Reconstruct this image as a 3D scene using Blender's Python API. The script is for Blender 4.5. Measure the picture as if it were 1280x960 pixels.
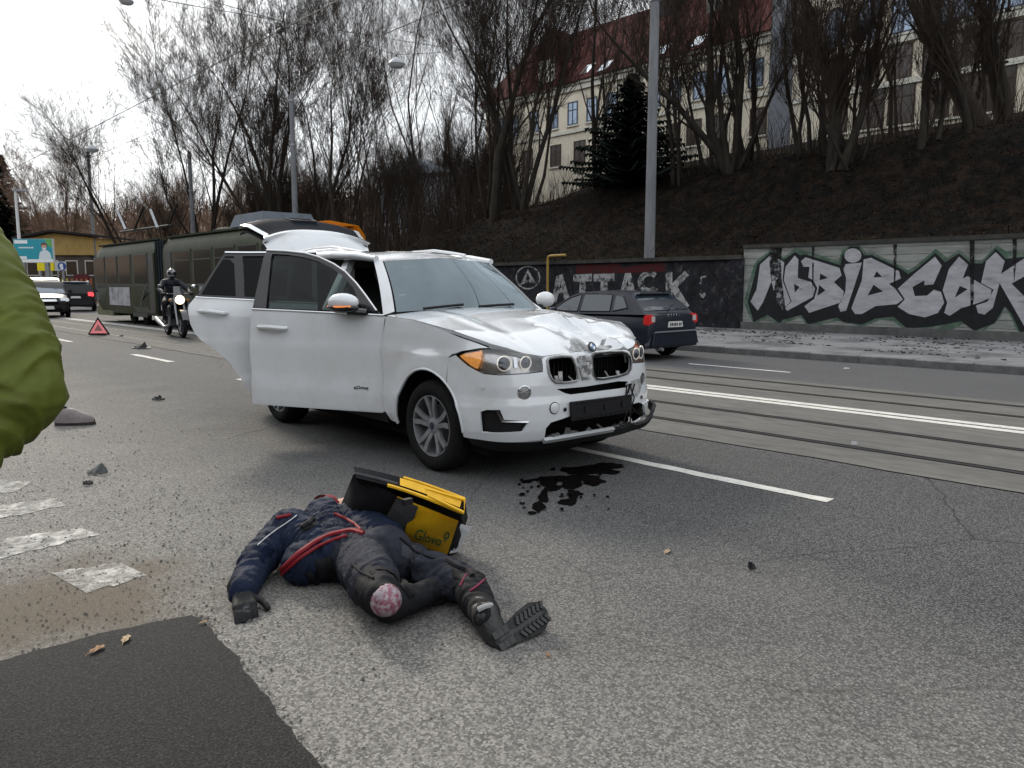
import bpy, bmesh, math, random
import numpy as np
from mathutils import Vector, Matrix, noise as mnoise
from mathutils.geometry import tessellate_polygon
for o in list(bpy.data.objects): bpy.data.objects.remove(o)
SC = bpy.context.scene
COL = SC.collection
R = math.radians
# ------------------------------------------------------------------ camera
CAM_H = 1.48; FPX = 970.0; PITCH = R(7.22677); YAW = R(42.78667)
cd = bpy.data.cameras.new('camera'); cam = bpy.data.objects.new('camera', cd); COL.objects.link(cam)
cam.location = (0, 0, CAM_H); cam.rotation_euler = (math.pi/2 - PITCH, 0, -YAW)
cd.sensor_fit = 'HORIZONTAL'; cd.sensor_width = 36.0; cd.lens = 36.0*FPX/1280.0
cd.clip_start = 0.05; cd.clip_end = 3000
SC.camera = cam
# ------------------------------------------------------------------ sky and sun
SUN_EL = R(30); SUN_AZ = R(12)          # azimuth from +Y towards +X
w = bpy.data.worlds.new("World"); SC.world = w; w.use_nodes = True
nt = w.node_tree; nt.nodes.clear()
N = nt.nodes.new; Lk = nt.links.new
out = N('ShaderNodeOutputWorld'); bg = N('ShaderNodeBackground'); bg.inputs[1].default_value = 0.1
sky = N('ShaderNodeTexSky'); sky.sky_type = 'NISHITA'; sky.sun_disc = False
sky.sun_elevation = SUN_EL; sky.sun_rotation = SUN_AZ; sky.dust_density = 2.0
tc = N('ShaderNodeTexCoord'); mp = N('ShaderNodeMapping'); mp.inputs['Scale'].default_value = (1.6, 1.6, 4.5)
nz = N('ShaderNodeTexNoise'); nz.inputs['Scale'].default_value = 2.2; nz.inputs['Detail'].default_value = 7; nz.inputs['Roughness'].default_value = 0.55
rp = N('ShaderNodeValToRGB'); rp.color_ramp.elements[0].position = 0.30; rp.color_ramp.elements[1].position = 0.62
rp.color_ramp.elements[0].color = (0.80, 0.80, 0.80, 1); rp.color_ramp.elements[1].color = (0.97, 0.97, 0.97, 1)
mx = N('ShaderNodeMix'); mx.data_type = 'RGBA'; mx.inputs['B'].default_value = (13.4, 13.9, 14.4, 1)
Lk(tc.outputs['Generated'], mp.inputs[0]); Lk(mp.outputs[0], nz.inputs[0]); Lk(nz.outputs['Fac'], rp.inputs[0])
Lk(rp.outputs[0], mx.inputs['Factor']); Lk(sky.outputs[0], mx.inputs['A']); Lk(mx.outputs['Result'], bg.inputs[0]); Lk(bg.outputs[0], out.inputs[0])
sd = bpy.data.lights.new('sun', 'SUN'); sun = bpy.data.objects.new('sun', sd); COL.objects.link(sun)
sd.energy = 2.6; sd.angle = R(11); sd.color = (1.0, 0.91, 0.78)
sdir = Vector((math.sin(SUN_AZ)*math.cos(SUN_EL), math.cos(SUN_AZ)*math.cos(SUN_EL), math.sin(SUN_EL)))
sun.rotation_euler = sdir.to_track_quat('Z', 'Y').to_euler(); sun.location = (0, 0, 60)
SC.view_settings.view_transform = 'Standard'; SC.view_settings.look = 'None'
SC.view_settings.exposure = 0.2; SC.view_settings.gamma = 1.0; SC.view_settings.use_curve_mapping = False
SC.render.engine = 'CYCLES'
SC.cycles.max_bounces = 6; SC.cycles.transparent_max_bounces = 12; SC.cycles.caustics_reflective = False; SC.cycles.caustics_refractive = False
# ------------------------------------------------------------------ pixel -> place helpers (photo is 1280 x 960)
FW = Vector((math.sin(YAW)*math.cos(PITCH), math.cos(YAW)*math.cos(PITCH), -math.sin(PITCH)))
RT = Vector((math.cos(YAW), -math.sin(YAW), 0)); UP = RT.cross(FW)
EYE = Vector((0, 0, CAM_H))
def ray(x, y): return FW + RT*((x-640)/FPX) - UP*((y-480)/FPX)
def gz(x, y, z=0.0):
    r = ray(x, y); return EYE + r*((z-CAM_H)/r.z)
def onx(x, y, X):
    r = ray(x, y); return EYE + r*(X/r.x)
def depth(x, y, d): return EYE + ray(x, y)*d
# ------------------------------------------------------------------ materials
MATS = {}
def mat(name, col, rough=0.6, metal=0.0, var=0.0, vscale=3.0, bump=0.0, bscale=60.0, coat=0.0, emit=0.0, ecol=None, col2=None, c2pos=(0.45, 0.6), c2scale=None, spec=None, stretch=(1, 1, 1)):
    if name in MATS: return MATS[name]
    m = bpy.data.materials.new(name); m.use_nodes = True; t = m.node_tree; b = t.nodes['Principled BSDF']
    b.inputs['Base Color'].default_value = (*col, 1); b.inputs['Roughness'].default_value = rough; b.inputs['Metallic'].default_value = metal
    if coat: b.inputs['Coat Weight'].default_value = coat; b.inputs['Coat Roughness'].default_value = 0.04
    if spec is None and rough >= 0.6: spec = 0.06 if rough >= 0.8 else 0.25
    if spec is not None: b.inputs['Specular IOR Level'].default_value = spec
    if emit: b.inputs['Emission Color'].default_value = (*(ecol or col), 1); b.inputs['Emission Strength'].default_value = emit
    cur = None
    if var or bump or col2:
        c = t.nodes.new('ShaderNodeTexCoord'); mpp = t.nodes.new('ShaderNodeMapping'); mpp.inputs['Scale'].default_value = stretch
        t.links.new(c.outputs['Object'], mpp.inputs[0])
    if col2:
        n = t.nodes.new('ShaderNodeTexNoise'); n.inputs['Scale'].default_value = c2scale or vscale; n.inputs['Detail'].default_value = 6; n.inputs['Roughness'].default_value = 0.65
        t.links.new(mpp.outputs[0], n.inputs[0])
        rr = t.nodes.new('ShaderNodeMapRange'); rr.inputs[1].default_value = c2pos[0]; rr.inputs[2].default_value = c2pos[1]
        t.links.new(n.outputs['Fac'], rr.inputs[0])
        x = t.nodes.new('ShaderNodeMix'); x.data_type = 'RGBA'; x.inputs['A'].default_value = (*col, 1); x.inputs['B'].default_value = (*col2, 1)
        t.links.new(rr.outputs[0], x.inputs['Factor']); cur = x.outputs['Result']
    if var:
        n = t.nodes.new('ShaderNodeTexNoise'); n.inputs['Scale'].default_value = vscale; n.inputs['Detail'].default_value = 8; n.inputs['Roughness'].default_value = 0.7
        t.links.new(mpp.outputs[0], n.inputs[0])
        rr = t.nodes.new('ShaderNodeMapRange'); rr.inputs[1].default_value = 0.3; rr.inputs[2].default_value = 0.7; rr.inputs[3].default_value = 1-var; rr.inputs[4].default_value = 1+var
        t.links.new(n.outputs['Fac'], rr.inputs[0])
        x = t.nodes.new('ShaderNodeMix'); x.data_type = 'RGBA'; x.blend_type = 'MULTIPLY'; x.inputs['Factor'].default_value = 1
        if cur: t.links.new(cur, x.inputs['A'])
        else: x.inputs['A'].default_value = (*col, 1)
        t.links.new(rr.outputs[0], x.inputs['B']); cur = x.outputs['Result']
    if cur: t.links.new(cur, b.inputs['Base Color'])
    if bump:
        n = t.nodes.new('ShaderNodeTexNoise'); n.inputs['Scale'].default_value = bscale; n.inputs['Detail'].default_value = 5
        t.links.new(mpp.outputs[0], n.inputs[0])
        bp = t.nodes.new('ShaderNodeBump'); bp.inputs['Strength'].default_value = bump; bp.inputs['Distance'].default_value = 0.02
        t.links.new(n.outputs['Fac'], bp.inputs['Height']); t.links.new(bp.outputs[0], b.inputs['Normal'])
    MATS[name] = m; return m
def glass(name, tint, trans=0.5, refl=0.0, gcol=None, ior=1.5):
    if name in MATS: return MATS[name]
    m = bpy.data.materials.new(name); m.use_nodes = True; t = m.node_tree; t.nodes.clear()
    o = t.nodes.new('ShaderNodeOutputMaterial'); tr = t.nodes.new('ShaderNodeBsdfTransparent'); gl = t.nodes.new('ShaderNodeBsdfGlossy')
    tr.inputs[0].default_value = (*[c*trans for c in tint], 1); gl.inputs['Roughness'].default_value = 0.02; gl.inputs[0].default_value = (*(gcol or (1, 1, 1)), 1)
    fr = t.nodes.new('ShaderNodeFresnel'); fr.inputs[0].default_value = ior
    ad = t.nodes.new('ShaderNodeMath'); ad.operation = 'ADD'; ad.inputs[1].default_value = refl; ad.use_clamp = True
    mxs = t.nodes.new('ShaderNodeMixShader'); t.links.new(fr.outputs[0], ad.inputs[0]); t.links.new(ad.outputs[0], mxs.inputs[0]); t.links.new(tr.outputs[0], mxs.inputs[1]); t.links.new(gl.outputs[0], mxs.inputs[2])
    t.links.new(mxs.outputs[0], o.inputs[0]); MATS[name] = m; return m
# ------------------------------------------------------------------ objects
def tag(o, label=None, cat=None, group=None, kind=None):
    if label: o['label'] = label
    if cat: o['category'] = cat
    if group: o['group'] = group
    if kind: o['kind'] = kind
    return o
def empty(name, loc=(0, 0, 0), rz=0.0, label=None, cat=None, group=None):
    o = bpy.data.objects.new(name, None); COL.objects.link(o); o.location = loc; o.rotation_euler = (0, 0, rz); o.empty_display_size = 0.2
    return tag(o, label, cat, group)
class MB:
    def __init__(s): s.v = []; s.f = []; s.m = []
    def add(s, vs, fs, mi=0):
        k = len(s.v); s.v += [tuple(v) for v in vs]; s.f += [tuple(i+k for i in f) for f in fs]; s.m += [mi]*len(fs); return s
    def box(s, c, d, rot=None, mi=0, taper=1.0):
        x, y, z = d[0]/2, d[1]/2, d[2]/2; t = taper
        vs = [Vector(p) for p in [(-x,-y,-z),(x,-y,-z),(x,y,-z),(-x,y,-z),(-x*t,-y*t,z),(x*t,-y*t,z),(x*t,y*t,z),(-x*t,y*t,z)]]
        if rot is not None: vs = [rot @ v for v in vs]
        c = Vector(c)
        return s.add([v+c for v in vs], [(3,2,1,0),(4,5,6,7),(0,1,5,4),(1,2,6,5),(2,3,7,6),(3,0,4,7)], mi)
    def bbox(s, a, b, mi=0):
        return s.box(((a[0]+b[0])/2,(a[1]+b[1])/2,(a[2]+b[2])/2), (abs(b[0]-a[0]),abs(b[1]-a[1]),abs(b[2]-a[2])), None, mi)
    def tube(s, pts, rad, n=8, mi=0, caps=True, closed=False):
        pts = [Vector(p) for p in pts]; L = len(pts)
        if not hasattr(rad, '__len__'): rad = [rad]*L
        vs = []; fs = []; prev = None
        for i, p in enumerate(pts):
            d = (pts[(i+1) % L]-pts[i-1]) if closed else (pts[min(i+1, L-1)]-pts[max(i-1, 0)])
            if d.length < 1e-9: d = Vector((0, 0, 1))
            d.normalize()
            if prev is None:
                a = d.orthogonal().normalized()
            else:
                a = prev - d*prev.dot(d)
                a = a.normalized() if a.length > 1e-6 else d.orthogonal().normalized()
            prev = a; b = d.cross(a)
            for k in range(n):
                t = 2*math.pi*k/n; vs.append(p + (a*math.cos(t)+b*math.sin(t))*rad[i])
        for i in range(L if closed else L-1):
            j = (i+1) % L
            for k in range(n):
                fs.append((i*n+k, i*n+(k+1) % n, j*n+(k+1) % n, j*n+k))
        if caps and not closed:
            fs.append(tuple(range(n-1, -1, -1))); fs.append(tuple((L-1)*n+k for k in range(n)))
        return s.add(vs, fs, mi)
    def bar(s, a, b, w, h, mi=0, up=(0, 0, 1)):
        a = Vector(a); b = Vector(b); d = b-a; L = d.length; d.normalize(); u = Vector(up); sd_ = d.cross(u)
        if sd_.length < 1e-6: sd_ = d.orthogonal()
        sd_.normalize(); u = sd_.cross(d)
        return s.box((a+b)/2, (L, w, h), Matrix((d, sd_, u)).transposed(), mi)
    def lathe(s, prof, M=None, n=24, mi=0):        # profile (r, z) about z, then matrix M
        vs = []; fs = []; L = len(prof)
        for r, z in prof:
            for k in range(n):
                t = 2*math.pi*k/n; vs.append(Vector((r*math.cos(t), r*math.sin(t), z)))
        for i in range(L-1):
            for k in range(n): fs.append((i*n+k, i*n+(k+1) % n, (i+1)*n+(k+1) % n, (i+1)*n+k))
        if M is not None: vs = [M @ v for v in vs]
        return s.add(vs, fs, mi)
    def ball(s, c, r, n=10, mi=0, rot=None):
        if not hasattr(r, '__len__'): r = (r, r, r)
        prof = [(math.sin(math.pi*i/n), -math.cos(math.pi*i/n)) for i in range(n+1)]
        S = Matrix.Diagonal((*r, 1)); M = Matrix.Translation(c) @ ((rot.to_4x4() if rot is not None else Matrix.Identity(4)) @ S)
        return s.lathe(prof, M, max(8, n+4), mi)
    def grid(s, fn, nu, nv, mi=0, flip=False):
        vs = [fn(i/nu, j/nv) for i in range(nu+1) for j in range(nv+1)]
        fs = []
        for i in range(nu):
            for j in range(nv):
                a = i*(nv+1)+j; q = (a, a+nv+1, a+nv+2, a+1); fs.append(q[::-1] if flip else q)
        return s.add(vs, fs, mi)
    def prism(s, poly, fn, mi=0, holes=()):          # poly in 2D, fn(u, v, k) with k 0 front / 1 back
        return panel(s, poly, fn, holes=holes, step=None, mi=mi)
    def build(s, name, mats, parent=None, smooth=False, angle=40, org=None, recalc=True):
        me = bpy.data.meshes.new(name)
        if org is not None: s.v = [(a-org[0], b-org[1], c-org[2]) for a, b, c in s.v]
        me.from_pydata(s.v, [], s.f)
        if not isinstance(mats, (list, tuple)): mats = [mats]
        for m in mats: me.materials.append(m)
        if len(mats) > 1: me.polygons.foreach_set('material_index', s.m)
        if recalc:
            bm = bmesh.new(); bm.from_mesh(me); bmesh.ops.recalc_face_normals(bm, faces=bm.faces); bm.to_mesh(me); bm.free()
        if smooth:
            me.polygons.foreach_set('use_smooth', [True]*len(me.polygons)); me.set_sharp_from_angle(angle=R(angle))
        me.update()
        o = bpy.data.objects.new(name, me); COL.objects.link(o)
        if org is not None: o.location = org
        if parent is not None: o.parent = parent
        return o
def panel(mb, outline, fn, holes=(), step=(0.05, 0.05), thick=0.0, ref=None, mi=0):
    """2D outline (with holes) cut to a grid, mapped by fn(u, v) to 3D; thick turns it into a plate with its back away from ref-outward."""
    loops = [[Vector((p[0], p[1], 0)) for p in outline]] + [[Vector((p[0], p[1], 0)) for p in h] for h in holes]
    tris = tessellate_polygon(loops); flat = [p for l in loops for p in l]
    bm = bmesh.new(); bv = [bm.verts.new(p) for p in flat]
    for t in tris:
        if len(set(t)) == 3:
            try: bm.faces.new([bv[i] for i in t])
            except ValueError: pass
    if step:
        us = [p[0] for p in outline]; vs = [p[1] for p in outline]
        for ax, st, lo, hi in ((0, step[0], min(us), max(us)), (1, step[1], min(vs), max(vs))):
            if not st: continue
            k = math.floor(lo/st)+1
            while k*st < hi-1e-6:
                co = [0, 0, 0]; co[ax] = k*st; no = [0, 0, 0]; no[ax] = 1
                bmesh.ops.bisect_plane(bm, geom=bm.verts[:]+bm.edges[:]+bm.faces[:], dist=1e-4, plane_co=co, plane_no=no); k += 1
    bmesh.ops.remove_doubles(bm, verts=bm.verts, dist=2e-4)
    for v in bm.verts: v.co = Vector(fn(v.co.x, v.co.y))
    bmesh.ops.recalc_face_normals(bm, faces=bm.faces)
    bm.normal_update()
    if ref is not None:
        sgn = sum(f.normal.dot(f.calc_center_median()-Vector(ref))*f.calc_area() for f in bm.faces)
        if sgn < 0: bmesh.ops.reverse_faces(bm, faces=bm.faces); bm.normal_update()
    if thick:
        front = bm.verts[:]; ff = bm.faces[:]; be = [e for e in bm.edges if len(e.link_faces) == 1]
        mp_ = {v: bm.verts.new(v.co - v.normal*thick) for v in front}
        for f in ff: bm.faces.new([mp_[v] for v in reversed(f.verts)])
        for e in be:
            a, b = e.verts; f = e.link_faces[0]
            vs_ = [l.vert for l in f.loops]; i = vs_.index(a)
            if vs_[(i+1) % len(vs_)] != b: a, b = b, a
            try: bm.faces.new([b, a, mp_[a], mp_[b]])
            except ValueError: pass
    bm.verts.index_update()
    mb.add([v.co[:] for v in bm.verts], [[v.index for v in f.verts] for f in bm.faces], mi); bm.free()
    return mb
def copy_tree(o, parent=None):
    c = o.copy(); COL.objects.link(c)
    if parent is not None: c.parent = parent
    for ch in [x for x in bpy.data.objects if x.parent == o]: copy_tree(ch, c)
    return c
def sm(a, b, x):
    t = min(1, max(0, (x-a)/(b-a))); return t*t*(3-2*t)
def interp(tab, x):
    if x <= tab[0][0]: return tab[0][1]
    for (a, p), (b, q) in zip(tab, tab[1:]):
        if x <= b: return p+(q-p)*(x-a)/(b-a)
    return tab[-1][1]
def circ(cx, cy, r, n=20, ry=None, a0=0, a1=360): 
    full = abs(a1-a0) >= 360
    return [(cx+r*math.cos(R(a0+(a1-a0)*i/(n if full else n-1))), cy+(ry or r)*math.sin(R(a0+(a1-a0)*i/(n if full else n-1)))) for i in range(n)]
def text_mesh(s, size, font_extrude=0.002):
    cu = bpy.data.curves.new('t', 'FONT'); cu.body = s; cu.size = size; cu.extrude = font_extrude; cu.resolution_u = 3
    o = bpy.data.objects.new('t', cu); COL.objects.link(o)
    dg = bpy.context.evaluated_depsgraph_get(); me = bpy.data.meshes.new_from_object(o.evaluated_get(dg))
    vs = [v.co.copy() for v in me.vertices]; fs = [tuple(p.vertices) for p in me.polygons]
    bpy.data.objects.remove(o); bpy.data.curves.remove(cu); bpy.data.meshes.remove(me)
    return vs, fs
# =================================================================== SETTING
def wallz(Y): return 2.70 if Y < 13.05 else 2.42
KERB_X = 14.92; WALL_X = 21.9
def T(X, Y):
    r = math.hypot(X, Y)
    z = 0.0
    if X > WALL_X+0.25:
        zw = wallz(Y)-0.05 if Y < 56 else 2.37*(1-sm(56, 62, Y))
        zc = interp([(-40, 7.4), (5, 7.2), (10, 6.9), (17, 6.75), (26, 6.5), (32, 5.7), (38, 4.8), (50, 4.2), (62, 2.0), (75, 1.0)], Y)
        z = zw+(zc-zw)*sm(WALL_X+0.1, 30.6, X)
        zp = interp([(-40, 9.9), (30, 9.5), (45, 7.5), (60, 4.5), (75, 2)], Y)
        z += (zp-zc)*sm(30.5, 45, X)
        z += 0.35*mnoise.noise((X*0.35, Y*0.35, 0))*sm(22.6, 25, X)+0.12*mnoise.noise((X*1.3, Y*1.3, 5))*sm(22.4, 23.2, X)
    z += 24*(1-sm(-42, -13, X))*(1-sm(60, 150, abs(Y)))*(0.9+0.3*mnoise.noise((X*0.05, Y*0.05, 7)))  # unseen hill added left of the road to block sky and darken reflections
    z += (13+9*sm(20, 110, X-0.2*Y))*sm(85, 170, r)*sm(-60, 40, Y+0.5*X)*(0.9+0.25*mnoise.noise((X*0.02, Y*0.02, 3)))
    return z
def hit(px, py):
    r = ray(px, py); t = 4.0
    while t < 400:
        p = EYE+r*t
        if p.z < T(p.x, p.y): return Vector((p.x, p.y, T(p.x, p.y)))
        t += 0.05 if t < 80 else 0.3
    p = EYE+r*60; return Vector((p.x, p.y, T(p.x, p.y)))
# --- soil
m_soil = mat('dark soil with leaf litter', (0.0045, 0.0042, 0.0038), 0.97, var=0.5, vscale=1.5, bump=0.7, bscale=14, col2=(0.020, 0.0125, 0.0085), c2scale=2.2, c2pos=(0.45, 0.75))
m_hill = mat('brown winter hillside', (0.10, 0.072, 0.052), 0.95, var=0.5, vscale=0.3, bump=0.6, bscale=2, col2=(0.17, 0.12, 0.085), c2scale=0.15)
xs = sorted(set([-400,-250,-150,-90,-60,-48,-40,-32,-25,-20,-16,-13,-10,0,8,15,WALL_X,WALL_X+0.24]+[WALL_X+0.26+0.35*i for i in range(26)]+[31.2+1.2*i for i in range(15)]+[50+4*i for i in range(26)]+[160,190,240,320,420]))
ys = sorted(set([-300,-150,-80,-40,-20]+[-12+0.5*i for i in range(125)]+[51+2*i for i in range(25)]+[102+5*i for i in range(22)]+[220,260,320,420,600]))
b = MB(); nx, ny = len(xs), len(ys)
vs = [(x, y, T(x, y)-0.02) for x in xs for y in ys]; fs = []; ms = []
for i in range(nx-1):
    for j in range(ny-1):
        fs.append((i*ny+j, (i+1)*ny+j, (i+1)*ny+j+1, i*ny+j+1))
b.add(vs, fs)
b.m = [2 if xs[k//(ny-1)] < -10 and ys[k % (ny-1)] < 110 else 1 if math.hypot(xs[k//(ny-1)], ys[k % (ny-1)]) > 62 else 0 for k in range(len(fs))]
m_shade = mat('unseen dark slope', (0.018, 0.017, 0.012), 0.95, var=0.6, vscale=0.4, bump=0.8, bscale=1.5, col2=(0.035, 0.028, 0.018), c2scale=0.3)  # dark so the added unseen hill reflects dimly in car glass
tag(b.build('ground', [m_soil, m_hill, m_shade], smooth=True, angle=80), kind='structure')
# --- asphalt
def asphalt(name, dark, light, stone, dirt=True, rough=0.85, sc=1.0):
    m = bpy.data.materials.new(name); m.use_nodes = True; t = m.node_tree; b = t.nodes['Principled BSDF']; b.inputs['Roughness'].default_value = rough; b.inputs['Specular IOR Level'].default_value = 0.22
    c = t.nodes.new('ShaderNodeTexCoord'); L = t.links.new
    def noise(s, d=4, ro=0.6, off=None):
        n = t.nodes.new('ShaderNodeTexNoise'); n.inputs['Scale'].default_value = s; n.inputs['Detail'].default_value = d; n.inputs['Roughness'].default_value = ro; L(c.outputs['Object'], n.inputs[0]); return n.outputs['Fac']
    def mr(x, a, b_, lo=0, hi=1):
        r = t.nodes.new('ShaderNodeMapRange'); r.inputs[1].default_value = a; r.inputs[2].default_value = b_; r.inputs[3].default_value = lo; r.inputs[4].default_value = hi; L(x, r.inputs[0]); return r.outputs[0]
    def mixc(f, A, B, bl='MIX'):
        x = t.nodes.new('ShaderNodeMix'); x.data_type = 'RGBA'; x.blend_type = bl
        if isinstance(f, float): x.inputs['Factor'].default_value = f
        else: L(f, x.inputs['Factor'])
        for k, v in (('A', A), ('B', B)):
            if isinstance(v, tuple): x.inputs[k].default_value = (*v, 1)
            else: L(v, x.inputs[k])
        return x.outputs['Result']
    vo = t.nodes.new('ShaderNodeTexVoronoi'); vo.inputs['Scale'].default_value = 105*sc; L(c.outputs['Object'], vo.inputs['Vector'])
    cell = mr(vo.outputs['Color'], 0.25, 0.85)
    fine = mr(noise(130*sc, 3), 0.35, 0.65)
    base = mixc(mr(noise(0.55, 6), 0.35, 0.65), dark, light)
    base = mixc(mr(noise(0.07, 3), 0.4, 0.6, 0, 0.45), base, tuple(k*0.72 for k in dark))
    wv = t.nodes.new('ShaderNodeMapping'); wv.inputs['Scale'].default_value = (1.1, 0.05, 1); L(c.outputs['Object'], wv.inputs[0])
    wn = t.nodes.new('ShaderNodeTexNoise'); wn.inputs['Scale'].default_value = 1.3; wn.inputs['Detail'].default_value = 4; L(wv.outputs[0], wn.inputs[0])
    base = mixc(mr(wn.outputs['Fac'], 0.48, 0.62, 0, 0.4), base, tuple(k*0.6 for k in dark))
    vc = t.nodes.new('ShaderNodeTexVoronoi'); vc.feature = 'DISTANCE_TO_EDGE'; vc.inputs['Scale'].default_value = 0.38; nd = t.nodes.new('ShaderNodeMix'); nd.data_type = 'VECTOR'; nd.inputs['Factor'].default_value = 0.12; L(c.outputs['Object'], nd.inputs['A']); nzc = t.nodes.new('ShaderNodeTexNoise'); nzc.inputs['Scale'].default_value = 2.5; nzc.inputs['Detail'].default_value = 5; L(c.outputs['Object'], nzc.inputs[0]); L(nzc.outputs['Color'], nd.inputs['B']); L(nd.outputs['Result'], vc.inputs['Vector'])
    crack = mr(vc.outputs['Distance'], 0.0025, 0.0008, 0, 0.8)
    st = mixc(cell, tuple(k*0.4 for k in stone), stone)
    f2 = t.nodes.new('ShaderNodeMath'); f2.operation = 'MULTIPLY'; L(fine, f2.inputs[0]); f2.inputs[1].default_value = 0.9
    colr = mixc(f2.outputs[0], base, st)
    gaps = mr(vo.outputs['Distance'], 0.35, 0.62)
    colr = mixc(gaps, colr, tuple(k*0.5 for k in dark))
    if dirt:
        colr = mixc(crack, colr, tuple(k*0.3 for k in dark))
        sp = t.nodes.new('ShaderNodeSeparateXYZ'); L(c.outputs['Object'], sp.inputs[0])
        # pale dust for small X, with glancing brightness of the near road painted in
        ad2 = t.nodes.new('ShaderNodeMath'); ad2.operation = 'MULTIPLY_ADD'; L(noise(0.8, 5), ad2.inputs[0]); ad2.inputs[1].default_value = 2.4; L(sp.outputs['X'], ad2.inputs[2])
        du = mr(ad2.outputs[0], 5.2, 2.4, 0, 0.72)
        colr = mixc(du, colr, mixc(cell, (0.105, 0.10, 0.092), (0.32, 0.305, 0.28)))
        # brown silt washed up at the road edge by the camera (a deposit with its own outline)
        ds = t.nodes.new('ShaderNodeVectorMath'); ds.operation = 'DISTANCE'; ds.inputs[1].default_value = (0.80, 4.0, 0); L(c.outputs['Object'], ds.inputs[0])
        nn = noise(2.2, 6); ad = t.nodes.new('ShaderNodeMath'); ad.operation = 'MULTIPLY_ADD'; L(nn, ad.inputs[0]); ad.inputs[1].default_value = -1.1; L(ds.outputs['Value'], ad.inputs[2])
        dm = mr(ad.outputs[0], 0.25, -0.22, 0, 0.85)
        colr = mixc(dm, colr, mixc(fine, (0.055, 0.043, 0.030), (0.135, 0.108, 0.078)))
    L(colr, b.inputs['Base Color'])
    hb = mixc(0.5, vo.outputs['Distance'], fine)
    bp = t.nodes.new('ShaderNodeBump'); bp.inputs['Strength'].default_value = 0.55; bp.inputs['Distance'].default_value = 0.008; bp.invert = True; L(hb, bp.inputs['Height']); L(bp.outputs[0], b.inputs['Normal'])
    return m
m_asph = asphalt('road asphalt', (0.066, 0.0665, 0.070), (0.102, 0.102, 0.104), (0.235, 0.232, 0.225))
m_asph2 = asphalt('far lane asphalt', (0.095, 0.096, 0.102), (0.125, 0.126, 0.132), (0.17, 0.17, 0.17), dirt=False)
m_patch = asphalt('fresh asphalt', (0.006, 0.006, 0.007), (0.011, 0.011, 0.012), (0.048, 0.048, 0.05), dirt=False, rough=0.8)
m_conc = mat('track bed concrete', (0.125, 0.121, 0.113), 0.85, var=0.22, vscale=6, bump=0.25, bscale=90, col2=(0.095, 0.093, 0.09), c2scale=1.2, c2pos=(0.4, 0.7), stretch=(1.5, 0.4, 1))
m_pave = mat('pavement asphalt', (0.165, 0.167, 0.173), 0.9, var=0.25, vscale=5, bump=0.3, bscale=80, col2=(0.09, 0.09, 0.095), c2scale=0.7)
m_kerb = mat('kerb concrete', (0.13, 0.13, 0.13), 0.85, var=0.35, vscale=4, bump=0.3, bscale=50)
m_paint = mat('worn road paint', (0.50, 0.49, 0.46), 0.8, var=0.18, vscale=8, bump=0.2, bscale=120, col2=(0.20, 0.20, 0.20), c2scale=26, c2pos=(0.60, 0.70))
m_paint2 = mat('faint road paint', (0.56, 0.55, 0.52), 0.85, var=0.2, vscale=9, col2=(0.30, 0.29, 0.27), c2scale=12, c2pos=(0.34, 0.56))
def worn(m, scale, lo, hi):          # paint worn off in flakes: the road shows through
    t = m.node_tree; o = [n for n in t.nodes if n.type == 'OUTPUT_MATERIAL'][0]; p = t.nodes['Principled BSDF']; c = t.nodes.new('ShaderNodeTexCoord'); n = t.nodes.new('ShaderNodeTexNoise'); n.inputs['Scale'].default_value = scale; n.inputs['Detail'].default_value = 9; n.inputs['Roughness'].default_value = .75
    t.links.new(c.outputs['Object'], n.inputs[0]); r = t.nodes.new('ShaderNodeMapRange'); r.inputs[1].default_value = lo; r.inputs[2].default_value = hi; t.links.new(n.outputs['Fac'], r.inputs[0]); t.links.new(r.outputs[0], p.inputs['Alpha'])
worn(m_paint2, 7.0, .33, .58); worn(m_paint, 16.0, .30, .40)
m_rail = mat('rail steel', (0.022, 0.022, 0.023), 0.6, 0.3, var=0.3, vscale=6)
m_groove = mat('rail groove', (0.010, 0.010, 0.011), 0.9)
def sheet(name, x0, x1, y0, y1, z, m, parent=None, nseg=1, kind='structure', jag=0.0, seed=0):
    rnd = random.Random(seed); b = MB(); n = max(1, nseg); L_ = []; R_ = []
    for i in range(n+1):
        y = y0+(y1-y0)*i/n; L_.append((x0+rnd.uniform(-jag, jag), y, z)); R_.append((x1+rnd.uniform(-jag, jag), y, z))
    b.add(L_+R_, [(i, n+1+i, n+2+i, i+1) for i in range(n)])
    o = b.build(name, m, parent); 
    if parent is None: tag(o, kind=kind)
    return o
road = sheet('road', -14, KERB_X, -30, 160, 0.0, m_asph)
sheet('far_lane', 11.35, KERB_X, -30, 150, 0.004, m_asph2, road)
sheet('track_bed', 6.36, 11.35, -30, 150, 0.008, m_conc, road, 300, jag=0.025, seed=3)
for X in (7.03, 8.03, 10.08, 10.96):
    sheet('rail', X-0.03, X+0.025, -30, 150, 0.013, m_rail, road)
    sheet('rail_groove', X+0.025, X+0.07, -30, 150, 0.012, m_groove, road)
    sheet('rail_groove', X-0.05, X-0.03, -30, 150, 0.012, m_groove, road)
sheet('double_line', 8.93, 9.085, -30, 150, 0.012, m_paint, road, 200, jag=0.006); sheet('double_line', 9.15, 9.31, -30, 150, 0.012, m_paint, road, 200, jag=0.006, seed=2)
for y0, y1 in ((2.34, 4.75), (9.6, 12.0), (15.6, 17.9), (23.0, 25.9), (31, 34), (39, 42)):
    sheet('lane_dash', 5.1 if y0 < 15 else 5.3, 5.22 if y0 < 15 else 5.44, y0, y1, 0.004, m_paint, road, 14, jag=0.012, seed=int(y0*10))
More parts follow.
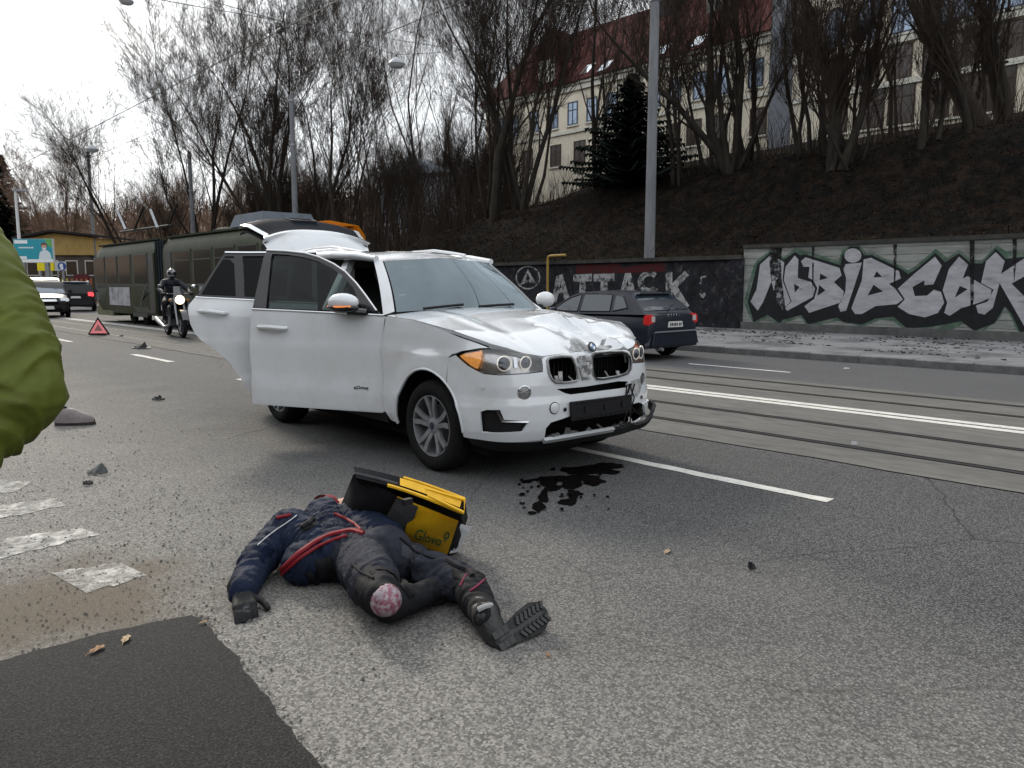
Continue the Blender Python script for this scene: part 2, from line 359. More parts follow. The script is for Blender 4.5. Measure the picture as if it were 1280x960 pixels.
for y0, y1 in ((6.45, 8.5), (13.0, 15.0), (19.5, 21.5), (26, 28)):
    sheet('lane_dash', 12.41, 12.5, y0, y1, 0.008, m_paint, road, 10, jag=0.008, seed=int(y0*10))
# worn zebra bars at the road edge, left
for c in ([(-20,600),(38,602),(20,614),(-20,618)], [(-20,634),(72,622),(80,632),(-20,652)], [(10,672),(100,660),(125,668),(-10,700)], [(60,716),(150,703),(186,718),(110,741)]):
    b = MB(); p = [gz(*q, 0.004) for q in c]
    if True:
        n = 12; L_ = [p[0].lerp(p[1], i/n) for i in range(n+1)]; R_ = [p[3].lerp(p[2], i/n) for i in range(n+1)]
        rnd = random.Random(int(c[1][0]))
        for q in L_+R_: q.x += rnd.uniform(-.012, .012); q.y += rnd.uniform(-.02, .02)
        b.add(L_+R_, [(i, n+1+i, n+2+i, i+1) for i in range(n)])
    b.build('zebra_bar', m_paint2, road)
# fresh asphalt patch at the lower left: ragged outline, a thin raised layer
def ragged(poly, amp, step, seed):
    rnd = random.Random(seed); o = []
    for i in range(len(poly)):
        a, c = Vector(poly[i]), Vector(poly[(i+1) % len(poly)]); n = max(1, int((c-a).length/step))
        for k in range(n):
            q = a.lerp(c, k/n); v = Vector((q.x*7, q.y*7, seed)); w2 = Vector((q.x*26, q.y*26, seed))
            o.append((q.x+amp*1.6*mnoise.noise(v)+amp*.8*mnoise.noise(w2)+rnd.uniform(-amp, amp)*.12, q.y+amp*1.6*mnoise.noise(v+Vector((9, 4, 2)))+amp*.8*mnoise.noise(w2+Vector((3, 8, 1)))))
    return o
pp = [gz(*q).to_2d() for q in [(-30,838),(120,795),(238,772),(258,782),(300,832),(352,900),(420,985),(500,1100),(200,1500),(-300,1300),(-200,900)]]
b = MB(); panel(b, ragged(pp, 0.009, 0.014, 4), lambda u, v: (u, v, 0.012), step=None, thick=0.012, ref=(0, 3, -9)); tag(b.build('asphalt_patch', m_patch), kind='structure')
# pavement and kerb
sheet('pavement', KERB_X+0.14, WALL_X+0.1, -30, 62, 0.135, m_pave)
kerb = MB(); kerb.bbox((KERB_X+0.02, -30, -0.1), (KERB_X+0.15, 62, 0.10)); kerb = tag(kerb.build('kerb', m_kerb), kind='structure')
kb = MB(); kb.bbox((-0.075, -0.47, -0.1), (0.075, 0.47, 0.145)); km = None
for i in range(44):
    y = -3+i*0.985
    if km is None:
        o = kb.build('kerb_stone', m_kerb, kerb)
        bm = bmesh.new(); bm.from_mesh(o.data); bmesh.ops.bevel(bm, geom=bm.edges[:], offset=0.014, segments=1, affect='EDGES'); bm.to_mesh(o.data); bm.free(); km = o.data
    else: o = bpy.data.objects.new('kerb_stone', km); COL.objects.link(o); o.parent = kerb
    o.location = (KERB_X+0.075+0.006*math.sin(i*7.3), y, 0.006*math.sin(i*3.1)); o.rotation_euler = (0, 0.01*math.sin(i*2.3), 0.006*math.sin(i*5.1))
# =================================================================== RETAINING WALLS WITH GRAFFITI
m_wallL = mat('pale formwork concrete', (0.24, 0.25, 0.235), 0.9, var=0.3, vscale=2.0, bump=0.35, bscale=25, col2=(0.11, 0.115, 0.11), c2scale=1.6, c2pos=(0.5, 0.7), stretch=(1, 0.35, 2.2))
m_wallD = mat('black painted wall', (0.02, 0.02, 0.023), 0.85, var=0.5, vscale=3.0, bump=0.4, bscale=20, col2=(0.075, 0.072, 0.075), c2scale=4.5, c2pos=(0.56, 0.72))
m_silver = mat('silver spray paint', (0.34, 0.34, 0.36), 0.75, 0.0, var=0.22, vscale=3.5, bump=0.2, bscale=30, col2=(0.12, 0.12, 0.13), c2scale=2.6, c2pos=(0.58, 0.78), stretch=(1, 0.6, 2))
m_black = mat('black spray paint', (0.010, 0.011, 0.013), 0.75, var=0.4, vscale=4)
m_green = mat('green spray paint', (0.07, 0.115, 0.085), 0.85, var=0.35, vscale=4, col2=(0.17, 0.19, 0.165), c2scale=3, c2pos=(0.45, 0.7))
m_white = mat('old white spray paint', (0.30, 0.30, 0.30), 0.85, var=0.3, vscale=4, col2=(0.035, 0.035, 0.037), c2scale=6, c2pos=(0.47, 0.60))
m_red = mat('old red spray paint', (0.075, 0.018, 0.019), 0.85, var=0.3, vscale=4, col2=(0.03, 0.02, 0.022), c2scale=4, c2pos=(0.45, 0.65))
YS = 13.05
wr = MB(); wr.bbox((WALL_X+0.06, -14, -0.2), (WALL_X+0.35, YS, 2.62))
wall_r = tag(wr.build('concrete_wall', m_wallL), 'pale concrete retaining wall covered by large silver graffiti letters', 'wall')
# formwork courses: each cast board strip stands a little proud
rnd = random.Random(8)
z = 0.0; ci = 0
while z < 2.55:
    hh = 0.21; segs = [-14]; 
    while segs[-1] < YS-0.01: segs.append(min(YS, segs[-1]+rnd.uniform(3.2, 4.6)))
    for a, c in zip(segs, segs[1:]):
        if c < -4: continue
        off = rnd.uniform(0.0, 0.004)
        q = MB(); q.bbox((WALL_X+0.0+off, a+0.004, z+0.005), (WALL_X+0.07, c-0.004, min(z+hh-0.005, 2.62))); q.build('formwork_board', m_wallL, wall_r)
    z += hh
q = MB(); q.bbox((WALL_X-0.12, -14, 0.0), (WALL_X-0.004, YS-0.05, 0.36)); q.build('wall_footing', mat('stained wall footing', (0.10, 0.10, 0.098), 0.9, var=0.35, vscale=2, bump=0.4, bscale=20), wall_r)
q = MB(); q.bbox((WALL_X-0.06, -14, 2.622), (WALL_X+0.42, YS, 2.73)); q.build('coping', mat('dark coping', (0.05, 0.048, 0.045), 0.95, var=0.4, vscale=3, bump=0.5, bscale=15), wall_r)
wl = MB(); wl.bbox((WALL_X+0.02, YS+0.01, -0.2), (WALL_X+0.35, 60, 2.30)); wall_d = tag(wl.build('dark_wall', m_wallD), 'black painted retaining wall with faded lettering behind the hatchback', 'wall')
q = MB(); q.bbox((WALL_X-0.10, YS+0.01, 2.302), (WALL_X+0.45, 60, 2.43)); q.build('coping', MATS['dark coping'], wall_d)
q = MB(); q.bbox((WALL_X-0.06, YS-0.04, 0.0), (WALL_X+0.019, YS+0.45, 2.30)); q.build('pilaster', m_wallD, wall_d)
def W5(x, y): p = onx(920+x*.28125, 280+y*.28125, WALL_X); return (p.y, p.z)
def W4(x, y): p = onx(560+x/4, 280+y/4, WALL_X); return (p.y, p.z)
def flat(name, poly, off, m, parent, holes=(), tr=W5, clipz=2.6):
    P_ = [tr(*p) for p in poly]; P_ = [(a, min(max(c, 0.02), clipz)) for a, c in P_]
    H_ = [[tr(*p) for p in h] for h in holes]
    q = MB(); panel(q, P_, lambda u, v: (WALL_X-off, u, v), holes=H_, step=None, thick=0.002, ref=(WALL_X+5, 0, 0)); return q.build(name, m, parent)
def ext(poly): return poly
green = [(35,345),(80,180),(95,160),(158,112),(212,150),(262,108),(300,118),(330,122),(455,168),(470,120),(505,92),(550,95),(580,130),(610,128),(735,188),(765,205),(800,185),(888,110),(940,150),(992,115),(1050,160),(1095,160),(1160,95),(1200,120),(1330,128),(1420,260),(1400,500),(1260,490),(1215,400),(1195,370),(1170,420),(1080,490),(1030,430),(960,470),(880,470),(760,480),(700,430),(640,425),(560,460),(520,445),(450,430),(320,460),(285,415),(215,440),(190,450),(140,415),(80,445),(55,400)]
flat('graffiti_halo', green, 0.003, m_green, wall_r)
blackp = [(52,348),(95,180),(105,168),(158,123),(212,160),(262,124),(285,140),(310,135),(465,183),(472,140),(505,100),(545,100),(570,140),(605,138),(735,200),(765,222),(805,198),(886,128),(930,170),(992,130),(1045,175),(1095,175),(1156,110),(1200,155),(1330,140),(1400,260),(1380,480),(1262,478),(1225,400),(1195,365),(1150,440),(1060,475),(1000,432),(880,455),(760,465),(700,412),(620,420),(560,447),(480,437),(450,415),(320,446),(290,405),(210,425),(195,441),(140,403),(80,436)]
flat('graffiti_outline', blackp, 0.006, m_black, wall_r)
def L_(poly, holes=()): flat('graffiti_letter', poly, 0.009, m_silver, wall_r, holes)
L_([(158,135),(215,170),(207,250),(243,345),(208,380),(185,355),(158,255),(122,345),(97,385),(65,345),(92,290),(108,180)])
L_([(262,140),(278,158),(275,240),(335,258),(352,288),(341,325),(230,385),(216,375),(248,345),(213,250),(221,190)], [[(258,265),(283,280),(262,305)]])
L_([(290,165),(310,148),(460,195),(470,228),(436,258),(480,300),(468,348),(325,395),(305,365),(348,333),(362,285),(344,250),(322,238),(328,190),(300,190)], [[(375,220),(410,240),(372,250)], [(370,270),(398,295),(362,320)]])
L_(circ(520,140,38,18,32))
L_([(488,178),(560,172),(553,195),(490,385),(465,390),(455,365),(487,300),(490,240),(478,200)])
L_([(568,158),(600,150),(725,210),(733,242),(680,266),(706,285),(743,335),(715,356),(620,365),(560,400),(530,400),(513,375),(560,250)], [[(625,210),(650,235),(612,238)], [(612,270),(655,300),(585,318)]])
L_([(885,145),(915,185),(878,268),(838,272),(838,250),(785,280),(795,320),(850,318),(880,292),(912,302),(926,350),(898,395),(840,415),(770,400),(719,368),(751,335),(720,287),(800,215)])
L_([(992,145),(1032,180),(1008,242),(1030,232),(1136,292),(1130,328),(1088,347),(1000,375),(950,408),(926,395),(939,350),(919,295),(947,200)], [[(995,275),(1030,290),(972,328)]])
L_([(1155,125),(1195,165),(1178,222),(1285,150),(1330,205),(1225,265),(1345,385),(1282,455),(1172,262),(1142,372),(1105,403),(1076,395),(1067,362),(1118,345),(1146,292),(1090,262),(1112,165)])
L_([(1350,180),(1400,160),(1440,260),(1420,400),(1370,420)])
m_stain = mat('dark rust stain', (.022, .021, .022), .9, var=.4, vscale=6); worn(m_stain, 4.5, .40, .62)
for poly in ([(150,96),(206,96),(200,160),(204,250),(222,380),(190,372),(170,300),(176,250),(158,255),(150,190)], [(1040,60),(1062,60),(1058,330),(1044,420)], [(338,96),(350,96),(346,230),(340,300)], [(700,90),(716,90),(712,210),(704,300)], [(20,450),(1300,500),(1300,530),(20,485)], [(1230,60),(1250,60),(1244,200),(1236,260)]): flat('water_stain', poly, .0125, m_stain, wall_r)
# faded letters on the dark wall
def D_(poly, m=m_white, holes=(), off=0.003, name='faded_letter'): flat(name, poly, off, m, wall_d, holes, tr=W4, clipz=2.28)
D_([(640,195),(860,192),(862,218),(1085,186),(1085,238),(860,246),(640,248)], m_red, off=-0.014, name='red_paint_block')
off_ = -0.017
def D2(poly, holes=(), m=m_white): flat('faded_letter', poly, off_, m, wall_d, holes, tr=W4, clipz=2.28)
D2([(625,253),(718,248),(718,286),(688,287),(686,372),(655,374),(656,288),(625,288)])
D2([(726,250),(830,247),(830,285),(796,286),(794,372),(760,374),(762,287),(726,287)])
D2([(885,240),(912,240),(940,370),(912,372),(905,335),(885,336),(876,374),(850,376)], [[(897,275),(902,312),(888,312)]])
ring = [(1005+58*math.cos(R(a)), 290+56*math.sin(R(a))) for a in range(40, 325, 15)]+[(1005+30*math.cos(R(a)), 290+30*math.sin(R(a))) for a in range(320, 39, -15)]
D2(ring)
D2([(1087,245),(1120,240),(1120,296),(1182,234),(1204,256),(1146,315),(1206,410),(1172,424),(1120,340),(1120,425),(1088,420)])
D2([(540,262),(570,250),(610,385),(582,390),(572,345),(552,347),(540,392),(515,395)], [[(560,290),(566,322),(556,322)]])
em = [(398+62*math.cos(R(a)), 268+60*math.sin(R(a))) for a in range(0, 360, 20)]
D2(em, [[(398+55*math.cos(R(a)), 268+53*math.sin(R(a))) for a in range(0, 360, 20)]])
D2([(398,225),(418,262),(440,300),(398,290),(360,305),(380,262)], [[(398,248),(410,275),(398,282),(386,275)]])
D2([(1255,300),(1262,262),(1290,258),(1285,266),(1268,270),(1264,300)]); D2([(1256,345),(1258,362),(1275,372),(1288,352),(1280,342),(1270,352)])
# yellow gas pipe rising in front of the dark wall
m_ypipe = mat('mustard pipe paint', (0.30, 0.19, 0.03), 0.55, var=0.25, vscale=8)
p0 = onx(684.5, 375, WALL_X-0.25); zt = onx(684.5, 320, WALL_X-0.25).z
pe = onx(707, 319.5, WALL_X-0.2)
q = MB(); q.tube([(p0.x, p0.y, 0.13), (p0.x, p0.y, zt-0.12), (p0.x, p0.y-0.04, zt-0.03), (p0.x, p0.y-0.13, zt), (p0.x+0.04, pe.y, zt+0.01)], 0.05, 10)
q.tube([(p0.x, p0.y, 0.9), (p0.x, p0.y, 0.98)], 0.075, 10)
tag(q.build('gas_pipe', m_ypipe, smooth=True, org=(p0.x, p0.y, 0.13)), 'mustard yellow gas pipe bent over at top against black wall', 'pipe')
# litter on the pavement (dead leaves in drifts)
m_litter = mat('dead leaf litter', (0.022, 0.019, 0.017), 0.95, var=0.5, vscale=20)
rnd = random.Random(5); q = MB()
for cl in range(85):
    cy = rnd.uniform(-2, 22); cx = KERB_X+0.6+rnd.random()**0.8*6.0
    for k in range(rnd.randint(4, 22)):
        x = cx+rnd.gauss(0, 0.12); y = cy+rnd.gauss(0, 0.45); s = rnd.uniform(0.02, 0.065); a = rnd.uniform(0, 6.3)
        if not KERB_X+0.2 < x < WALL_X-0.15: continue
        c, s_ = math.cos(a)*s, math.sin(a)*s
        q.add([(x+c, y+s_, 0.139), (x-s_*.6, y+c*.6, 0.139+rnd.uniform(.004, .03)), (x-c, y-s_, 0.140), (x+s_*.6, y-c*.6, 0.139+rnd.uniform(.004, .025))], [(0, 1, 2, 3)])
tag(q.build('leaf_litter', m_litter, recalc=False), kind='stuff')
# litter, twigs and tufts on the bank
q = MB(); m_bl = mat('bank leaf litter', (0.022, 0.014, 0.0095), 0.97, var=0.7, vscale=3)
for k in range(30000):
    y = rnd.uniform(0, 48); x = WALL_X+0.35+rnd.random()*10; s = rnd.uniform(0.015, 0.045)*(1+y/60); z = T(x, y)+0.01; a = rnd.uniform(0, 6.3)
    c, s_ = math.cos(a)*s, math.sin(a)*s; d = rnd.uniform(.0, .06)
    q.add([(x+c, y+s_, z+0.02), (x-s_*.6, y+c*.6, z+d), (x-c, y-s_, z+0.01), (x+s_*.6, y-c*.6, z+d+.02)], [(0, 1, 2, 3)])
for k in range(900):
    y = rnd.uniform(0, 48); x = WALL_X+0.4+rnd.random()*9; z = T(x, y); a = rnd.uniform(0, 6.3); L = rnd.uniform(.2, .9)
    q.tube([(x, y, z), (x+math.cos(a)*L*.5, y+math.sin(a)*L*.5, z+rnd.uniform(.05, .35)), (x+math.cos(a)*L, y+math.sin(a)*L, z+rnd.uniform(0, .5))], [.012, .009, .004], 3, caps=False)
tag(q.build('bank_litter', m_bl, recalc=False), kind='stuff')

q = MB(); m_pl = mat('pale dead leaves', (.075, .055, .036), .95, var=.5, vscale=9)
for k in range(1500):
    y = rnd.uniform(0, 46); x = WALL_X+0.4+rnd.random()**1.6*9; s = rnd.uniform(0.02, 0.055); z = T(x, y)+.015; a = rnd.uniform(0, 6.3); c, s_ = math.cos(a)*s, math.sin(a)*s
    q.add([(x+c, y+s_, z+0.02), (x-s_*.6, y+c*.6, z+rnd.uniform(0, .05)), (x-c, y-s_, z+0.01), (x+s_*.6, y-c*.6, z+.03)], [(0, 1, 2, 3)])
tag(q.build('fallen_leaves', m_pl, recalc=False), kind='stuff')
q = MB(); m_dg = mat('dry grass', (.042, .036, .020), .95, var=.4, vscale=3)
for k in range(420):
    y = rnd.uniform(0, 46); x = WALL_X+0.35+rnd.random()**1.8*8; z = T(x, y)
    for j in range(9):
        a = rnd.uniform(0, 6.3); L = rnd.uniform(.10, .34); bx = x+rnd.gauss(0, .07); by = y+rnd.gauss(0, .07); dx, dy = math.cos(a)*L*.6, math.sin(a)*L*.6
        q.add([(bx-.008, by, z), (bx+.008, by, z), (bx+dx, by+dy, z+L)], [(0, 1, 2)])
tag(q.build('dry_grass', m_dg, recalc=False), kind='stuff')
# =================================================================== CREAM BUILDING ON THE HILL
BX = 46.0
def B_(px, py): p = onx(px, py, BX); return p.y, p.z
m_cream = mat('cream render', (0.70, 0.63, 0.51), 0.9, var=0.12, vscale=0.8, bump=0.15, bscale=12, col2=(0.50, 0.48, 0.41), c2scale=0.5, c2pos=(0.5, 0.75))
m_trim = mat('pale stone trim', (0.62, 0.60, 0.53), 0.85, var=0.12, vscale=2)
m_tile = mat('red clay roof tile', (0.095, 0.036, 0.033), 0.8, var=0.3, vscale=2.5, bump=0.5, bscale=20, stretch=(1, 3, 1))
m_frame = mat('blue window frame', (0.025, 0.04, 0.07), 0.5)
m_frameb = mat('brown window frame', (0.06, 0.04, 0.03), 0.6)
m_pane = mat('window glass', (0.22, 0.27, 0.34), 0.05, 0.7, var=0.25, vscale=0.7)
m_paneD = mat('dim window glass', (0.045, 0.032, 0.024), 0.25, spec=0.6)
m_skyl = mat('skylight glass', (0.7, 0.75, 0.8), 0.05, 0.9)
m_grey = mat('grey render', (0.17, 0.18, 0.20), 0.9, var=0.2, vscale=2)
bld = empty('cream_building', (BX, 25, 8), 0, 'long cream building with red tiled roof and blue framed windows above the bank', 'building')
def bb(mb, name, m, parent=bld, **k): mb.v = [(a-BX, b_-25, c-8) for a, b_, c in mb.v]; return mb.build(name, m, parent, **k)
eave = B_(955, 47)[1]; Y0 = B_(1000, 60)[0]; YE = B_(607, 130)[0]
q = MB(); q.bbox((BX, Y0, 5), (BX+13, YE, eave)); wall = bb(q, 'wall', m_cream)
q = MB(); q.bbox((BX-0.35, Y0, eave), (BX-0.0, YE+0.3, eave+0.22)); q.bbox((BX-0.2, Y0, eave-0.4), (BX-0.0, YE+0.2, eave-0.002)); bb(q, 'cornice', m_trim)
zc = B_(902, 122)[1]-0.18
q = MB(); q.bbox((BX-0.14, Y0, zc-0.25), (BX-0.001, YE, zc)); bb(q, 'string_course', m_trim)
ridge = eave+6.6
q = MB(); q.add([(BX-0.5, Y0-1, eave+0.2), (BX-0.5, YE+0.4, eave+0.2), (BX+6.5, YE+0.4, ridge), (BX+6.5, Y0-1, ridge), (BX+13.4, YE+0.4, eave+0.2), (BX+13.4, Y0-1, eave+0.2)], [(0,1,2,3),(3,2,4,5),(1,4,2),(0,3,5)])
roof = bb(q, 'roof', m_tile)
# tile courses: raised ribs across the front slope
q = MB(); n = 46
for i in range(n):
    t = (i+0.5)/n; x = BX-0.5+7*t; z = eave+0.2+6.4*t
    q.box((x, (Y0-1+YE+0.4)/2, z+0.03), (0.14, YE-Y0+1.3, 0.05), Matrix.Rotation(-math.atan2(6.4, 7), 3, 'Y'))
tag(bb(q, 'tile_course', m_tile), kind='stuff')
def window(y, z, w, h, arched=False, fr=m_frame, gl=m_pane, x=BX, cross=True):
    q = MB(); t = 0.09; X = x-0.03
    top = [(y+w/2*math.cos(R(a)), z+h/2+w/2*math.sin(R(a))*0.8) for a in range(0, 181, 20)] if arched else [(y+w/2, z+h/2), (y-w/2, z+h/2)]
    poly = [(y-w/2, z-h/2), (y+w/2, z-h/2)]+top
    cx, cz = y, z
    inn = [(cx+(a-cx)*(1-2*t/w), cz+(c-cz)*(1-2*t/h)) for a, c in poly]
    panel(q, poly, lambda u, v: (X-0.02, u, v), holes=[inn], step=None, thick=0.1, ref=(X+50, y, z))
    if cross:
        q.bbox((X-0.012, y-0.035, z-h/2+0.05), (X+0.05, y+0.035, z+h/2+(w*0.36 if arched else 0)-0.03)); q.bbox((X-0.01, y-w/2+0.05, z+h*0.12), (X+0.05, y-0.036, z+h*0.12+0.07)); q.bbox((X-0.01, y+0.036, z+h*0.12), (X+0.05, y+w/2-0.05, z+h*0.12+0.07))
    f = bb(q, 'window', fr)
    q = MB(); panel(q, inn, lambda u, v: (X+0.012, u, v), step=None); bb(q, 'pane', gl, f)
    q = MB(); q.bbox((x-0.14, y-w/2-0.1, z-h/2-0.13), (x-0.001, y+w/2+0.1, z-h/2-0.02)); bb(q, 'sill', m_trim, f)
    return f
wsz = 1.05, 1.75
for px, py in ((844, 110), (875, 105), (902, 100), (945, 88), (818, 122), (790, 128), (765, 133), (740, 136), (716, 140), (692, 142), (668, 142), (643, 143), (624, 148), (972, 82)):
    y, z = B_(px, py); window(y, B_(902, 101)[1], *wsz)
for px in (868, 900, 842, 948, 815, 975, 785, 755, 725, 695, 660, 630):
    y, z = B_(px, 150); window(y, B_(900, 160)[1], 1.2, 1.7, fr=m_frameb, gl=m_paneD)
for px, py in ((872, 48), (826, 60), (730, 82), (755, 80)):
    p = B_(px, py); t = (p[1]-eave-0.2)/6.4*0.75
    q = MB(); q.box((BX-0.5+7*t, p[0], eave+0.28+6.4*t), (1.3, 0.9, 0.1), Matrix.Rotation(-math.atan2(6.4, 7), 3, 'Y')); bb(q, 'skylight', m_skyl, roof)
y = B_(785, 40)[0]; q = MB(); q.bbox((BX+4.5, y-0.9, ridge-2), (BX+6.2, y+0.9, ridge+0.9)); q.bbox((BX+4.4, y-1.0, ridge+0.91), (BX+6.3, y+1.0, ridge+1.15)); bb(q, 'chimney', mat('soot brick', (0.04, 0.035, 0.035), 0.9, var=0.3), roof)
y = B_(865, 5)[0]; q = MB(); q.bbox((BX+3.2, y-1.0, ridge-3), (BX+4.8, y+1.0, ridge+2.2)); bb(q, 'chimney', mat('grey chimney', (0.2, 0.19, 0.18), 0.9, var=0.3), roof)
# pointed gable near the far end
yg = B_(690, 60)[0]; zt = B_(690, 42)[1]
q = MB(); a, c = yg-3.2, yg+3.2
q.add([(BX-0.55, a, eave+0.15), (BX-0.55, c, eave+0.15), (BX-0.55, yg, zt+0.4), (BX+5.5, yg, zt+0.4), (BX+0.5, a, eave+0.5), (BX+0.5, c, eave+0.5)], [(0,1,2),(0,2,3,4),(1,5,3,2)]); bb(q, 'gable', m_tile, roof)
q = MB(); q.bbox((BX-0.6, yg-0.9, eave+0.6), (BX-0.551, yg+0.9, eave+2.3)); bb(q, 'gable_vent', m_trim, roof)
# right wing: taller, projecting, with a grey corner strip and arched upper windows
yT0 = B_(1003, 100)[0]; yT1 = B_(976, 100)[0]
q = MB(); q.bbox((BX-1.2, -25, 5), (BX+13, yT0, eave+5.5)); wing = bb(q, 'wing_wall', m_cream)
q = MB(); q.bbox((BX-1.35, yT0+0.0, 5), (BX+6, yT1, eave+4.2)); bb(q, 'corner_tower', m_grey)
q = MB(); q.add([(BX-1.7, -26, eave+5.5), (BX-1.7, yT0+.5, eave+5.5), (BX+6, yT0-3, eave+10), (BX+6, -26, eave+10), (BX+14, yT0+.5, eave+5.5), (BX+14, -26, eave+5.5)], [(0,1,2,3),(3,2,4,5),(1,4,2),(0,3,5)]); bb(q, 'wing_roof', m_tile)
XW = BX-1.2
def WB(px, py): p = onx(px, py, XW); return p.y, p.z
for px, py in ((1088, 15), (1130, 16), (1045, 25), (1172, 8), (1207, 4), (1245, -3), (1280, -10)):
    y, z = WB(px, py); window(y, WB(1130, 20)[1], 1.25, 1.7, True, x=XW)
for px, py in ((1125, 75), (1085, 82), (1045, 88), (1170, 68), (1210, 62), (1242, 56), (1278, 50)):
    y, z = WB(px, py); window(y, WB(1125, 78)[1], 1.3, 1.9, fr=m_frameb, gl=m_paneD, x=XW)
for px, py in ((1127, 125), (1090, 130), (1045, 136), (1170, 120), (1212, 112), (1250, 105)):
    y, z = WB(px, py); window(y, WB(1127, 128)[1], 1.4, 2.3, fr=m_frameb, gl=m_paneD, x=XW)
for zz in (WB(1125, 50)[1], WB(1125, 103)[1]):
    q = MB(); q.bbox((XW-0.13, -25, zz-0.15), (XW-0.001, yT0, zz+0.15)); bb(q, 'string_course', m_trim)
# pale blue-white house further along
m_bw = mat('pale blue house wall', (0.50, 0.55, 0.62), 0.8, var=0.1)
p = depth(548, 232, 75)
hs = empty('small_house', (p.x, p.y, 0), R(15), 'small pale blue house half hidden behind bare trees', 'house')
zz = p.z; q = MB(); q.bbox((-4, -4, 4), (4, 4, zz+0.5)); q.build('wall', m_bw, hs)
q = MB(); q.add([(-4.4, -4.4, zz+0.5), (4.4, -4.4, zz+0.5), (4.4, 4.4, zz+0.5), (-4.4, 4.4, zz+0.5), (-4.4, 0, zz+2.2), (4.4, 0, zz+2.2)], [(0,1,5,4),(2,3,4,5),(1,2,5),(3,0,4),(0,3,2,1)]); q.build('roof', mat('light metal roof', (0.5, 0.56, 0.64), 0.4, 0.3), hs)
for k in (-2.3, 0, 2.3):
    q = MB(); q.bbox((k-0.5, -4.05, zz-1.4), (k+0.5, -3.99, zz-0.1)); f = q.build('window', m_frame, hs)
    q = MB(); q.bbox((k-0.42, -4.07, zz-1.32), (k+0.42, -4.051, zz-0.18)); q.build('pane', m_pane, f)
# =================================================================== TREES
m_bark = mat('dark bark', (0.028, 0.024, 0.020), 0.95, var=0.4, vscale=6, bump=0.6, bscale=25, stretch=(1, 1, 0.3))
m_twig = mat('twigs', (0.034, 0.026, 0.021), 0.95)
m_bark2 = mat('brown bark', (0.09, 0.065, 0.05), 0.95, var=0.3, vscale=3)
m_twig2 = mat('brown twigs', (0.15, 0.10, 0.072), 0.95)
def grow(seed, stems, depth_max=5, twist=0.26, dens=1.0, up=0.32, low0=0.25, l1=1.0):
    """stems: list of (base, direction, length, radius). Returns trunk MB and crown MB."""
    rnd = random.Random(seed); tk, cr = MB(), MB(); tmin = 0.0065
    def branch(p, d, L, r, lev):
        n = 4 if lev < 2 else (3 if lev < 4 else 2); pts = [p]; rr = [r]; dd = d.copy(); nodes = []
        for i in range(n):
            dd = (dd + Vector((rnd.gauss(0, twist), rnd.gauss(0, twist), rnd.gauss(0, twist*.6)+up*0.35))*0.45).normalized()
            pts.append(pts[-1]+dd*(L/n)); rr.append(max(tmin*.6, r*(1-0.72*(i+1)/n))); nodes.append((pts[-1], dd.copy(), rr[-1]))
        (tk if lev == 0 else cr).tube(pts, rr, 8 if lev == 0 else (5 if lev == 1 else 3), caps=False)
        if lev >= depth_max: return
        nb = int(round((7 if lev == 0 else 5.2 if lev == 1 else 4.6 if lev == 2 else 3.6)*dens))
        for k in range(nb):
            t = rnd.uniform(low0 if lev == 0 else 0.15, 1.0); i = min(n-1, int(t*n)); f = t*n-i
            q = pts[i].lerp(pts[i+1], f); rad = rr[i]+(rr[i+1]-rr[i])*f
            ax = dd.orthogonal().normalized(); ax.rotate(Matrix.Rotation(rnd.uniform(0, 6.3), 3, nodes[i][1]))
            ang = rnd.uniform(0.25, 0.80); nd = (nodes[i][1]*math.cos(ang)+ax*math.sin(ang)+Vector((0, 0, up*0.6))).normalized()
            branch(q, nd, L*(l1 if lev == 0 else 1)*rnd.uniform(0.38, 0.70)*(1.08-0.35*t), max(tmin, rad*rnd.uniform(0.30, 0.52)), lev+1)
        q, nd, rad = nodes[-1]; branch(q, nd, L*0.5, max(tmin, rad*0.9), lev+1)
    for s in stems: branch(Vector(s[0]), Vector(s[1]).normalized(), s[2], s[3], 0)
    return tk, cr
def tree_obj(loc, seed, stems, label, group=None, mats=(m_bark, m_twig), name='bare_tree', rz=0, **k):
    t = empty(name, loc, rz, label, 'tree', group); tk, cr = grow(seed, stems, **k)
    tk.build('trunk', mats[0], t, smooth=True, angle=60, recalc=False); cr.build('crown', mats[1], t, recalc=False); return t
def cam_right(p): return Vector((RT.x, RT.y, 0))
def stems_to(base, targets, r=0.12, spread=0.25, frac=1.0):
    """stems leaning so that each tip rises through the given pixels at about the tree's own distance."""
    d = (base-EYE).dot(FW); o = []; rnd = random.Random(int(base.x*100))
    for (px, py, rr) in targets:
        tip = depth(px, py, d+rnd.uniform(-0.8, 0.8)); v = tip-base; o.append((Vector((rnd.uniform(-spread, spread), rnd.uniform(-spread, spread), -0.3)), v, v.length*frac, rr))
    return o
